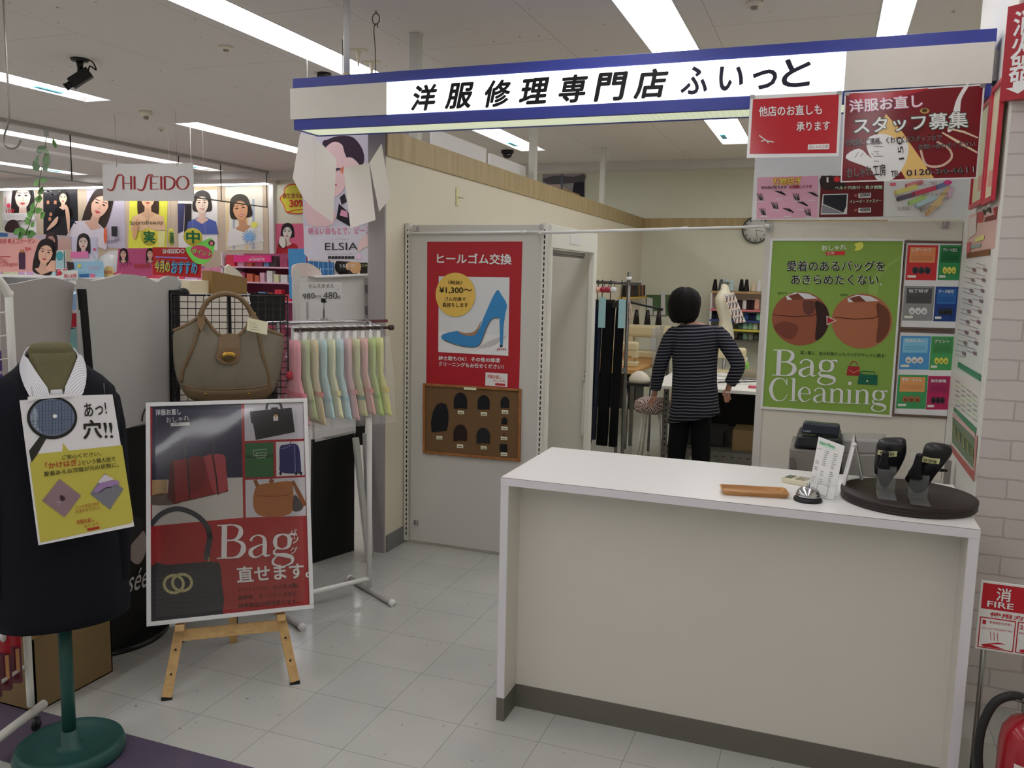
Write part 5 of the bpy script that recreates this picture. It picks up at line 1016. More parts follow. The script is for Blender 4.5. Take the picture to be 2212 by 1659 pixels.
zpz = Zm(0, 820, 400/2212); PZ = 400/2212; zpy = Zm(0, 1100, 480/2212)
P = Poster('invisible_mending_poster', 'yellow and white mending poster with a magnifier pinned to the suit jacket', 'poster', MC+MN*.185+ZV*1.0, (MN.x, MN.y, .12), [(42,865),(150,855),(243,852),(290,1137),(83,1178)], (196, 194, 198), thick=.0012)
YL = (168, 158, 54)
P.poly(zpz([(355,1000),(438,888),(745,858),(750,752),(822,848),(1458,783),(1592,1659)])+[(284,1130),(87,1172)], YL, 1)
P.poly(zpz([(490,660),(560,690),(440,900),(375,990),(346,850)]), (40,40,38), 3)
P.ell(zpz(622,455), 300*PZ, 255*PZ, (32,32,32), 4, n=44); P.ell(zpz(622,452), 268*PZ, 222*PZ, (96,104,124), 5, n=44)
P.poly(spline(zpz([(420,330),(450,420),(440,540),(500,640),(400,560),(370,440)]), 3, True), (140,150,166), 6)
for i in range(13): x = 390+i*38; h_ = 210*math.sqrt(max(0, 1-((x-622)/262)**2)); P.line(zpz([(x,452-h_),(x+6,452+h_)]), 1.6 if i%3 else 3, (70,80,104), 6)
for i in range(11): y = 260+i*38; w_ = 255*math.sqrt(max(0, 1-((y-452)/218)**2)); P.line(zpz([(622-w_,y+10),(622+w_,y-14)]), 1.2 if i%3 else 2.4, (76,90,112), 6)
P.ell(zpz(655,435), 5, 4, (206,206,210), 8)
P.poly(zpz([(330,205),(900,165),(870,208),(790,206),(440,238),(330,262)]), (196,194,198), 9)
BK = (36,34,30)
P.text('あっ!', zpz(1015,450), zpz(1280,412), 165*PZ, BK, .012); P.text('穴', zpz(995,712), zpz(1222,700), 230*PZ, BK, .03)
for x in (1245, 1310): P.lpoly(zpz([(x-14,520),(x+18,512),(x+32,560),(x+20,655),(x+6,610)]), BK); P.p.ell(P.let, zpz(x+22,680), 3.2, 3.2, P.mat(BK), 4)
for tx, bl, br, h, c, b in (('ご安心ください。', (740,955), (1205,905), 52, BK, .008), ('「かけはぎ」', (545,1070), (960,1020), 78, (150,40,26), .012), ('という職人技で', (985,1020), (1380,970), 56, BK, .008), ('愛着あるお洋服が元の状態に。', (528,1158), (1418,1040), 58, BK, .008), ('ニットのほつれも', (905,1545), (1185,1498), 44, (150,50,30), .004), ('おまかせ下さい！', (905,1598), (1190,1550), 44, (150,50,30), .004)):
    P.text(tx, zpz(*bl), zpz(*br), h*PZ, c, b, 6)
for (cx, cy, w, h), c in (((735,1415,232,230), (124,100,108)), ((1275,1335,200,215), (104,104,112))):
    pts = []
    cor = [(cx-25,cy-h),(cx+w,cy-30),(cx+35,cy+h),(cx-w,cy+30)]
    for i in range(4):
        a, b = Vector(cor[i]), Vector(cor[(i+1)%4]); n_ = 22; e = Vector(((b-a).y, -(b-a).x)).normalized()
        for j in range(n_): pts.append(tuple(a.lerp(b, j/n_)+e*(7 if j % 2 else -7)))
    P.poly(zpz(pts), c, 3)
P.poly(spline(zpz([(720,1380),(760,1390),(780,1430),(740,1450),(715,1420)]), 3, True), (60,40,46), 4); P.stroke(zpz([(660,1450),(720,1470),(690,1500)]), 2, (156,136,140), 4)
P.poly(zpz([(1250,1130),(1370,1190),(1180,1240),(1175,1215)]), (176,170,180), 4); P.poly(spline(zpz([(1120,1330),(1200,1240),(1380,1200),(1420,1240),(1300,1280),(1180,1340)]), 3, True), (134,108,152), 5); P.stroke(spline(zpz([(1180,1350),(1260,1290),(1330,1290)]), 3), 1.6, (60,60,66), 6)
RD_ = (160,50,30)
P.text('洋服お直し', zpy(762,152), zpy(940,120), 44*.217, RD_, .01, 6); P.text('おしゃれ', zpy(840,185), zpy(990,152), 32*.217, RD_, 0, 6); P.lpoly(zpy([(868,190),(988,168),(990,192),(870,216)]), (150,40,26))
P.done()
mb = MB()
for q in ((70,858),(226,850)): a = P.p.at(q, 3); mb.tube([a, a+ZV*.03+MN*-.012], .0008, STEEL, 5)
tag(mb.build('safety_pins'), 'thin pins holding the mending poster to the jacket', 'pin')
# ================================================================ cardboard boxes
CB = mat((116, 96, 64), .7, .2, noise=.07, scale=5); CBD = mat((96, 72, 42), .75, .2, noise=.07, scale=5); CBL = mat((128,100,60), .7, .2)
bx = thing('cardboard_box', 'large brown cardboard box on the floor behind the mannequin pole', 'box', (-2.75, 2.28, 0)); th = .005
x0, x1, y0, y1, zt_ = -2.90, -2.59, 2.105, 2.455, .275
mb = MB(); mb.box((x0,y0,0), (x1,y1,th), CB); mb.box((x1-th,y0,0), (x1,y1,zt_), CB); mb.box((x0,y0,0), (x0+th,y1,zt_), CB); mb.box((x0,y0,0), (x1,y0+th,zt_), CB); mb.box((x0,y1-th,0), (x1,y1,zt_), CB); mb.build('carton', bx)
for nm, pts in (('flap', [(x1,y0,zt_),(x1,y1,zt_),(x1-.12,y1,zt_+.02),(x1-.12,y0,zt_+.02)]), ('flap', [(x0,y0,zt_),(x0,y1,zt_),(x0+.05,y1,zt_+.1),(x0+.05,y0,zt_+.1)]), ('flap', [(x0,y1,zt_),(x1-.02,y1,zt_),(x1-.05,y1+.02,zt_+.09),(x0+.03,y1+.02,zt_+.09)])):
    mb = MB(); mb.quad(pts, CBD); mb.build(nm, bx, solid=.004)
# ================================================================ white wire display rack at the left edge
WT = mat((206, 204, 196), .35, .4, noise=.05, scale=20)
pb = hit(68, 1547, 'z', .062); pb = Vector((pb.x, pb.y, 0))
wr = thing('wire_display_rack', 'white tubular display rack on casters at the left edge of the picture', 'display rack', pb)
a0 = hit(95,1520,'z',.075); b0 = hit(0,1592,'z',.075); bd = (b0-a0).normalized(); bd.z = 0; bd.normalize()
ztop = hit(30,640,'y',pb.y).z
mb = MB(); mb.tube(spline([pb+ZV*.1, pb+ZV*.6, pb+ZV*(ztop-.06), pb+ZV*(ztop+.0), pb+bd*.045+ZV*(ztop+.055), pb+bd*.12+ZV*(ztop+.075), pb+bd*.4+ZV*(ztop+.075)], 5), .0125, WT, 12); mb.build('frame_tube', wr)
mb = MB(); mb.tube([a0, a0+bd*.55], .015, WT, 12); mb.build('base_tube', wr)
for z in (.25, .62): mb = MB(); mb.tube([pb+ZV*z+Vector((.0,-.015,0)), pb+bd*.42+ZV*z+Vector((0,-.015,0))], .006, WT, 8); mb.build('cross_wire', wr)
mb = MB()
for i in range(6): z = 1.08+i*.075; mb.tube([pb+bd*.02+ZV*z, pb+bd*.42+ZV*z], .0025, WT, 6)
mb.build('shelf_wire', wr)
mb = MB(); mb.box(pb+bd*.42+Vector((-.3,-.03,.0))+ZV*.3, pb+bd*.42+Vector((0,0,.0))+ZV*.32, WT); mb.build('shelf', wr)
for k, q in enumerate((a0+bd*.045, a0+bd*.5)):
    q = Vector((q.x, q.y, 0)); mb = MB(); mb.tube([q+ZV*.045, q+ZV*.064], .009, STEEL, 10); mb.obox(q+ZV*.037, (.008,0,0), (0,.012,0), (0,0,.012), STEEL); cs = mb.build('caster', wr)
    mb = MB(); mb.lathe([(.017,-.0075),(.0205,-.005),(.0205,.005),(.017,.0075)], q+ZV*.0205, BLACKP, 18, (1,.2,0)); mb.build('wheel', cs)
# goods on it
PUR = mat((58, 34, 104), .3, .5, noise=.05)
for i, z in enumerate((1.30, 1.225, 1.15, 1.075)):
    c = pb+bd*.19+ZV*z; e = Vector((bd.y,-bd.x,0)); mb = MB(); mb.obox(c+e*.013, bd*.15, e*.008, ZV*.033, PUR)
    tag(mb.build('purple_packet', bevel=.002), ('topmost','second','third','lowest')[i]+' purple packet in the slots of the wire display rack', 'packet', 'purple packets on the wire rack')
REDP = mat((160, 30, 42), .25, .5, noise=.04)
for i in range(3):
    c = pb+bd*(.035+.05*i)+Vector((-.01,-.012,0))+ZV*.40; e = Vector((bd.y,-bd.x,0)).normalized(); hh = .2
    t = thing('hair_brush_pack', ('rightmost','middle','leftmost')[i]+' of the red carded packs hanging low on the wire display rack', 'carded pack', c-ZV*(hh-.01), 'red carded packs')
    f_ = Vector((.35,-.94,0)); g_ = Vector((.94,.35,0))
    mb = MB(); mb.obox(c, g_*.020, f_*.002, ZV*.0, REDP) if False else mb.obox(c-ZV*.02, g_*.020, f_*.002, ZV*.05, REDP); mb.build('card', t)
    mb = MB(); mb.lathe([(.011,-.002),(.011,.002)], c-ZV*.01+f_*.003, paper((220,216,214)), 14, f_, sx=1, sy=1.5); mb.build('label', t)
    mb = MB(); mb.obox(c-ZV*.13, g_*.018, f_*.008, ZV*.065, mat((90,30,44), .2, .5, noise=.3, scale=25)); mb.build('blister', t, bevel=.004)
    mb = MB(); mb.obox(c-ZV*.11+f_*.009+g_*.012, g_*.005, f_*.002, ZV*.04, mat((180,130,80), .4)); mb.build('handle', t)
    mb = MB(); mb.tube([c+ZV*.03, c+ZV*.045-f_*.01, c+ZV*.05-f_*.06], .002, STEEL, 6); mb.build('peg', t)
# ================================================================ white service counter
CX0, CX1, CY0, CY1, CZ = -1.035, .458, 2.70, 3.285, .905
def lam(N, L, b):
    tc = N.new('ShaderNodeTexCoord'); nz = N.new('ShaderNodeTexNoise'); nz.inputs['Scale'].default_value = 1.6; nz.inputs['Detail'].default_value = 2; L.new(tc.outputs['Object'], nz.inputs['Vector'])
    mx = N.new('ShaderNodeMix'); mx.data_type = 'RGBA'; mx.inputs[6].default_value = C4((206,205,203)); mx.inputs[7].default_value = C4((212,211,208)); L.new(nz.outputs['Fac'], mx.inputs[0]); L.new(mx.outputs[2], b.inputs['Base Color'])
LAM = node_mat(lam, .28, .45); LAMF = mat((190,186,178), .4, .4, noise=.02, scale=2); EDGE = mat((196,194,200), .35, .4, noise=.02, scale=4); KICK = mat((92,90,82), .45, .4, noise=.05, scale=12); LINE = mat((110,104,98), .5)
ct = thing('service_counter', 'white laminate service counter with grey plinth under the blue sign', 'counter', (-.29, 2.99, 0))
mb = MB(); mb.box((CX0, CY0+.002, CZ-.028), (CX1, CY1, CZ), LAM); mb.box((CX0, CY0, CZ-.028), (CX1, CY0+.0019, CZ-.0015), EDGE); mb.box((CX0, CY0+.0005, CZ-.0015), (CX1, CY0+.002, CZ-.0002), LINE); mb.build('countertop', ct)
for x0, x1 in ((CX0, CX0+.03), (CX1-.03, CX1)):
    mb = MB(); mb.box((x0, CY0+.002, .088), (x1, CY1-.01, CZ-.0285), LAMF); mb.box((x0+.0012, CY0+.0002, .088), (x1-.0012, CY0+.0019, CZ-.0285), EDGE); mb.build('side_panel', ct)
    mb = MB(); mb.box((x0, CY0+.001, 0), (x1, CY1-.01, .0875), KICK); mb.build('plinth', ct)
mb = MB(); mb.box((CX0+.03, CY0+.125, .088), (CX1-.03, CY0+.145, CZ-.0285), LAMF); mb.build('front_panel', ct)
mb = MB(); mb.box((CX0+.03, CY0+.122, 0), (CX1-.03, CY0+.148, .0875), KICK); mb.build('plinth', ct)
# ---- wooden money tray
TW = wood_mat((172,128,82), (146,104,62), 3, 40, 40)
q = [hit(*p, 'z', CZ+.004) for p in ((1559,1048),(1700,1056),(1698,1084),(1557,1070))]
u_ = (q[1]-q[0]).normalized(); v_ = (q[3]-q[0]); v_ = (v_-u_*v_.dot(u_)).normalized(); lw, lh = (q[1]-q[0]).length, .095
c0 = sum(q, Vector())/4; c0.z = CZ; tr_ = thing('money_tray', 'small wooden money tray on the counter left of the bell', 'tray', c0)
def rect(w, h, z, r=.008): return [c0+u_*x+v_*y+ZV*z for x, y in ((-w+r,-h),(w-r,-h),(w,-h+r),(w,h-r),(w-r,h),(-w+r,h),(-w,h-r),(-w,-h+r))]
mb = MB(); mb.loft([rect(lw/2-.008, lh/2-.008, .0005), rect(lw/2, lh/2, .016), rect(lw/2-.005, lh/2-.005, .016), rect(lw/2-.011, lh/2-.011, .006)], TW, True, False); mb.build('tray_body', tr_)
# ---- service bell
bc = hit(1745, 1079, 'z', CZ+.004); bc.z = CZ
be = thing('service_bell', 'chrome push bell with black base on the counter in front of the leaflets', 'bell', bc)
mb = MB(); mb.lathe([(.044,0),(.045,.005),(.043,.011),(.036,.014)], bc, BLACKP, 32); mb.build('base', be)
mb = MB(); mb.lathe([(.038,.0145),(.0385,.019),(.037,.027),(.031,.037),(.02,.044),(.008,.047),(.004,.0475)], bc, CHROME, 32); mb.build('dome', be)
mb = MB(); mb.lathe([(.003,.047),(.003,.054),(.005,.055),(.005,.058),(.002,.06)], bc, CHROME, 12); mb.build('button', be)
# ---- leaflet stand
lc = hit(1780, 1078, 'z', CZ); l0 = thing('leaflet_holder', 'clear acrylic stand holding tall white menu leaflets on the counter', 'leaflet stand', lc)
zc3 = Zm(1540, 880, 600/2212); LS = 600/2212
LP = Panel(lc+Vector((0, .0, .0)), (-.10, -.93, .32), .0006)
Q = [LP.at(p, 2) for p in zc3([(842,232),(1050,308),(960,738),(755,700)])]
mb = MB(); mb.slab(Q, LP.n, .006, paper((212,212,214))); lf = mb.build('leaflets', l0)
mb = MB(); LP.poly(mb, zc3([(852,262),(975,312),(965,342),(846,296)]), ink((170,210,180)), 4); LP.poly(mb, zc3([(835,600),(925,628),(905,716),(815,690)]), ink((140,160,150)), 4); LP.poly(mb, zc3([(842,607),(918,632),(900,707),(822,684)]), paper((212,212,214)), 6)
rr = random.Random(5)
for i in range(17):
    for j, xo in enumerate((0, 55, 125)):
        if rr.random() < .2: continue
        x, y = 838+xo-i*3.4, 326+i*16+xo*.36; LP.line(mb, zc3([(x,y),(x+rr.uniform(18,34),y+9)]), 1.0, ink((96,98,104)), 4)
mb.build('print_rows', lf)
mb = MB(); LP.text(mb, 'Item Menu', zc3(850,290), zc3(968,330), zc3(857,266), ink((40,130,80)), .012, 5); mb.build('lettering', lf)
mb = MB(); AC = CLEAR
a, b = Q[3]+Vector((-.012,0,.0)), Q[2]+Vector((.012,0,0)); mb.slab([a+ZV*.075-LP.n*.012, b+ZV*.075-LP.n*.012, b-LP.n*.012, a-LP.n*.012], LP.n, .002, AC); mb.slab([a+ZV*.05+LP.n*.008, b+ZV*.05+LP.n*.008, b+LP.n*.008, a+LP.n*.008], LP.n, .002, AC)
mb.box((lc.x-.04, lc.y-.035, CZ), (lc.x+.045, lc.y+.05, CZ+.003), AC); mb.build('acrylic_holder', l0)
# ---- beige calculator
c = hit(1725, 1044, 'z', CZ); cl_ = thing('desk_calculator', 'small beige calculator lying on the counter behind the bell', 'calculator', c); g1, g2 = Vector((.93,-.36,0)), Vector((.36,.93,0))
BE = mat((190,184,158), .4); mb = MB(); mb.obox(c+ZV*.009, g1*.05, g2*.032, ZV*.009, BE); mb.build('body', cl_, bevel=.003)
mb = MB(); mb.obox(c+ZV*.0185-g1*.03, g1*.012, g2*.024, ZV*.0006, mat((90,96,84), .3)); mb.build('display', cl_)
mb = MB(); 
for i in range(3):
    for j in range(4): mb.obox(c+ZV*.019+g1*(.0+.014*i)+g2*(-.022+.0145*j), g1*.005, g2*.005, ZV*.0012, mat((150,146,126), .4))
mb.build('keys', cl_)
# ---- A shaped table sign seen edge on
tp = hit(1846, 948, 'y', 3.14); fl_, fr_ = hit(1819,1052,'z',CZ), hit(1864,1038,'z',CZ)
at_ = thing('table_sign', 'white A shaped table sign seen edge on behind the leaflet stand', 'table sign', Vector((tp.x, 3.14, CZ)))
dd = Vector((.006, .24, 0)); tp = Vector((tp.x, tp.y, tp.z))
for nm, f_, m in (('front_leaf', fl_, mat((204,204,204), .35)), ('rear_leaf', fr_, mat((60,58,56), .4))):
    mb = MB(); e = dd*.5; n_ = (tp-f_).cross(dd).normalized(); mb.obox((tp+f_)/2, (tp-f_)/2, e, n_*.002, m); mb.build(nm, at_)
    mb = MB(); mb.bar(f_-e, tp-e, .007, .007, PWHITE); mb.build('frame', at_)
mb = MB(); mb.tube([tp-dd*.53, tp-dd*.47], .0075, PWHITE, 12); mb.build('hinge_cap', at_)
# ---- round black turntable with the two shoes
rc = Vector((.283, 2.955, CZ)); DKW = wood_mat((40,31,28), (32,25,23), 3, 60, 20)
rb = thing('round_board', 'round dark wood display board on the right end of the counter', 'display board', rc)
mb = MB(); mb.lathe([(.2,0),(.203,.004),(.203,.009),(.2,.0105),(.203,.012),(.203,.018),(.2,.0195),(.204,.021),(.204,.029),(.201,.0315),(.01,.0315)], rc, DKW, 64); mb.build('board', rb)
ZB = CZ+.0315
SHOE = mat((20,20,22), .32, .45, noise=.12, scale=30); SOLE = mat((14,14,15), .5, .3, noise=.2, scale=90); SHN = mat((34,34,37), .25, .5, noise=.1, scale=60)
def shoe(label, txt, out, heel, stick, base, yb, tiltn, acry):
    bpt = hit(base[0], base[1], 'z', ZB); bpt.z = ZB
    t = thing('heel_shoe', label, 'shoe', hit(out[len(out)//2][0], out[len(out)//2][1], 'y', yb), 'black heels on acrylic stands')
    SPn = Panel((bpt.x, yb, ZB), tiltn, .001)
    P3 = [SPn.at(p) for p in spline(out, 4, True)]; c_ = sum(P3, Vector())/len(P3); mb = MB()
    rings = []
    for f_, dz in ((.80,.010),(1.0,.0),(1.02,-.012),(.97,-.03),(.80,-.05),(.5,-.062)): rings.append([c_+(p-c_)*f_+SPn.n*dz for p in P3])
    mb.loft(rings, SHOE); up = mb.build('upper', t)
    mb = MB(); k = [c_+(p-c_)*.86+SPn.n*.0108 for p in P3]; zs_ = sorted(p.z for p in k); zm = zs_[0]+(zs_[-1]-zs_[0])*.36
    lo = [p for p in k if p.z < zm]; mb.slab(lo, SPn.n, .0015, SOLE); mb.build('sole_patch', t)
    mb = MB(); h0, h1 = SPn.at(heel[1]), SPn.at(heel[0]); hn = SPn.n
    mb.loft([[h0+(h1-h0)*tt+hn*.008+Vector((0,-1,.25))*(.008+.035*tt)+SPn.u*(w*math.cos(a))+hn.cross(SPn.u)*(w*.8*math.sin(a)) for a in [2*PI*j/14 for j in range(14)]] for tt, w in ((0,.026),(.25,.018),(.6,.012),(1,.0095))], SHN); hl = mb.build('heel', t)
    mb = MB(); P4 = Panel(SPn.o+SPn.n*.0135, SPn.n, .0003); mb.quad([P4.at(p) for p in stick], paper((216,210,150))); mb.build('sticker', t, solid=.0006)
    mb = MB(); a, b = stick[5], stick[3]; P5 = Panel(SPn.o+SPn.n*.0148, SPn.n, .0003)
    L_ = lambda p, q, r: (p[0]+(q[0]-p[0])*r, p[1]+(q[1]-p[1])*r)
    P5.line_text(mb, txt, L_(a,b,.12), L_(a,b,.88), 8.0, ink((40,36,24)), .004, 2); 
    mb.build('lettering', t)
    # acrylic stand: own thing
    s_ = thing('acrylic_stand', label.split(' heel')[0]+' shoe stand of bent clear acrylic on the round board', 'shoe stand', bpt, 'clear acrylic shoe stands')
    x0, x1 = SPn.u*-.026, SPn.u*.026; fy = Vector((0,-1,0)); mb = MB()
    for A_, B_ in acry: 
        a3, b3 = A_(bpt), B_(bpt); n_ = (b3-a3).cross(SPn.u).normalized(); mb.obox((a3+b3)/2, SPn.u*.028, (b3-a3)/2, n_*.0012, CLEAR)
    mb.build('bent_sheet', s_)
    return t
AC1 = [(lambda b: b+Vector((.0,-.055,.0022)), lambda b: b+Vector((0,.05,.0022))), (lambda b: b+Vector((0,.05,.002)), lambda b: b+Vector((0,.03,.075))), (lambda b: b+Vector((0,.03,.075)), lambda b: b+Vector((0,.075,.14)))]
shoe('left black pointed heel shoe marked before repair on an acrylic stand', '修理前', zc3([(1300,320),(1330,292),(1420,284),(1520,290),(1536,330),(1530,400),(1480,500),(1430,570),(1390,632),(1350,640),(1312,560),(1284,490),(1292,400)]), (zc3(1368,352), zc3(1355,505)), zc3([(1318,338),(1400,352),(1470,350),(1462,392),(1380,396),(1308,372)]), zc3(1378,706), 2.975, (-.12,-.86,-.5), AC1)
shoe('right black pointed heel shoe marked after repair on an acrylic stand', '修理後', zc3([(1680,350),(1720,328),(1800,328),(1895,350),(1892,392),(1830,470),(1760,560),(1700,650),(1650,684),(1600,682),(1560,620),(1545,560),(1600,510),(1650,440)]), (zc3(1632,372), zc3(1600,560)), zc3([(1676,390),(1740,404),(1810,410),(1800,452),(1730,446),(1656,432)]), zc3(1640,750), 2.93, (-.1,-.86,-.5), AC1)
# ================================================================ cash register on a low table behind the counter
lt = thing('back_table', 'low grey table behind the counter carrying the cash register', 'table', (.1, 3.75, 0))
mb = MB(); mb.box((-.25,3.45,.70), (.53,4.2,.725), mat((150,148,144), .45)); mb.build('table_top', lt)
for x in (-.23,.5):
    for y in (3.48,4.16): mb = MB(); mb.box((x-.015,y-.015,0), (x+.015,y+.015,.70), STEEL); mb.build('leg', lt)
RGD = mat((34,36,42), .35, .4, noise=.05); RGG = mat((118,114,108), .4, .4, noise=.03); RGN = mat((24,32,46), .25, .5, noise=.05)
rgx = thing('cash_register', 'dark grey cash register with customer display behind the leaflets', 'cash register', (.0, 3.6, .725))
def rbox(name, pts, y, depth, m, parent, bev=.006, tilt=0): mb = MB(); mb.slab([hit(p[0],p[1],'y',y)+Vector((0,tilt*(i < 2),0)) for i, p in enumerate(pts)], (0,-1,0), depth, m); return mb.build(name, parent, bevel=bev)
hz = .7255
A_ = [hit(*p,'y',3.56) for p in ((1708,968),(1780,968))]
mb = MB(); mb.box((A_[0].x-.004,3.56,hz), (hit(1818,960,'y',3.56).x,3.86,A_[0].z), RGG); mb.build('body', rgx, bevel=.008)
rbox('top_cover', zc3([(640,328),(680,224),(1030,244),(1024,330)]), 3.555, .25, RGD, rgx, .012)
rbox('printer_window', zc3([(690,245),(840,240),(830,322),(700,316)]), 3.552, .01, mat((14,16,22), .15, .5), rgx, .001)
dsp = rbox('customer_display', zc3([(722,118),(1016,146),(1002,236),(700,208)]), 3.55, .06, RGN, rgx, .008)
mb = MB(); RP = Panel((0,3.549,1), SF, .0006); RP.line_text(mb, 'CASIO', zc3(716,196), zc3(780,200), 4.2, ink((150,160,170)), .01, 1); mb.build('lettering', dsp)
mb = MB(); a = hit(1770,938,'y',3.62); mb.tube([a-ZV*.01, a+ZV*.03], .012, RGD, 10); mb.build('display_neck', rgx)
mb = MB(); mb.slab([hit(*p,'y',3.55) for p in zc3([(612,400),(640,395),(665,488),(612,486)])], (0,-1,0), .2, mat((96,92,86), .4)); mb.build('side_wing', rgx)
pr = thing('label_printer', 'light grey machine with a dark slot beside the cash register', 'printer', (.2, 3.7, hz))
rbox('body', zc3([(1022,372),(1402,378),(1402,560),(1022,556)]), 3.64, .2, mat((128,126,122), .4, .4, noise=.03), pr, .006)
mb = MB(); x0, x1 = hit(1818,1000,'y',3.64).x, hit(1919,1000,'y',3.64).x; mb.box((x0,3.66,hz), (x1,3.86,hit(1850,1020,'y',3.64).z), mat((110,108,104), .4)); mb.build('base', pr)
rbox('top_cover', zc3([(1024,252),(1395,262),(1402,378),(1022,372)]), 3.65, .17, mat((142,140,138), .35, .4), pr, .01)
gp = thing('steel_stand', 'grey steel post with a black lever beside the pillar behind the counter', 'stand', (.5, 4.0, .725))
a = hit(2048,1000,'y',4.0); mb = MB(); mb.box((a.x-.012,3.985,.7255), (a.x+.012,4.015,hit(2048,1000,'y',4.0).z+.01), mat((130,128,124), .35, .5, .6)); mb.build('post', gp)
b = hit(2030,1016,'y',3.98); mb = MB(); mb.tube([b+Vector((-.03,0,0)), b+Vector((.03,.01,0))], .007, BLACKP, 10); mb.build('lever', gp)
# ================================================================ workroom behind the counter
def zf_(px, py, y): return hit(px, py, 'y', y)
def stripes(N, L, b):
    tc = N.new('ShaderNodeTexCoord'); g = N.new('ShaderNodeNewGeometry'); sp = N.new('ShaderNodeSeparateXYZ'); L.new(g.outputs['Position'], sp.inputs[0])
    nz = N.new('ShaderNodeTexNoise'); nz.inputs['Scale'].default_value = 4; L.new(tc.outputs['Object'], nz.inputs['Vector'])
    ma = N.new('ShaderNodeMath'); ma.operation = 'MULTIPLY_ADD'; L.new(nz.outputs['Fac'], ma.inputs[0]); ma.inputs[1].default_value = .03; L.new(sp.outputs['Z'], ma.inputs[2])
    xs = N.new('ShaderNodeMath'); xs.operation = 'MULTIPLY_ADD'; L.new(sp.outputs['X'], xs.inputs[0]); xs.inputs[1].default_value = -.07; L.new(ma.outputs[0], xs.inputs[2])
    m1 = N.new('ShaderNodeMath'); m1.operation = 'MULTIPLY'; L.new(xs.outputs[0], m1.inputs[0]); m1.inputs[1].default_value = 1/.0235
    fr_ = N.new('ShaderNodeMath'); fr_.operation = 'FRACT'; L.new(m1.outputs[0], fr_.inputs[0]); gt_ = N.new('ShaderNodeMath'); gt_.operation = 'GREATER_THAN'; L.new(fr_.outputs[0], gt_.inputs[0]); gt_.inputs[1].default_value = .6
    mx = N.new('ShaderNodeMix'); mx.data_type = 'RGBA'; L.new(gt_.outputs[0], mx.inputs[0]); mx.inputs[6].default_value = C4((18,20,30)); mx.inputs[7].default_value = C4((82,82,88)); L.new(mx.outputs[2], b.inputs['Base Color'])
STR = node_mat(stripes, .85, .15); TRO = mat((12,12,14), .85, .15, noise=.1, scale=40); SKM = mat((150,108,90), .55, .3, noise=.05, scale=40); HAIR = mat((14,12,12), .7, .2, noise=.35, scale=70)
PC = Vector((-.925, 6.40, 0)); pe = thing('person', 'person with a short dark bob in a striped navy tunic, seen from behind', 'person', PC)
L3 = lambda px, py, y=6.4: hit(px, py, 'y', y)-Vector((0, 6.4, 0))
V_, E_, R_ = [], [], []; roots = []
def nv(p, r): V_.append(PC+Vector(p)); R_.append(r); return len(V_)-1
def chain(pts, start=None):
    prev = start
    for p, r in pts:
        i = nv(p, r)
        if prev is not None: E_.append((prev, i))
        prev = i
    return prev
def P_(px, py, dy=0): q = hit(px, py, 'y', 6.4+dy); return (q.x-PC.x, q.y-PC.y, q.z)
pel = nv((.0,.0,.80), .09); roots.append(pel)
ch = chain([((0,.0,.92),.10),((0,.0,1.04),.105),((0,.005,1.15),.10),((0,.01,1.225),.075)], pel); sh_ = ch
nk = chain([((-.05,.02,1.27),.054),((-.075,.025,1.32),.054)], ch); hd = chain([((-.085,.03,1.38),.078),((-.085,.035,1.45),.085),((-.085,.035,1.505),.06)], nk)
chain([((-.10,.115,1.385),.02),((-.103,.128,1.38),.009)], hd-1)      # nose
for s in (-1, 1): chain([((-.085+s*.085,.03,1.41),.014),((-.085+s*.095,.028,1.40),.009)], hd-1)
RA = [(P_(1551,722),.05),(P_(1578,756,-.02),.044),(P_(1594,788,-.03),.036),(P_(1586,812,-.02),.031),(P_(1577,828,-.01),.024),(P_(1574,838,.0),.022)]
LA = [(P_(1455,724),.05),(P_(1438,756,-.02),.044),(P_(1426,792,-.02),.036),(P_(1419,822,.01),.031),(P_(1416,840,.03),.024),(P_(1414,850,.04),.022)]
for arm, s in ((RA, 1), (LA, -1)):
    chain(arm, sh_)
    w = Vector(arm[-1][0]); f0_ = Vector(arm[-2][0]); d = (w-f0_).normalized(); side = Vector((s*.5,.8,0)); side = (side-d*side.dot(d)).normalized(); palmn = d.cross(side).normalized()
    pal = w+d*.03
    nv_ = nv(pal, .026); E_.append((len(V_)-2, nv_))
    for k, (o, ln) in enumerate(((-.026,.062),(-.009,.072),(.009,.068),(.025,.052))):
        b0 = pal+d*.012+side*o; i0 = nv(b0, .0095); roots.append(i0); chain([(b0+d*ln*.45+palmn*.006*s,.0085),(b0+d*ln*.8+palmn*.018*s,.0078),(b0+d*ln*.95+palmn*.03*s,.0065)], i0)
    b0 = w+d*.01-side*.022; i0 = nv(b0, .011); roots.append(i0); chain([(b0-side*.02+d*.02,.0095),(b0-side*.026+d*.045+palmn*.006*s,.008)], i0)
for s in (-1, 1): chain([((s*.085,.0,.74),.088),((s*.095,.01,.46),.06),((s*.10,-.015,.25),.05),((s*.10,-.02,.09),.034),((s*.105,.05,.045),.035),((s*.115,.14,.03),.026)], pel)
me = bpy.data.meshes.new('body'); me.from_pydata([tuple(v-PC) for v in V_], E_, []); me.materials.append(SKM)
bo = bpy.data.objects.new('body', me); COL.objects.link(bo); bo.parent = pe; ORG[bo] = PC
m_ = bo.modifiers.new('skin', 'SKIN'); me.skin_vertices.active if False else None
for i, r in enumerate(R_): me.skin_vertices[0].data[i].radius = (r, r)
for i in range(len(R_)): me.skin_vertices[0].data[i].use_root = i in roots
m_.use_smooth_shade = True; sb = bo.modifiers.new('sub', 'SUBSURF'); sb.levels = 1; sb.render_levels = 2
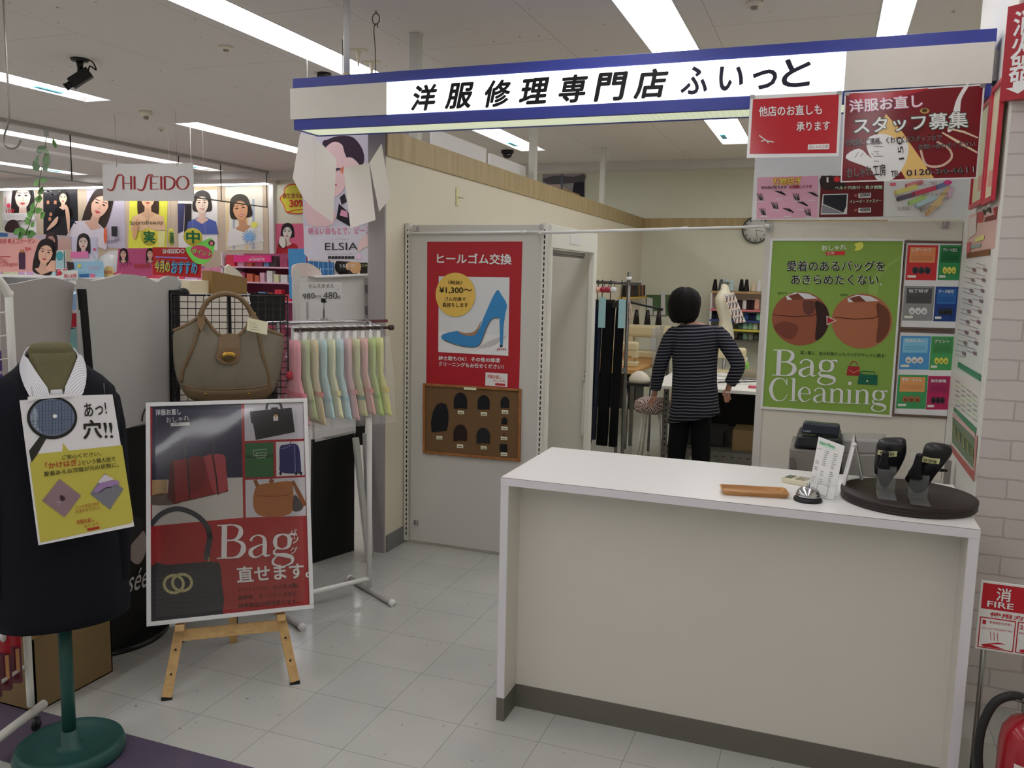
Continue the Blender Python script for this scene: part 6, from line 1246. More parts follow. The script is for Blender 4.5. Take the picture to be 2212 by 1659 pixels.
for nm, p, r, c in (('eye',(-.117,.113,1.405),.009,(230,228,224)),('eye',(-.067,.117,1.405),.009,(230,228,224)),('mouth',(-.095,.116,1.345),.012,(150,70,70))):
    mb = MB(); mb.ball(PC+Vector(p), r, mat(c, .4), 10, sz=.6); mb.build(nm, pe)
mb = MB(); hr = []
HC = PC+Vector((-.085,.02,0))
for z, w, d, oy in ((1.285,.062,.04,-.035),(1.30,.086,.062,-.022),(1.335,.108,.088,-.012),(1.38,.120,.104,-.008),(1.425,.124,.112,-.006),(1.47,.119,.110,-.002),(1.51,.099,.094,.0),(1.535,.066,.066,.0),(1.549,.028,.03,.0)):
    hr.append([HC+Vector((w*math.cos(a)*(1+.02*math.sin(9*a+z*30)), oy+d*math.sin(a), z+.006*math.sin(7*a))) for a in [2*PI*j/32 for j in range(32)]])
mb.loft(hr, HAIR); mb.build('hair', pe)
def oring(c, w, d, z, tz=0, n=32): return [PC+Vector((c+w*math.copysign(abs(math.cos(a))**.9, math.cos(a)), d*math.sin(a)*(1+.03*math.sin(5*a+z*20)), z+tz*math.cos(a))) for a in [2*PI*j/n for j in range(n)]]
mb = MB()
def ed(px0, px1, py0, py1): a, b = hit(px0,py0,'y',6.4), hit(px1,py1,'y',6.4); return ((a.x+b.x)/2-PC.x, (b.x-a.x)/2, (a.z+b.z)/2, (b.z-a.z)/2)
for x0, x1, y0, y1, d in ((1442,1556,913,893,.145),(1446,1553,892,876,.145),(1450,1551,862,850,.14),(1452,1549,832,826,.135),(1453,1549,800,796,.13),(1452,1551,768,764,.13),(1450,1555,742,738,.125),(1450,1557,722,718,.11),(1456,1551,709,708,.09),(1467,1538,703,703,.07),(1474,1512,701,701,.056)):
    pass
rows_ = []
for x0, x1, y0, y1, d in ((1442,1556,913,893,.145),(1446,1553,892,876,.145),(1450,1551,862,850,.14),(1452,1549,832,826,.135),(1453,1549,800,796,.13),(1452,1551,768,764,.13),(1450,1555,742,738,.125),(1450,1557,722,718,.11),(1456,1551,709,708,.09),(1466,1536,703,703,.07),(1472,1512,700,700,.056)):
    c, w, z, tz = ed(x0, x1, y0, y1); rows_.append(oring(c, w, d, z, tz))
mb.loft(rows_, STR)
def sleeve(arm, rs):
    rr_ = []
    pts = [Vector(a[0]) for a in arm]
    for i, (p, r) in enumerate(zip(pts, rs)):
        t = (pts[min(i+1, len(pts)-1)]-pts[max(i-1, 0)]).normalized(); a = Vector((0,1,0)); a = (a-t*a.dot(t)).normalized(); b = t.cross(a)
        rr_.append([PC+p+(a*math.cos(q)+b*math.sin(q))*r for q in [2*PI*j/18 for j in range(18)]])
    mb.loft(rr_, STR)
def dense(arm, n=3):
    ps = spline([arm[0]]+[a[0] for a in arm[1:]], n); return [(p, 0) for p in ps]
dr = dense([P_(1528,727)]+RA[:5]); sleeve(dr, [.07-.026*i/(len(dr)-1) for i in range(len(dr))]); dl = dense([P_(1478,729)]+LA[:5]); sleeve(dl, [.07-.029*i/(len(dl)-1) for i in range(len(dl))])
mb.build('tunic', pe)
mb = MB()
mb.loft([oring(.005,.135,.12,z) for z in (.88,.7,.62)], TRO)
for s in (-1, 1): mb.loft([[PC+Vector((.005+s*x+r*math.cos(a), y+r*1.05*math.sin(a), z)) for a in [2*PI*j/20 for j in range(20)]] for z, x, y, r in ((.70,.066,0,.085),(.5,.08,.0,.078),(.3,.092,-.005,.07),(.12,.098,-.01,.064),(.07,.098,-.01,.062))], TRO)
mb.build('trousers', pe)
for s in (-1, 1): mb = MB(); c = PC+Vector((.005+s*.106,.05,0)); mb.loft([[c+Vector((w*math.cos(a), l*math.sin(a)+oy, z)) for a in [2*PI*j/18 for j in range(18)]] for z, w, l, oy in ((.0,.04,.115,0),(.02,.045,.12,0),(.045,.042,.105,-.01),(.075,.036,.06,-.05))], BLACKP); mb.build('shoe', pe)
# ---- white work table on a slotted steel frame
TT = mat((206,204,196), .4, .4, noise=.02, scale=4); SLT = mat((96,94,88), .5, .4, .4, noise=.1, scale=30)
wt = thing('work_table', 'white topped work table on a slotted steel frame beyond the striped tunic', 'table', (-.65, 7.5, 0))
mb = MB(); mb.box((-1.33,6.86,.715), (.0,8.25,.74), TT); mb.build('table_top', wt)
for x in (-1.2,-.03):
    for y in (6.92,8.2):
        mb = MB(); mb.box((x-.022,y-.003,0), (x+.022,y+.003,.714), SLT); mb.box((x-.022,y-.003,0), (x-.018,y+.03,.714), SLT);
        for i in range(14): mb.box((x-.006,y-.0038,.04+i*.048), (x+.006,y-.003,.062+i*.048), mat((170,170,166), .5) if False else BLACKP)
        mb.build('leg', wt)
for y in (6.92,8.2):
    mb = MB(); mb.box((-1.2,y-.004,.16), (-.03,y+.004,.225), SLT)
    for i in range(18): mb.box((-1.17+i*.064,y-.0046,.18), (-1.15+i*.064,y-.004,.188), BLACKP)
    mb.build('rail', wt)
mb = MB(); mb.box((-1.19,6.95,.215), (-.04,8.18,.228), SLT); mb.build('lower_shelf', wt)
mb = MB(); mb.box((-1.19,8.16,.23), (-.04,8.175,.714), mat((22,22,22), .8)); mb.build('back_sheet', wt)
mb = MB(); mb.box((-.66,7.0,.2285), (-.36,7.3,.40), CB); mb.build('x') if False else tag(mb.build('cardboard_box', bevel=.003), 'cardboard box on the low shelf under the white work table', 'box')
mb = MB(); mb.box((-1.08,7.1,.2285), (-.74,7.5,.36), mat((50,48,48), .7, noise=.3, scale=12)); tag(mb.build('dark_crate', bevel=.01), 'dark crate on the low shelf under the white work table', 'crate')
def on(px, py, z=.7405): c = hit(px, py, 'z', z); return c
c = on(1611, 790); c = Vector((-.80, 8.0, .7405)); q = hit(1611,782,'y',8.0); c.x = q.x
b_ = thing('spray_bottle', 'lime green bottle on the white work table', 'bottle', c); mb = MB(); mb.lathe([(.028,0),(.033,.01),(.033,.085),(.026,.105),(.013,.115)], c+ZV*.02, mat((110,170,60), .25, .5), 18); mb.lathe([(.034,0),(.034,.02)], c, mat((110,170,60), .25, .5), 18); mb.build('body', b_); mb = MB(); mb.lathe([(.014,0),(.014,.03),(.009,.035)], c+ZV*.136, PWHITE, 14); mb.build('cap', b_)
q = hit(1615,800,'y',7.75); c = Vector((q.x,7.75,.7405)); mb = MB(); mb.loft([[c+Vector((w*math.cos(a)*(1+.06*math.sin(3*a)), d*math.sin(a), z)) for a in [2*PI*j/20 for j in range(20)]] for z, w, d in ((0,.12,.08),(.03,.13,.085),(.06,.1,.07),(.085,.04,.03))], mat((112,104,84), .8, noise=.15)); tag(mb.build('cloth_bundle'), 'grey brown cloth bundle on the work table below the green bottle', 'cloth')
rr = random.Random(9)
for i, (px, py, lb) in enumerate(((1560,812,'leftmost'),(1590,816,'middle'),(1626,812,'rightmost'))):
    q = hit(px,py,'z',.742); c = Vector((q.x, q.y, .7405)); mb = MB(); n_ = 14; mb.loft([[c+Vector((r*math.cos(a)*(1+.3*rr.random()), r*.7*math.sin(a)*(1+.3*rr.random()), z)) for a in [2*PI*j/n_ for j in range(n_)]] for z, r in ((0,.07),(.015,.075),(.03,.05),(.04,.02))], mat((196,196,194), .7, noise=.1)); tag(mb.build('crumpled_paper'), lb+' crumpled white scrap heap on the front of the work table', 'paper scraps', 'white scraps on the work table')
for i in range(5):
    q = hit(1556+i*18, 822+(i%2)*6, 'z', .745); mb = MB(); mb.tube(spline([q+Vector((.09*math.cos(t*1.3+i), .06*math.sin(t*2+i), .004+.004*i)) for t in range(6)], 4), .004, BLACKP if i%2 else mat((120,120,122), .5), 6); tag(mb.build('cable'), ('black' if i%2 else 'grey')+' cord lying among the scraps on the work table', 'cord', ('black' if i%2 else 'grey')+' cords on the work table')
q = hit(1626,838,'z',.742); mb = MB(); mb.box((q.x-.035,q.y-.02,.7405), (q.x+.06,q.y+.03,.76), mat((190,80,96), .4)); tag(mb.build('pink_case', bevel=.004), 'small pink case at the front edge of the work table', 'case')
q = hit(1566,800,'y',7.9); mc = Vector((q.x,7.9,.7405)); BEI = mat((186,176,140), .4, .4, noise=.04)
def sewing(name_lb, c, s=1, flip=1, cones=0):
    t = thing('sewing_machine', name_lb, 'sewing machine', c, 'cream sewing machines in the workroom')
    B = lambda a, b: (c+Vector((a[0]*s*flip if flip > 0 else -b[0]*s, a[1]*s, a[2]*s)), c+Vector((b[0]*s if flip > 0 else -a[0]*s, b[1]*s, b[2]*s)))
    mb = MB(); mb.box(*B((-.2,-.09,0),(.2,.09,.06)), BEI); mb.build('bed', t, bevel=.012*s)
    mb = MB(); mb.box(*B((.09,-.07,.06),(.2,.07,.25)), BEI); mb.build('pillar', t, bevel=.02*s)
    mb = MB(); mb.box(*B((-.2,-.06,.18),(.2,.06,.29)), BEI); ar = mb.build('arm', t, bevel=.025*s)
    mb = MB(); mb.box(*B((-.2,-.05,.10),(-.13,.05,.19)), BEI); mb.build('head', t, bevel=.01*s)
    mb = MB(); mb.tube([c+Vector((-.165*s*flip,0,.06*s)), c+Vector((-.165*s*flip,0,.11*s))], .006*s, STEEL, 8); mb.build('needle_bar', t)
    mb = MB(); mb.lathe([(.05*s,0),(.055*s,.008*s),(.055*s,.02*s),(.05*s,.025*s)], c+Vector((.2*s*flip,0,.23*s)), BLACKP, 20, (flip,0,0)); mb.build('hand_wheel', t)
    for i in range(cones):
        mb = MB(); mb.lathe([(.03*s,0),(.014*s,.13*s)], c+Vector((flip*(-.12+.1*i)*s,.02,.29*s)), BLACKP, 14); mb.build('thread_cone', t)
    return t
sewing('cream sewing machine on the white work table beside the striped sleeve', mc, .9, -1)
# ---- wood edged table at the left with machines
MT = wood_mat((178,136,84), (160,118,70), 3, 30, 3)
st_ = thing('sewing_table', 'wood edged sewing table along the partition behind the garment rack', 'table', (-1.98, 8.6, 0))
mb = MB(); mb.box((-2.26,7.9,.70), (-1.66,9.9,.74), MT); mb.build('table_top', st_, bevel=.004)
for x in (-2.22,-1.71):
    for y in (7.95,9.85): mb = MB(); mb.box((x-.015,y-.02,0), (x+.015,y+.02,.70), SLT); mb.build('leg', st_)
mb = MB(); mb.box((-2.2,8.3,.3), (-1.75,8.7,.68), mat((40,38,38), .5)); mb.build('motor_box', st_)
sewing('cream sewing machine nearest on the wood edged sewing table', Vector((-1.9,8.25,.7405)), .85, -1)
sewing('cream overlock machine with black thread cones on the sewing table', Vector((-1.84,9.3,.7405)), 1.25, 1, 3)
t = thing('plastic_drape', 'clear plastic sheet hanging over the end of the sewing table', 'plastic sheet', (-1.64,9.0,.4)); mb = MB()
mb.add([(-1.645+.02*math.sin(i*1.7+j), 8.55+i*.07, .45+j*.11) for j in range(7) for i in range(9)], [(j*9+i, j*9+i+1, j*9+i+10, j*9+i+9) for j in range(6) for i in range(8)], mat((190,194,200), .2, .5, noise=0, alpha=.35, raw=True), True); mb.build('sheet', t, solid=.002)
c = hit(1392,838,'y',7.76); c = Vector((c.x-.05,7.76,0)); fs_ = thing('side_stand', 'small black stand with a pale iron shaped cover beside the garment rack', 'stand', c)
mb = MB(); mb.box(c+Vector((-.14,-.09,.62)), c+Vector((.14,.09,.64)), BLACKP); mb.build('top', fs_)
mb = MB(); mb.loft([[c+Vector((w*math.cos(a), d*math.sin(a), z)) for a in [2*PI*j/18 for j in range(18)]] for z, w, d in ((.641,.1,.07),(.68,.1,.07),(.72,.075,.055),(.75,.03,.03))], mat((196,190,176), .6)); mb.build('iron_cover', fs_)
for x in (-.11,.11): mb = MB(); mb.tube([c+Vector((x,0,0)), c+Vector((x,0,.62))], .012, STEEL, 10); mb.build('leg', fs_)
# ---- gingham stool
def ging(N, L, b):
    tc = N.new('ShaderNodeTexCoord'); ck = N.new('ShaderNodeTexChecker'); ck.inputs['Scale'].default_value = 84; ck.inputs['Color1'].default_value = C4((54,44,46)); ck.inputs['Color2'].default_value = C4((190,172,168)); L.new(tc.outputs['Object'], ck.inputs['Vector']); L.new(ck.outputs['Color'], b.inputs['Base Color'])
sc_ = Vector((-1.40,7.42,0)); so = thing('stool', 'round stool with a gingham padded seat and white legs left of the tunic', 'stool', sc_)
mb = MB(); mb.lathe([(.10,.42),(.155,.43),(.17,.47),(.165,.52),(.12,.55),(.02,.557)], sc_, node_mat(ging, .8, .2), 32); mb.build('seat', so)
for i in range(4): a = PI/4+i*PI/2; mb = MB(); mb.tube([sc_+Vector((.15*math.cos(a),.15*math.sin(a),0)), sc_+Vector((.1*math.cos(a),.1*math.sin(a),.43))], .011, mat((196,194,186), .4), 10); mb.build('leg', so)
# ---- garment rack with trousers
GRY = 5.75; GM = mat((92,90,86), .3, .5, .7, noise=.1)
gp_ = hit(1351,800,'y',GRY); gx = gp_.x
gr = thing('garment_rack', 'dark steel garment rack hung with trousers beside the fitting room', 'garment rack', (gx, GRY, 0))
zt_ = hit(1357,588,'y',GRY).z; zb_ = hit(1350,611,'y',GRY).z
xl, xr = hit(1284,610,'y',GRY).x, hit(1385,612,'y',GRY).x; xl2 = -1.405+.0
xl = max(xl-.02, -1.52)
mb = MB(); mb.tube([(gx,GRY,.03), (gx,GRY,zt_)], .0125, GM, 14); mb.build('post', gr); mb = MB(); mb.tube([(gx-.1,GRY+.22,.03), (gx-.1,GRY+.22,.9)], .0125, GM, 14); mb.build('post', gr)
mb = MB(); mb.tube([(xl-.12,GRY,zb_), (xr,GRY,zb_)], .0115, GM, 14); mb.build('hanging_rail', gr)
mb = MB(); mb.lathe([(.017,-.012),(.022,0),(.017,.012)], (gx,GRY,zb_+.03), PWHITE, 14); mb.build('collar', gr)
mb = MB(); mb.tube([(gx-.14,GRY-.05,.03), (gx-.14,GRY+.30,.03)], .0125, GM, 12); mb.tube([(gx-.2,GRY,.03), (gx+.16,GRY,.03)], .0125, GM, 12); mb.build('foot', gr)
aa, ab = hit(1358,652,'y',GRY), hit(1424,667,'y',GRY+.25); mb = MB(); mb.tube([aa, ab], .008, BLACKP, 10); mb.tube([ab, ab+(ab-aa).normalized()*.03], .012, BLACKP, 10); mb.build('side_arm', gr)
mb = MB(); mb.obox(hit(1349,800,'y',GRY), (.016,0,0), (0,.018,0), (0,0,.016), STEEL); mb.build('clamp', gr)
mb = MB(); a = hit(1358,645,'y',GRY); mb.tube(spline([a, a+Vector((.02,-.01,-.06)), a+Vector((.03,-.01,-.13)), a+Vector((.01,-.01,-.13)), a+Vector((.012,-.01,-.05))], 4), .004, mat((190,160,150), .6), 6); mb.build('strap', gr)
DEN = mat((30,38,62), .85, .15, noise=.15, scale=90); BLK2 = mat((15,15,17), .85, .15, noise=.15, scale=60); AQ = mat((140,180,186), .6, .2, noise=.04)
for i, (x0, x1, yb, m, lb, tagpx, dy) in enumerate(((1286,1295,958,DEN,'dark denim trousers at the fitting room end of the garment rack',(1294,1307,642,708),.0),(1296.5,1304,950,mat((36,42,58),.85,.15),'slate blue trousers second from the fitting room on the garment rack',None,.0),(1305.5,1331,962,BLK2,'wide black trousers in the middle of the garment rack',None,.0),(1333,1352,965,BLK2,'black trousers with an aqua label beside the rack post',(1337,1350,646,709),.0))):
    y = GRY+dy; a, b = hit(x0,650,'y',y), hit(x1,650,'y',y); zb2 = hit(x0,yb,'y',y).z; xm, hw = (a.x+b.x)/2, (b.x-a.x)/2
    t = thing('hanging_trousers', lb, 'trousers', (xm, y, zb2), 'trousers on the garment rack')
    mb = MB(); mb.loft([[Vector((xm-.006*k+hw*w*math.copysign(abs(math.cos(q))**.7,math.cos(q)), y+.026*math.sin(q)*(1+.2*math.sin(3*q+k)), z)) for q in [2*PI*j/24 for j in range(24)]] for k, (z, w) in enumerate(((a.z-.015,.96),(a.z-.1,1),(a.z-.4,1.02),(zb2+.3,.97),(zb2,.98)))], m); mb.build('legs', t)
    mb = MB(); mb.box((xm-hw*.8,y-.008,a.z-.03), (xm+hw*.8,y+.008,a.z+.01), BLACKP); hg = mb.build('hanger', t)
    mb = MB(); mb.tube(spline([Vector((xm,y,a.z+.01)), Vector((xm,y,zb_-.03)), Vector((xm,y+.0165,zb_)), Vector((xm,GRY,zb_+.0165)), Vector((xm,GRY-.017,zb_))], 4), .0032, BLACKP, 6); mb.build('hook', t)
    for sx in (-.7,.7): mb = MB(); mb.box((xm+hw*sx-.008,y-.032,a.z-.045), (xm+hw*sx+.008,y+.032,a.z+.002), BLACKP); mb.build('clip', t)
    if tagpx: c0_, c1_ = hit(tagpx[0],tagpx[2],'y',y-.034), hit(tagpx[1],tagpx[3],'y',y-.034); mb = MB(); mb.box((c0_.x,y-.037,c1_.z), (c1_.x,y-.034,c0_.z), AQ); mb.build('label', t)
for i, (px, c) in enumerate(((1290,(206,150,130)),(1303,(150,40,60)),(1313,(150,44,60)),(1325,(206,206,206)))):
    q = hit(px,626,'y',GRY-.05); mb = MB(); mb.ball(q, .021, mat(c, .5), 14, sx=1.2); mb.tube([q+ZV*.018, Vector((q.x,GRY,zb_-.008))], .0025, BLACKP, 6); tag(mb.build('hanger_clip'), ['peach','dark red left','dark red right','white'][i]+' rounded hanger end under the garment rack rail', 'hanger', 'hanger ends on the garment rack')
# ---- dress form
DF = mat((196,190,168), .7, .2, noise=.04, scale=30); DY = 8.8
df = thing('dress_form', 'cream dress form standing by the thread shelves', 'dress form', (-.97, DY, 0)); mb = MB(); rs = []
for y, x0, x1, d in ((744,1546,1584,.13),(730,1547,1586,.14),(712,1551,1584,.125),(692,1554,1580,.10),(672,1549,1580,.11),(655,1545,1582,.12),(643,1545,1580,.11),(632,1551,1578,.085),(624,1557,1575,.06),(612,1558,1573,.052)):
    a, b = hit(x0,y,'y',DY), hit(x1,y,'y',DY); rs.append([Vector(((a.x+b.x)/2+(b.x-a.x)/2*math.cos(q), DY+d*math.sin(q), a.z)) for q in [2*PI*j/28 for j in range(28)]])
mb.loft(rs, DF); mb.build('torso', df)
a = hit(1565.5,612,'y',DY); mb = MB(); mb.lathe([(.056,0),(.056,.006),(.03,.012)], a, mat((60,58,54), .5), 20); mb.build('neck_cap', df)
cx = hit(1566,740,'y',DY).x; zb3 = hit(1566,744,'y',DY).z
mb = MB(); mb.tube([(cx,DY,.03), (cx,DY,zb3+.02)], .016, STEEL, 12); mb.build('pole', df); mb = MB(); mb.lathe([(.17,0),(.17,.02),(.03,.04)], (cx,DY,0), BLACKP, 28); mb.build('base', df)
P = Poster('pattern_board', 'printed board of small black bag figures hung on the dress form', 'board', (0, DY-.135, 1.3), (.05,-1,.1), [(1562,636),(1585,631),(1611,695),(1588,699)], (192,186,178))
for i in range(3):
    for j in range(4):
        c = P.uv(.18+.32*i, .14+.24*j); P.stroke([c+Vector((-2,-5)), c+Vector((0,5))], 1.5, (60,46,46)); P.stroke([c+Vector((2,-5)), c+Vector((1,5))], 1.5, (60,46,46)); P.ell(c+Vector((0,7)), 2.2, 1.6, (120,50,46), 3)
P.done()
# ---- thread shelves on the back wall
ts = thing('thread_shelf', 'tall shelf unit of coloured shelves holding thread at the back wall', 'shelf unit', (-.85, 10.8, 0)); SYT = 10.62
rows = [(630,(168,134,88),'brown'),(669,(206,110,120),'pink'),(692,(50,66,130),'blue'),(712,(206,190,60),'yellow'),(735,(90,84,76),'grey')]
xa_, xb_ = hit(1535,640,'y',SYT).x, -.32
for py, c, nm in rows:
    z = hit(1600,py,'y',SYT).z; mb = MB(); mb.box((xa_,SYT,z-.022), (xb_,10.98,z), mat(c, .45)); mb.build('shelf_board', ts)['label'] = nm+' shelf board'
for x in (xa_, xb_-.02): mb = MB(); mb.box((x,SYT+.002,0), (x+.018,10.98,hit(1600,630,'y',SYT).z-.023), PWHITE); mb.build('side', ts)
sp = [(0, [(1544,(20,20,22),24,'black'),(1557,(70,76,88),24,'slate'),(1568,(160,190,196),24,'pale blue'),(1579,(170,196,200),24,'light aqua'),(1601,(22,18,20),25,'broad black'),(1612,(26,22,24),25,'second broad black'),(1627,(196,180,150),22,'cream'),(1639,(206,206,210),24,'white')]),
      (1, [(1598,(50,30,36),20,'wine'),(1608,(206,200,196),18,'white'),(1616,(40,22,26),20,'dark brown'),(1625,(36,20,26),20,'dark plum'),(1634,(206,150,130),21,'peach')]),
      (2, [(1541,(18,18,20),18,'black'),(1548,(22,22,24),18,'charcoal'),(1612,(44,80,130),15,'blue'),(1621,(24,30,60),15,'navy'),(1629,(28,34,66),15,'dark navy'),(1638,(120,186,150),15,'mint')]),
      (3, [(1598,(60,90,80),13,'dark green'),(1609,(150,186,170),14,'pale green'),(1620,(130,176,150),15,'sea green'),(1631,(186,196,180),15,'grey green')]),
      (4, [(1598,(40,40,40),14,'dark'),(1609,(110,140,120),16,'dull green'),(1621,(120,126,110),16,'khaki'),(1633,(70,72,70),15,'grey')])]
def spool(c, r, h, m, lb, grp, cone=.55):
    t = thing('thread_spool', lb, 'thread', c, grp); mb = MB(); mb.lathe([(r,.004),(r*1.02,.01),(r*cone,h*.93)], c, m, 16); mb.build('thread', t)
    mb = MB(); mb.lathe([(r*.6,0),(r*.6,.004)], c, PWHITE, 12); mb.lathe([(r*.3,h*.93),(r*.28,h)], c, PWHITE, 10); mb.build('core', t)
for r_, lst in sp:
    z = hit(1600, rows[r_][0], 'y', SYT).z
    for px, c, hp, nm in lst:
        q = hit(px, rows[r_][0], 'y', SYT+.1); h_ = hp*.0064
        spool(Vector((q.x, SYT+.1, z+.0005)), .034, h_, mat(c, .6, .3, noise=.1, scale=120), nm+' thread cone on the '+rows[r_][2]+' shelf board by the dress form', 'thread cones on the thread shelves', .5 if r_ == 0 else .8)
t = thing('wall_spool_rack', 'small yellow wall rack of thread spools in the left back corner', 'spool rack', hit(1375,640,'x',-2.26))
ya, yb_ = hit(1347,640,'x',-2.25).y, 10.9; zz = hit(1375,640,'x',-2.25).z
mb = MB(); mb.box((-2.308,ya,zz-.02), (-2.2,yb_,zz), mat((196,156,50), .45)); mb.build('shelf', t)
for i, c in enumerate(((40,36,32),(52,40,30),(60,44,32),(46,40,36),(44,40,34),(40,52,48),(120,84,44),(60,60,60),(150,96,48),(44,40,40))):
    y = ya+.12+(yb_-ya-.2)*i/9; spool(Vector((-2.25, y, zz+.0005)), .04, .15, mat(c, .6, .3, noise=.1, scale=120), ['charcoal','dark brown','brown','black','umber','dark teal','tan','grey','orange','dark grey'][i]+' spool on the yellow wall rack', 'spools on the yellow wall rack', .95)
# green pin board, clock
P = Poster('pin_board', 'green pin board with white slips on the back wall behind the person', 'pin board', (0, 10.985, 1.2), SF, [(1396,637),(1452,637),(1451,682),(1395,682)], (76, 104, 66), thick=.012, step=.003)
for q in ([(1398,642),(1410,644),(1410,681),(1397,681)], [(1428,632),(1437,630),(1438,680),(1428,681)], [(1412,672),(1422,672),(1422,681),(1412,681)]): P.poly(q, (196,196,196), 3)
P.done()
ck = hit(1633, 497, 'y', 10.98); ckt = thing('wall_clock', 'round white wall clock with dark rim half hidden by the white board', 'clock', ck); r_ = .165
mb = MB(); mb.lathe([(r_*.92,0),(r_,.0),(r_,.035),(r_*.93,.04),(r_*.9,.03)], ck, mat((60,64,60), .35), 40, (0,-1,0), False); mb.build('rim', ckt)
mb = MB(); mb.lathe([(r_*.93,.0),(r_*.93,.022)], ck, paper((206,210,196)), 40, (0,-1,0)); mb.build('dial', ckt)
mb = MB()
for i in range(12): a = i*PI/6; d = Vector((math.sin(a),0,math.cos(a))); c = ck+d*r_*.78+Vector((0,-.024,0)); mb.obox(c, d*.014, Vector((d.z,0,-d.x))*.004, (0,.001,0), BLACKP)
mb.build('hour_marks', ckt)
for a, l, w in ((1.75,.085,.006),(2.9,.12,.004)): d = Vector((math.sin(a),0,math.cos(a))); mb = MB(); mb.obox(ck+d*l/2+Vector((0,-.027,0)), d*l/2, Vector((d.z,0,-d.x))*w/2, (0,.001,0), BLACKP); mb.build('hand', ckt)
# ================================================================ hanging banner and loose sheets at the left of the partition
z4 = Zm(600, 0, .2893); z3 = Zm(400, 340, 480/2212)
P = Poster('hanging_banner', 'tall contact lens banner of a woman hanging left of the grey partition end', 'banner', (0, 4.6, 2), SF, [(650,282),(806,282),(803,568),(668,560),(657,548)], (186, 182, 194), thick=.001, step=.001)
P.poly([(652,284),(806,284),(805,488),(655,488)], (176, 172, 188), 1)
hr = spline(z4([(330,1100),(380,1040),(470,1015),(560,1025),(620,1090),(645,1160),(640,1220),(590,1270),(545,1230),(500,1260),(440,1400),(360,1500)]), 4, True); P.poly(hr, (52, 36, 54), 2)
P.poly(spline(z4([(355,1110),(420,1060),(480,1080),(500,1140),(530,1230),(520,1330),(490,1420),(430,1470),(380,1440),(340,1330),(335,1200)]), 4, True), (206, 172, 176), 3)
P.poly(spline(z3([(1200,440),(1340,430),(1460,470),(1500,600),(1440,680),(1250,680),(1190,560)]), 3, True), (198, 166, 170), 3); P.poly(spline(z4([(510,1190),(560,1180),(620,1240),(650,1300),(640,1330),(560,1290)]), 3, True), (210, 176, 178), 5)
P.line(z3([(1485,150),(1530,120),(1570,110)]), 1.6, (70,46,56), 5); P.ell(z3(1500,275), 3.2, 2.2, (176, 70, 96), 5); P.poly(z3([(1500,110),(1540,104),(1550,120),(1508,126)]), (60,44,60), 6)
P.poly(z3([(1535,460),(1640,560),(1650,690),(1510,610)]), (30,26,32), 6); P.poly(z3([(1560,520),(1620,540),(1625,600),(1545,580)]), (196,130,160), 7); P.poly(z3([(1545,400),(1590,360),(1610,440),(1560,470)]), (38,34,40), 6)
P.text('明るい目もとで、ピース', z3(1230,770), z3(1850,762), 15, (196, 96, 130), .006); P.text('コーナー エルシア', z3(1460,826), z3(1640,824), 4, (150,146,156), 0)
P.text('ELSIA', z3(1395,924), z3(1722,922), 16, (44,42,48), 0); P.text('あなたの瞳に、うるおいと輝き', z3(1425,968), z3(1680,966), 3.4, (150,146,156), 0)
for i in range(8): P.poly(z3([(1425+i*33,984),(1453+i*33,982),(1453+i*33,1010),(1425+i*33,1012)]), (44,44,48), 3)
P.poly(z3([(1705,960),(1755,960),(1755,1010),(1705,1012)]), (226,176,196), 3); P.poly(spline(z3([(1850,770),(1850,860),(1780,900),(1720,940),(1740,840),(1790,780)]), 3, True), (206,176,176), 3)
P.done()
mb = MB(); a, b = P.p.at((664,284)), P.p.at((740,284)); mb.tube([a+Vector((0,.005,0)), Vector((a.x,a.y+.005,ZC))], .003, STEEL, 6); mb.tube([b+Vector((0,.005,0)), Vector((b.x,b.y+.005,ZC))], .003, STEEL, 6); mb.build('hanging_wire', P.t)
SHEET = mat((206, 196, 190), .18, .5, noise=.03, scale=4)
for i, (pts, y, nrm, lb) in enumerate((([(632,385),(648,290),(676,291),(678,452),(655,428)], 4.06, (-.15,-1,0), 'leftmost cream sheet hanging in a clear sleeve under the blue sign end'), ([(676,291),(727,344),(719,480),(678,452)], 4.05, (.18,-1,.04), 'pointed cream sheet hanging second under the blue sign end'),
      ([(742,363),(797,352),(811,475),(757,493)], 4.05, (-.1,-1,.1), 'broad cream sheet hanging in front of the banner face'), ([(798,352),(824,310),(844,427),(819,457)], 4.04, (.2,-1,.0), 'rightmost cream sheet hanging over the grey partition end'))):
    c = hit(sum(p[0] for p in pts)/len(pts), sum(p[1] for p in pts)/len(pts), 'y', y); SPn = Panel(c, nrm, .001); t = thing('hanging_sheet', lb, 'paper sheet', (c.x, c.y, min(SPn.at(p).z for p in pts)), 'cream sheets hanging under the sign')
    mb = MB(); mb.slab([SPn.at(p) for p in pts], SPn.n, .0012, SHEET); mb.build('sheet', t)
    tp_ = max((SPn.at(p) for p in pts), key=lambda q: q.z); mb = MB(); mb.tube([tp_, Vector((tp_.x, min(4.01, tp_.y), 2.40 if tp_.x > sx0 else 2.34))], .0006, CLEAR, 5); mb.build('clear_strip', t)
    if i == 2: mb = MB(); SPn.poly(mb, z3([(1540,130),(1575,85),(1582,110),(1570,170)]), mat((200,110,84), .4), 2); mb.build('orange_corner', t)
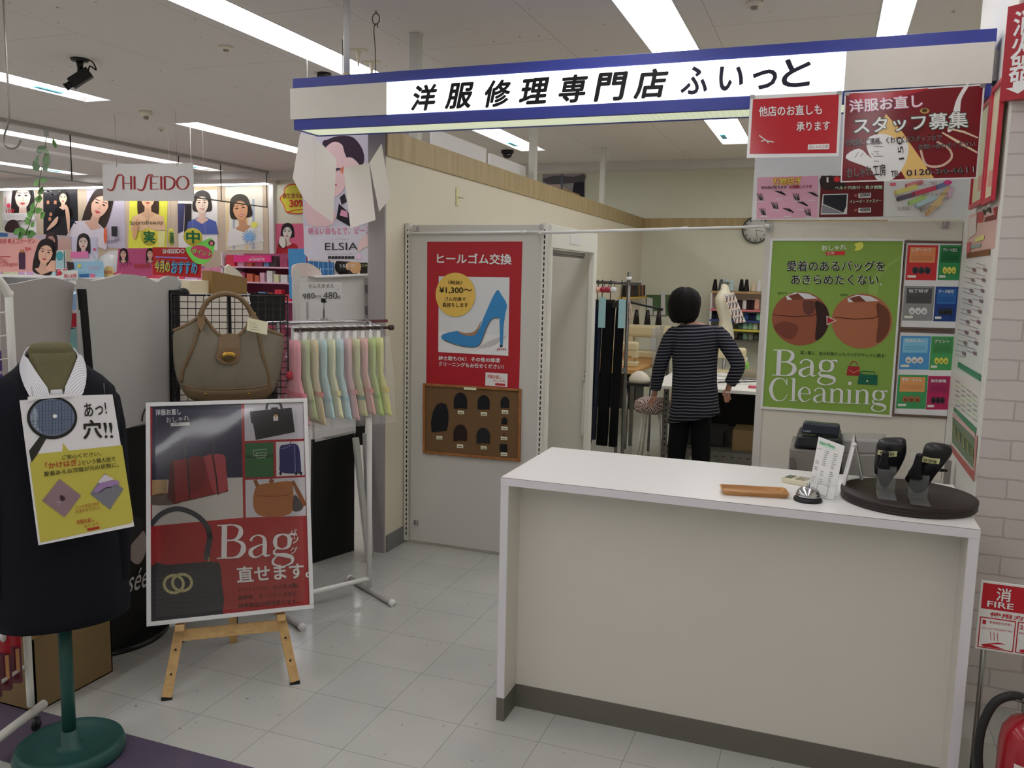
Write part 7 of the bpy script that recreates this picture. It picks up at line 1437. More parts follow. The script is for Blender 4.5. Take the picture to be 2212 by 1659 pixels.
# ================================================================ cosmetics store: posters on the back wall
BWP = (0, YB-.045, 2); zl = Zm(0, 340, 440/2212)
mb = MB(); mb.box((-13.6, YB-.04, .3), (hit(582,450,'y',YB).x, YB-.001, 2.90), mat((176, 160, 140), .5)); tag(mb.build('poster_panel'), 'long tan wall panel behind the row of cosmetics posters', 'panel')
mb = MB(); mb.box((-13.7, YB-.30, 2.905), (hit(586,400,'y',YB-.2).x, YB-.0415, 2.97), mat((226,222,206), .4)); tag(mb.build('light_pelmet'), 'cream pelmet running over the cosmetics poster row', 'pelmet')
mb = MB(); mb.box((hit(582,450,'y',YB-.05).x, YB-.07, 0), (hit(592,450,'y',YB-.05).x, YB-.001, 2.93), mat((226,226,226), .4)); tag(mb.build('end_panel'), 'white upright at the right end of the poster row', 'panel')
GRP = 'cosmetics posters on the back wall'
def far_poster(lb, q, c): return Poster('wall_poster', lb, 'poster', BWP, SF, q, c, GRP, .004, .002)
P = far_poster('white poster of a long haired woman, leftmost of the back wall row', [(6,398),(75,396),(79,508),(9,510)], (226,224,228))
woman(P, zl(252,430), 24, (40,34,36), (226,186,176)); P.poly(zl([(40,608),(385,602),(392,680),(44,690)]), (232,228,228), 14); P.text('COFFRET', zl(60,668), zl(290,655), 8, (196,190,194), 0, 16); P.poly(spline(zl([(70,800),(100,700),(180,680),(230,760),(240,830)]), 3, True), (52,34,34), 14)
P.ell(zl(110,525), 4, 5, (206,60,90), 14); P.text('100', zl(80,606), zl(170,600), 8, (196,30,50), .02, 14); P.poly(zl([(52,430),(70,430),(72,560),(54,560)]), (200,160,160), 3); P.done()
P = far_poster('dark poster of a woman in a black evening dress on the back wall', [(93,397),(166,395),(169,510),(94,506)], (34,34,40))
for i in range(12): P.ell(zl(480+(i*53)%340, 330+(i*37)%110), 4+i%4, 2, ((92,92,98),(150,150,154),(60,60,66))[i%3], 1)
woman(P, zl(690,440), 12, (24,20,20), (222,184,164), (16,16,22)); P.poly(spline(zl([(720,520),(760,560),(775,700),(760,850),(740,720)]), 3, True), (206,166,144), 14); P.poly(spline(zl([(640,640),(630,720),(540,790),(530,770)]), 3, True), (206,166,144), 14)
for x, y in ((510,470),(590,470),(540,600),(530,650)): P.poly(zl([(x,y),(x+28,y),(x+28,y+38),(x,y+38)]), (176,120,90), 3)
P.line(zl([(780,680),(830,720),(790,690)]), 2, (50,90,140), 4); P.done()
P = far_poster('lilac poster of a woman leaning on her arm left of the hanging white sign', [(187,394),(268,398),(271,538),(189,530)], (172,166,184))
woman(P, zl(1090,520), 26, (50,38,34), (206,164,144), (196,190,204), lean=.35); P.poly(zl([(1225,750),(1290,750),(1288,860),(1228,856)]), (44,42,48), 16); P.ell(zl(1160,850), 3.4, 18, (206,90,50), 16); P.text('Visée', zl(1190,940), zl(1320,900), 7, (70,60,76), 0, 16); P.done()
P = far_poster('yellow sports beauty poster under the hanging white sign', [(280,430),(362,430),(359,540),(277,536)], (214,206,44))
woman(P, zl(1610,430), 22, (60,44,36), (210,166,130), (214,170,136)); P.poly(spline(zl([(1500,660),(1460,760),(1450,860),(1480,890),(1510,760)]), 3, True), (196,150,110), 12); P.text('SportsBeauty', zl(1428,745), zl(1790,740), 11, (60,54,30), .006, 18); P.poly(zl([(1720,790),(1800,790),(1790,970),(1715,970)]), (226,220,130), 3); P.done()
P = far_poster('poster of a laughing woman in a blue shirt right of the hanging white sign', [(384,388),(469,386),(470,541),(386,536)], (206,206,214))
P.poly([(384,388),(469,386),(469,410),(384,412)], (200,180,140), 1); P.poly(zl([(1930,500),(2010,500),(1990,800),(1935,830)]), (60,60,96), 2); P.poly([(400,440),(414,440),(414,505),(398,505)], (40,36,40), 2)
woman(P, (437,440), 20, (52,46,46), (222,184,168), (74,90,160), long=False, smile=True); P.done()
P = far_poster('sunny poster of a smiling profile with a blue sunburst, rightmost of the back wall row', [(487,390),(567,386),(569,541),(488,540)], (206,200,186))
for i in range(6): P.poly([(489+i*14,430),(494+i*14,430),(494+i*14,538),(489+i*14,538)], ((206,180,130),(150,160,180),(226,216,190))[i%3], 1)
P.poly([(488,392),(566,388),(566,400),(488,404)], (130,160,190), 2)
woman(P, (520,452), 23, (48,42,34), (190,140,104), (206,206,210), long=False, smile=True, lean=-.15)
for i in range(14): a = i*PI/7; P.line([(541,512),(541+15*math.cos(a),512+15*math.sin(a))], 2, (90,140,190), 18)
P.ell((541,512), 8, 8, (110,160,206), 19); P.ell((552,486), 7, 7, (222,206,80), 18); P.text('ANESSA', (522,533), (566,532), 9, (206,206,206), 0, 20); P.done()
t = thing('pelmet_light', 'bright tube light under the pelmet over the cosmetics poster row', 'light', (-10.5, YB-.24, 2.88)); mb = MB(); mb.box((-13.5, YB-.27, 2.885), (hit(580,400,'y',YB-.2).x, YB-.21, 2.9048), mat((255,252,248), .5, .2, noise=0, emit=13, raw=True)); mb.build('tube', t)
# right of the glass barrier
P = Poster('splash_sign', 'yellow cloud shaped discount sign edged red on the white wall', 'sign', (0, YB-.012, 2), SF, [tuple(p) for p in spline(z3([(980,360),(940,410),(980,480),(1000,545),(1060,560),(1130,565),(1190,550),(1240,500),(1240,420),(1190,330),(1160,280),(1095,262),(1030,270),(985,310)]), 3, True)], (206,60,50), step=.002)
ctr = z3(1095,415); P.poly([tuple(Vector(ctr)+(Vector(q)-Vector(ctr))*.93) for q in P.q], (222,196,40), 1); P.text('資生堂化粧品', z3(972,410), z3(1230,404), 11, (150,40,40), .008); P.text('30%', z3(1040,496), z3(1200,494), 16, (190,36,40), .03); P.line(z3([(1020,545),(1090,525),(1180,520)]), 2, (196,50,50), 3); P.done()
P = Poster('wall_poster', 'pink poster of a short haired woman in red on the white wall', 'poster', (0, YB-.012, 2), SF, z3([(898,660),(1200,658),(1200,1180),(905,1175)]), (206,96,130), GRP, step=.002)
woman(P, z3(1020,745), 14, (40,30,34), (232,200,190), (170,30,44), long=False); P.poly(spline(z3([(960,790),(1000,800),(1010,880),(980,900),(945,850)]), 3, True), (232,200,190), 14); P.poly(spline(z3([(945,820),(1000,830),(1000,900),(945,890)]), 3, True), (60,20,26), 13)
for i in range(3): P.poly(z3([(925+i*28,1020),(945+i*28,1020),(945+i*28,1110),(925+i*28,1110)]), ((190,60,70),(220,170,140),(176,40,60))[i], 3)
P.text('大人気', z3(975,1150), z3(1120,1150), 9, (230,220,220), .02, 5); P.done()
# ================================================================ store shelving with goods and signs
GY = 6.9
SHM = mat((206,204,202), .4, .4, noise=.02)
gd = thing('store_shelf', 'white store shelving behind the greige fixture backs at the left', 'shelf unit', (-6.9, GY+.35, 0))
gx0, gx1 = -9.3, hit(452,600,'y',GY+.3).x; gz = hit(60, 596, 'y', GY).z
mb = MB(); mb.box((gx0, GY+.55, 0), (gx1, GY+.6, gz), SHM); mb.build('back_panel', gd)
for z in (.1,.45,.8,1.15,gz-.02): mb = MB(); mb.box((gx0, GY+.02, z), (gx1, GY+.55, z+.02), SHM); mb.build('shelf', gd)
for x in (gx0, -7.5, gx1-.02): mb = MB(); mb.box((x, GY+.02, 0), (x+.02, GY+.55, gz-.021), SHM); mb.build('divider', gd)
FPN = dict(thick=.004, step=.0015)
def shelf_sign(lb, quad, c, y=GY+.12, cat='display sign', name='display_sign'):
    P = Poster(name, lb, cat, (0, y, 1.7), SF, quad, c, 'signs standing on the store shelves', **FPN)
    bz = min(P.p.at(q).z for q in quad); xs_ = [P.p.at(q).x for q in quad]; xm = (min(xs_)+max(xs_))/2
    if bz > gz: mb = MB(); mb.box((xm-.01, y+.006, gz+.0005), (xm+.01, y+.014, bz+.08), SHM); mb.build('stem', P.t)
    return P
P = shelf_sign('pink collagen drink banner with a dark haired woman at the left edge', zl([(-60,880),(390,880),(600,1000),(605,1240),(-60,1240)]), (206,146,140))
P.text('国民的 美人コラーゲン', zl(-50,938), zl(385,936), 11, (170,56,60), .006); P.text('The', zl(2,1150), zl(78,1146), 11, (176,80,76), 0); P.text('Collagen', zl(0,1195), zl(195,1190), 11, (176,80,76), 0); P.text('売上No.1', zl(280,1020), zl(345,1010), 10, (190,40,40), .02); P.line(zl([(0,1078),(115,1078)]), 2, (170,50,56))
P.poly(zl([(212,1030),(270,1030),(276,1060),(276,1215),(210,1215),(206,1060)]), (70,40,66), 3); P.poly(zl([(222,1002),(262,1002),(262,1032),(222,1032)]), (170,110,60), 4)
woman(P, zl(500,1040), 22, (34,24,26), (206,160,136), lean=.2); P.poly(zl([(560,1120),(604,1120),(604,1238),(470,1238)]), (206,160,136), 3); P.done()
P = shelf_sign('grey lilac strip poster with a dark haired face above the collagen banner', zl([(0,810),(775,860),(778,1000),(600,1000),(400,880),(0,875)]), (164,158,170), GY+.3)
woman(P, zl(560,905), 13, (54,40,40), (170,140,130)); P.poly(zl([(640,872),(772,870),(772,1000),(640,1000)]), (176,150,140), 2); P.poly(zl([(0,820),(85,825),(85,860),(0,862)]), (40,90,140), 3); P.done()
P = shelf_sign('pale lilac poster of a woman with hand raised right of the collagen banner', zl([(776,865),(1060,868),(1062,1095),(780,1090)]), (182,180,200), GY+.3)
woman(P, zl(910,925), 14, (50,42,46), (206,180,172), (196,190,206)); P.poly(zl([(780,1030),(970,1020),(975,1090),(780,1092)]), (206,110,160), 12); P.ell(zl(1040,1000), 3, 3, (200,60,100), 12); P.done()
P = shelf_sign('teal and white card in a clear stand right of the collagen banner', zl([(605,1012),(712,1010),(716,1215),(606,1215)]), (206,212,214)); P.ell(zl(650,1070), 8, 10, (60,150,160), 2); P.poly(zl([(610,1110),(700,1110),(700,1205),(612,1205)]), (150,180,190), 2); P.line(zl([(700,1015),(706,1210)]), 2, (60,100,90), 3); P.done()
P = shelf_sign('sky blue display card with product bars below the lilac poster', zl([(725,1130),(1118,1128),(1130,1300),(730,1310)]), (136,180,206), GY+.05); P.text('EYES', zl(960,1225), zl(1070,1222), 8, (206,160,190), 0); P.poly(zl([(860,1270),(970,1262),(965,1310),(866,1310)]), (50,110,170), 2); P.poly(zl([(980,1262),(1040,1270),(1030,1310),(985,1305)]), (206,110,140), 3); P.poly(zl([(725,1130),(800,1140),(810,1210),(740,1230)]), (60,44,46), 3); P.ell(zl(865,1180), 4, 4, (206,190,70), 3); P.done()
P = shelf_sign('white price leaflet with red figures standing at the fixture gap', zl([(630,1230),(845,1225),(840,1380),(680,1380)]), (214,206,196), GY-.05); P.ell(zl(655,1255), 4, 4.4, (190,30,60), 3); P.text('購入金額', zl(700,1312), zl(835,1305), 9, (200,90,110), .01); P.text('2割引', zl(690,1345), zl(830,1338), 5, (90,96,130), 0); P.done()
P = shelf_sign('cream lucky cat shaped tag beside the sky blue display card', [tuple(p) for p in spline(zl([(1160,1180),(1220,1200),(1230,1270),(1200,1318),(1140,1310),(1120,1250)]), 3, True)], (206,176,110), GY+.1); P.text('おすすめ', zl(1135,1270), zl(1222,1266), 8, (190,60,40), .01); P.done()
P = shelf_sign('magenta display card with two portraits at the centre of the shelf signs', zl([(1285,990),(1650,985),(1650,1290),(1262,1290)]), (176,70,116), GY+.1); woman(P, zl(1345,1050), 9, (44,30,32), (206,160,146)); woman(P, zl(1635,1050), 9, (44,30,32), (206,160,146)); P.poly([zl(1268,1270), zl(1330,1250), zl(1335,1290)], (226,120,130), 16); P.text('プチプラ', zl(1315,1205), zl(1450,1175), 8, (130,30,70), .02, 14); P.text('新発売', zl(1470,1205), zl(1640,1200), 9, (170,50,50), .02, 14); P.done()
P = shelf_sign('red monthly recommendation sign with yellow and blue bubble lettering', zl([(1655,975),(2190,985),(2180,1310),(1660,1270)]), (176,26,30), GY-.05)
P.text('SHISEIDO', zl(1770,1045), zl(2010,1042), 10, (226,222,222), .03); P.line(zl([(1690,1080),(1960,1090),(2040,1095)]), 3, (150,120,190), 3)
for d, c1, c2 in ((.06,(226,222,222),(226,222,222)), (.045,(40,60,110),(40,60,110)), (.015,(222,190,50),(80,160,210))):
    P.text('今月の', zl(1690,1250), zl(1855,1252), 25+60*d, c1, d, 6 if d > .05 else 8 if d > .03 else 11); P.text('おすすめ', zl(1870,1262), zl(2150,1268), 25+60*d, c2, d, 6 if d > .05 else 8 if d > .03 else 11)
P.done()
P = shelf_sign('small grey portable mirror card behind the magenta card', zl([(1085,1080),(1180,1020),(1280,1010),(1270,1150),(1100,1190)]), (206,206,212), GY+.4); P.done()
ds = thing('spotlight_disc', 'white round lamp head on the shelf behind the sky blue card', 'lamp', (-5.2,7.2,gz)); ds['label'] = 'pale grey oval make-up mirror behind the sky blue card'
c = hit(238,570,'y',7.25); mb = MB(); mb.lathe([(.001,0),(.13,.0),(.13,.02),(.001,.02)], c, mat((214,214,220), .2, .5), 28, (0,-1,0), True, 1.25, .8); mb.build('mirror_head', ds); ds.name = 'makeup_mirror'; ds['category'] = 'mirror'; mb = MB(); mb.tube([c-ZV*.08, Vector((c.x,c.y,gz))], .012, STEEL, 8); mb.build('stem', ds)
# ---- hanging round discs spelling the campaign, splash sign
for ch, (px, py), rx, lb in (('実', (322,512), 20, 'yellow disc with a green character hanging left over the shelf signs'), ('施', (370,512), 7.5, 'yellow disc turned edgewise hanging between the two full discs'), ('中', (417,512), 24, 'yellow disc with the green middle character hanging over the red sign')):
    y = GY+.0; c = hit(px,py,'y',y); r = 23*.0039*y/6.9; t = thing('hanging_disc', lb, 'hanging sign', c-ZV*r, 'hanging campaign discs'); ang = math.acos(min(1, rx/23.0)); q_ = math.atan2(-ray(px,py).y, -ray(px,py).x)+ang; nn = Vector((math.cos(q_), math.sin(q_), 0)); Pn = Panel(c, nn, .001)
    mb = MB(); mb.lathe([(r,0),(r,.006)], c-nn*.003, mat((206,190,40), .4), 36, nn); mb.build('disc', t)
    mb = MB(); vs_, fs_, xa, xb, ya, yb2 = glyphs(ch, 0); 
    for k, (dx, dy) in enumerate([(0,0)]+[(.03*math.cos(i*PI/3), .03*math.sin(i*PI/3)) for i in range(6)]): mb.add([c+nn*(.0042+.0003*k)+Pn.u*(((v[0]+dx-xa)/(xb-xa)-.5)*r*1.35)+ZV*(((v[1]+dy-ya)/(yb2-ya)-.5)*r*1.35) for v in vs_], fs_, mat((20,104,60), .4))
    mb.build('lettering', t); mb = MB(); mb.tube([c+ZV*r*.95, Vector((c.x,c.y,ZC))], .0012, mat((210,210,210), .4), 5); mb.build('hanging_line', t)
P = Poster('splash_tag', 'lime green splash tag with pink lettering hanging under the middle disc', 'hanging sign', (0, GY-.08, 1.8), SF, [tuple(p) for p in spline(zl([(2015,985),(2100,960),(2220,900),(2290,880),(2330,940),(2300,1080),(2230,1150),(2130,1150),(2060,1080)]), 3, True)], (110,206,70), thick=.003, step=.0015)
P.ell(zl(2190,1030), 24, 14, (196,60,100), 1, rot=.3); P.text('ポイント', zl(2080,1040), zl(2300,1075), 11, (110,206,70), .02, 3); P.ell(zl(2300,930), 7, 6, (70,40,50), 2); P.ell(zl(2300,932), 4, 4, (206,110,130), 3); P.done(); mb = MB(); a = P.p.at(zl(2230,905)); mb.tube([a, Vector((a.x,a.y,ZC))], .0012, mat((210,210,210), .4), 5); mb.build('hanging_line', P.t)
rr = random.Random(8); FY = 9.4
mb = MB(); zt9 = hit(200,600,'y',FY).z; mb.box((-13.0,FY,0), (-7.7,FY+.45,zt9), mat((196,186,190), .4, .4, noise=.1, scale=3)); tag(mb.build('far_counter'), 'pale far counter carrying a row of coloured packs below the back wall posters', 'counter')
xx = -12.9; k = 0
while xx < -7.9:
    w = rr.uniform(.14,.34); h_ = rr.uniform(.14,.30); ci = rr.randrange(8); C_ = [(206,120,150),(226,222,222),(150,190,206),(200,60,80),(222,206,150),(120,90,110),(196,150,190),(90,130,160)][ci]
    mb = MB(); mb.box((xx,FY+.05,zt9+.0003), (xx+w,FY+.2,zt9+h_), mat(C_, .35, .4, noise=.35, scale=9)); k += 1
    tag(mb.build('display_pack'), '%s display pack, number %d from the left on the far pale counter' % (['pink','white','pale blue','red','cream','mauve','lilac','blue'][ci], k), 'pack', 'display packs on the far counter'); xx += w+rr.uniform(.0,.05)
# ---- second shelf run with boxes, right part
cs = thing('cosmetics_shelf', 'pink lit cosmetics shelving seen above the mesh panel', 'shelf unit', (-6.3, 9.6, 0))
xL, xR = hit(478,600,'y',9.3).x, hit(668,600,'y',9.3).x
mb = MB(); mb.box((xL,9.75,0), (xR,9.8,1.84), mat((150,70,100), .5)); mb.build('back_panel', cs)
for z in (.5,.9,1.22,1.46,1.66): mb = MB(); mb.box((xL,9.3,z-.02), (xR,9.75,z), mat((206,160,180), .4)); mb.build('shelf', cs)
for x in (xL, xR-.02): mb = MB(); mb.box((x,9.3,0), (x+.02,9.75,1.84), mat((206,196,200), .4)); mb.build('side', cs)
P = Poster('brand_strip', 'bright pink brand strip with white lettering at the top of the pink shelving', 'sign', (0, 9.28, 1.8), SF, z3([(480,975),(850,975),(852,1042),(482,1042)]), (216,40,120), thick=.02, step=.002); P.text('INTEGRATE', z3(640,1030), z3(795,1026), 5, (236,214,226), .02); P.text('あたらしい わたし', z3(665,1000), z3(775,998), 3, (236,190,214), 0); P.done()
rr = random.Random(21); k = 0
CLS = [(190,40,60),(226,222,222),(60,50,54),(206,150,170),(150,60,90),(206,196,150),(90,130,170),(180,90,60)]; CLN = ['red','white','dark','pink','plum','straw','blue','rust']
for si, z in enumerate((1.22,1.46,1.66)):
    x = xL+.06; n_ = 0
    while x < xR-.12:
        w = rr.uniform(.06,.13); h_ = rr.uniform(.08,.15); ci = rr.randrange(8); mb = MB(); mb.box((x,9.33,z+.0003), (x+w,9.33+.08,z+h_), mat(CLS[ci], .35, .4, noise=.25, scale=22))
        tag(mb.build('cosmetics_box'), '%s cosmetics box, number %d from the left on the %s pink shelf' % (CLN[ci], n_+1, ('lower','middle','upper')[si]), 'box', 'cosmetics boxes on the pink shelving'); x += w+rr.uniform(.02,.06); n_ += 1
# ---- blue panel, blue grid and black gold sign by the banner
mb = MB(); mb.slab([hit(p[0],p[1],'y',6.2) for p in ((622,537),(658,537),(658,646),(625,645))], (0,-1,0), .02, mat((60,130,186), .4)); bp_ = mb.build('blue_board'); tag(bp_, 'plain blue upright board left of the white fixture', 'board')
mb = MB(); a = hit(640,645,'y',6.21); mb.tube([(a.x,6.205,0), (a.x,6.205,a.z+.1)], .012, STEEL, 8); mb.build('stand_pole', bp_)
P = Poster('blue_grid_board', 'blue board with pale wire grid under the hanging banner', 'board', (0, 5.2, 1.6), SF, z3([(1210,1030),(1475,1045),(1475,1180),(1210,1180)]), (40,96,150), thick=.01); 
for i in range(6): P.line(z3([(1230+i*48,1035),(1232+i*48,1178)]), 1, (130,170,196), 2)
P.line(z3([(1215,1110),(1475,1112)]), 1, (130,170,196), 3); P.done(); mb = MB(); a = P.p.at(z3(1340,1170), -12); mb.tube([Vector((a.x,a.y,0)), a+ZV*.05], .012, STEEL, 8); mb.build('stand_pole', P.t)
P = Poster('noodle_sign', 'black and gold round sign with white lettering under the hanging banner', 'sign', (0, 5.25, 1.6), SF, z3([(1478,1040),(1818,1045),(1818,1170),(1478,1165)]), (206,196,180), thick=.01)
P.poly(z3([(1740,1048),(1816,1048),(1816,1165),(1740,1160)]), (40,36,30), 2); P.text('こにゃ', z3(1744,1090), z3(1812,1088), 6, (226,206,150), .01, 4); P.ell(z3(1618,1085), 28, 23, (40,34,30), 1); P.poly(spline(z3([(1620,1045),(1740,1050),(1740,1140),(1660,1150),(1600,1100)]), 3, True), (190,146,96), 3); P.text('うるおいの', z3(1540,1100), z3(1690,1092), 8, (226,222,216), .008, 5); P.poly(z3([(1540,1130),(1640,1120),(1680,1165),(1530,1160)]), (16,14,14), 4); P.done(); mb = MB(); a = P.p.at(z3(1640,1160), -12); mb.tube([Vector((a.x,a.y,0)), a+ZV*.05], .012, STEEL, 8); mb.build('stand_pole', P.t)
# goods glimpsed in the gap between the fixture backs
for i, (pts, c, lb) in enumerate((([(150,640),(174,630),(176,668),(152,672)],(120,150,190),'blue and pink pack'), ([(148,678),(176,676),(178,705),(146,708)],(150,24,40),'dark red pack'), ([(150,712),(178,708),(182,790),(160,795)],(110,160,160),'teal pack'), ([(146,708),(152,708),(160,800),(150,800)],(150,130,126),'brown pack'))):
    mb = MB(); mb.slab([hit(p[0],p[1],'x',-3.3-.01*i) for p in pts], (1,0,0), .05, mat(c, .3, .4, noise=.3, scale=30)); tag(mb.build('gap_pack'), lb+' hanging in the gap between the two pale fixture backs', 'pack')
mb = MB(); mb.box((-3.42,2.6,0), (-3.36,3.4,1.40), mat((196,190,190), .4)); tag(mb.build('gondola_panel'), 'pale gondola panel carrying the packs in the gap between fixture backs', 'panel')
# ================================================================ hanging white sign with red art lettering
SHY = 6.2
P = Poster('hanging_board', 'white hanging board with thin red art deco lettering', 'hanging sign', (0, SHY, 2.2), SF, zl([(1112,75),(2095,60),(2105,475),(1120,472)]), (198,196,194), thick=.006, step=.001)
RD2 = (150, 44, 46)
def art(pts, w): 
    mb = MB(); pp = spline(pts, 5); ws = [w*(.45+.55*math.sin(PI*min(1, max(0, i/(len(pp)-1))))) for i in range(len(pp))]; P.p.stroke(mb, zl([tuple(p) for p in pp]), ws, P.mat(RD2), 3); return mb
def stroke_l(*segs):
    mb = MB()
    for pts, w in segs: P.p.stroke(mb, zl(pts), [w]*len(pts), P.mat(RD2), 3)
    mb.build('letter', P.t)
def S_(x): art([(x+175,195),(x+130,192),(x+105,225),(x+75,330),(x+45,358),(x,340)], 4.4).build('letter', P.t)
S_(1163); stroke_l(([(1340,205),(1342,350)], 4), ([(1425,203),(1427,350)], 4), ([(1340,282),(1427,281)], 1.6)); stroke_l(([(1462,205),(1464,350)], 4.4)); S_(1492)
stroke_l(([(1640,208),(1642,350)], 4.4), ([(1640,212),(1725,210)], 1.5), ([(1640,280),(1705,279)], 1.5), ([(1640,346),(1730,344)], 1.5)); stroke_l(([(1752,206),(1754,350)], 4.4))
mb = MB(); P.p.stroke(mb, zl([(1790,206),(1792,350)]), [4.4]*2, P.mat(RD2), 3); pp = spline([(1790,210),(1840,212),(1890,240),(1896,285),(1880,325),(1840,347),(1790,348)], 4); P.p.stroke(mb, zl([tuple(p) for p in pp]), [1.2+3.2*math.sin(PI*i/(len(pp)-1)) for i in range(len(pp))], P.mat(RD2), 3); mb.build('letter', P.t)
mb = MB(); P.p.stroke(mb, zl([(1985+62*math.cos(2*PI*i/40), 277+70*math.sin(2*PI*i/40)) for i in range(41)]), [1.6+2.6*abs(math.cos(2*PI*i/40)) for i in range(41)], P.mat(RD2), 3); mb.build('letter', P.t)
P.done()
for q in (zl(1265,80), zl(1922,68)):
    a = P.p.at(q); mb = MB(); mb.tube([a-ZV*.02, a+ZV*.015], .003, STEEL, 6); mb.tube([a+ZV*.01, Vector((a.x,a.y,ZC))], .0012, STEEL, 5); mb.build('hanging_wire', P.t)
# ---- plastic ivy
iv = thing('ivy_vine', 'green ivy vine dangling from a ceiling clip over the collagen banner', 'vine', hit(55,510,'y',6.6)); IY_ = 6.6
st = [hit(x, y, 'y', IY_) for x, y in ((100,292),(98,315),(95,345),(88,375),(85,400),(84,425),(76,450),(68,470),(62,490),(54,508))]
GRN = mat((88,140,62), .5, .35, noise=.15, scale=30); GRD = mat((66,116,52), .5, .35, noise=.15, scale=30)
mb = MB(); mb.tube(spline(st, 4), .004, mat((90,96,60), .6), 6); mb.build('stem', iv)
rr = random.Random(4); lv = [(118,311),(88,323),(100,330),(80,345),(100,345),(78,360),(98,362),(95,388),(78,395),(88,412),(84,430),(70,448),(82,455),(66,462),(92,465),(60,478),(70,485),(48,498),(58,502),(36,500),(66,506),(45,510)]
for x, y in lv:
    c = hit(x, y, 'y', IY_); a = rr.uniform(0, 2*PI); tl_ = rr.uniform(-.6,.6); u = Vector((math.cos(a), .4*math.sin(a*3), math.sin(a))).normalized(); w_ = u.cross(Vector((.3*tl_,-1,.3))).normalized(); r = rr.uniform(.042,.062)
    mb = MB(); m = GRN if rr.random() < .6 else GRD; n_ = u.cross(w_).normalized()
    mb.add([c-u*r*.9, c-u*r*.3+w_*r*.8, c+u*r*.4+w_*r*.65, c+u*r*1.2, c+u*r*.4-w_*r*.65, c-u*r*.3-w_*r*.8, c+n_*.006], [(0,1,6),(1,2,6),(2,3,6),(3,4,6),(4,5,6),(5,0,6)], m); mb.build('leaf', iv, solid=.001)
a = st[0]; mb = MB(); mb.obox(a+ZV*.02, (.02,0,0), (0,.012,0), (0,0,.03), mat((150,156,146), .4)); mb.tube([a+ZV*.04, Vector((a.x,a.y,ZC))], .004, STEEL, 6); mb.build('ceiling_clip', iv)
# ---- long hook hanging from the ceiling at the left
mb = MB(); y = 3.0; pts = [hit(20,240,'y',y), hit(18,265,'y',y), hit(9,295,'y',y), hit(12,315,'y',y), hit(25,321,'y',y), hit(38,316,'y',y), hit(45,301,'y',y)]; mb.tube([Vector((pts[0].x,y,ZC))]+spline(pts, 5), .0045, mat((120,116,112), .35, .5, .6), 8); tag(mb.build('ceiling_hook'), 'long grey wire hook hanging from the ceiling at the far left', 'hook')
# ================================================================ ceiling fittings
BKM = mat((24,22,22), .4, .4, noise=.1)
c = hit(172,127,'z',ZC); cm = thing('security_camera', 'black bullet security camera with a cable loop under the ceiling', 'security camera', c-ZV*.3)
mb = MB(); mb.lathe([(.05,-.018),(.058,-.008),(.058,0)], c, BKM, 28); mb.build('ceiling_base', cm); mb = MB(); mb.tube([c-ZV*.01, c-ZV*.07], [.026,.016], BKM, 14); mb.ball(c-ZV*.082, .02, BKM, 12); mb.build('stalk', cm)
d = Vector((-.45,-.35,-.42)).normalized(); e = d.cross(ZV).normalized(); g = e.cross(d); b0 = c-ZV*.125+Vector((.0,0,0)); mb = MB(); mb.obox(b0, d*.075, e*.032, g*.036, BKM); mb.build('housing', cm, bevel=.006)
mb = MB(); mb.tube([b0+d*.07, b0+d*.105], .022, BKM, 16); mb.tube([b0+d*.105, b0+d*.118], .026, BKM, 16); mb.build('lens', cm); mb = MB(); mb.tube(spline([b0-d*.07+g*.01, b0-d*.10+g*.03, c+Vector((.10,.04,-.07)), c+Vector((.075,.03,-.015)), c+Vector((.02,.01,-.012))], 5), .005, BKM, 6); mb.build('cable', cm)
def dome(label, px, py, r=.06):
    c = hit(px,py,'z',ZC); t = thing('dome_camera', label, 'security camera', c-ZV*.09); mb = MB(); mb.lathe([(r,0),(r,-.03),(r*.9,-.035)][::-1], c, BKM, 24); mb.build('base', t); mb = MB(); mb.lathe([(.004,-r*1.25),(r*.4,-r*1.2),(r*.7,-r*.95),(r*.82,-.034)], c, mat((18,16,16), .12, .5), 24); mb.build('dome', t)
dome('black dome camera on the ceiling above the timber band of the partition', 1096, 325, .07); dome('black dome camera peeping over the left end of the blue sign', 700, 158, .05)
def sensor(label, px, py, r, m, h=.03, name='ceiling_sensor'):
    c = hit(px,py,'z',ZC); t = thing(name, label, 'ceiling sensor', c-ZV*(h*1.6)); mb = MB(); mb.lathe([(r*.8,-h),(r,-h*.6),(r,0)], c, m, 24); mb.build('base', t); mb = MB(); mb.lathe([(r*.3,-h*1.6),(r*.42,-h*1.3),(r*.4,-h)], c, mat((130,122,110), .4), 16); mb.build('head', t)
SN = mat((196,188,168), .45)
sensor('beige smoke detector on the ceiling left of the hanging white board', 315, 240, .055, SN, .045); sensor('round beige sprinkler plate on the ceiling near the big light row', 488, 101, .045, SN, .018); sensor('small sprinkler head on the ceiling beside the smoke detector', 348, 277, .03, SN, .018); sensor('beige sprinkler plate on the ceiling right of the middle light row', 1630, 5, .045, SN, .022)
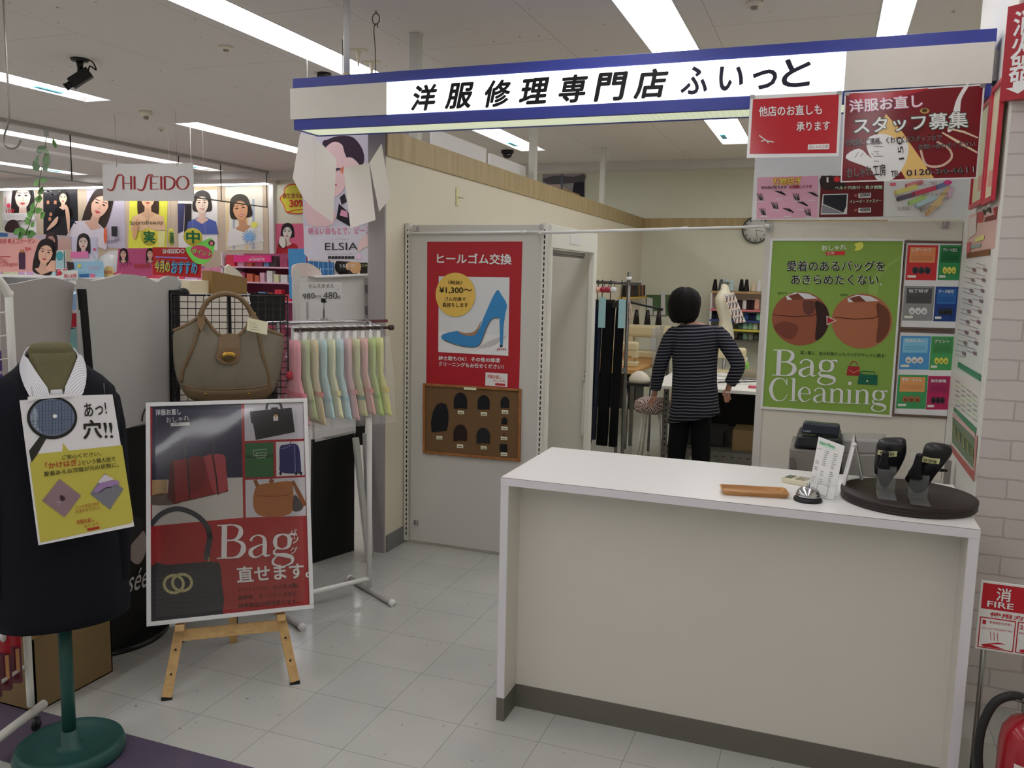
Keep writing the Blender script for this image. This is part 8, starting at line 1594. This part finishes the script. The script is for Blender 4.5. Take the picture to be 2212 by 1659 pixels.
# wire with rings above the sign, two small hanger plates
c = hit(812,24,'z',ZC); mb = MB(); mb.tube([c, c-ZV*.012], .006, STEEL, 6); mb.tube([c-ZV*.04+Vector((.022*math.cos(t), 0, .028*math.sin(t))) for t in [2*PI*i/16 for i in range(16)]], .003, mat((70,66,62), .4, .5, .5), 6, closed=True)
mb.tube(spline([c+Vector((.012,0,-.085)), c+Vector((.008,0,-.068)), c+Vector((-.006,0,-.07)), c+Vector((-.012,0,-.1)), c+Vector((-.004,0,-.2)), c+Vector((-.002,0,-.39))], 5), .003, mat((70,66,62), .4, .5, .5), 6); tag(mb.build('hanging_wire'), 'dark wire hung on a ring from the ceiling right of the sign pole', 'wire')
for i, (px, py, lb) in enumerate(((774,107,'pale ceiling hanger plate with a thin rod right of the sign pole'), (803,133,'pale ceiling hanger plate half lost in the light row glare'))):
    c = hit(px,py,'z',ZC); t = thing('ceiling_hanger', lb, 'ceiling hanger', c-ZV*.2); mb = MB(); mb.box(c-Vector((.055,.03,.008)), c+Vector((.055,.03,0)), SN); mb.build('plate', t); mb = MB(); mb.lathe([(.004,-.1),(.016,-.012),(.016,-.006)], c, SN, 14); mb.tube([c-ZV*.09, c-ZV*.2], .002, STEEL, 5); mb.build('rod', t)
# posts standing on the partition, boards and picture above it
PGM = mat((176,176,166), .4, .4)
for px, lb in ((893,'square grey post rising from the partition behind the blue sign'), (1163,'pale post rising from the partition at the dome camera'), (1312,'thin pale post rising from the far part of the partition')):
    y = {893:4.62, 1163:6.75, 1312:9.05}[px]; mb = MB(); mb.box((XW-.075,y-.035,2.3805), (XW-.02,y+.035,ZC), PGM); tag(mb.build('partition_post', bevel=.003), lb, 'post', 'posts on the partition top')
for px0, px1, pt, y, lb in ((938,1052,286,5.0,'pale board standing behind the partition top nearest the banner'), (1062,1136,328,6.3,'pale board standing behind the partition top left of the dome camera')):
    a, b = hit(px0,pt,'x',XW-.13), hit(px1,pt+62,'x',XW-.13); mb = MB(); mb.box((XW-.16,min(a.y,b.y),0), (XW-.135,max(a.y,b.y),2.54 if px0 < 1000 else 2.52), mat((206,206,202), .4, .4, noise=.02)); tag(mb.build('standing_board', bevel=.003), lb, 'board', 'boards behind the partition')
P = Poster('wall_poster', 'large grey photo poster on the back wall above the partition', 'poster', (0, YB-.012, 2.5), SF, [(1172,374),(1263,374),(1263,430),(1172,430)], (150,146,150), step=.002)
P.poly(spline([(1172,388),(1200,380),(1240,382),(1262,376),(1262,390),(1230,396),(1190,398)], 3, True), (92,90,96), 2); P.poly([(1172,400),(1210,398),(1240,420),(1200,430),(1172,425)], (196,170,160), 2); P.poly([(1240,395),(1262,392),(1262,428),(1236,420)], (40,40,52), 3); P.line([(1214,374),(1214,430)], 5, (100,108,120), 4); P.done()
mb = MB(); c = hit(1230,415,'x',XW-.05); mb.box((XW-.085,c.y-.3,2.3805), (XW-.02,c.y+.25,2.41), mat((120,96,60), .6)); tag(mb.build('wood_offcut', bevel=.002), 'brown strip lying on the partition top below the grey photo poster', 'wood strip')
P = Poster('hanging_sign', 'pink and white aisle sign seen edgewise left of the blue sign end', 'hanging sign', (0, 8.2, 2.6), (.1,-1,0), [(580,217),(622,219),(627,238),(583,228)], (206,150,160), thick=.01, step=.002); P.poly([(590,222),(624,226),(625,231),(592,227)], (196,70,96), 2); P.done(); mb = MB(); a = P.p.at((585,222)); mb.tube([a, Vector((a.x,a.y,ZC))], .003, STEEL, 6); mb.build('hanging_wire', P.t)
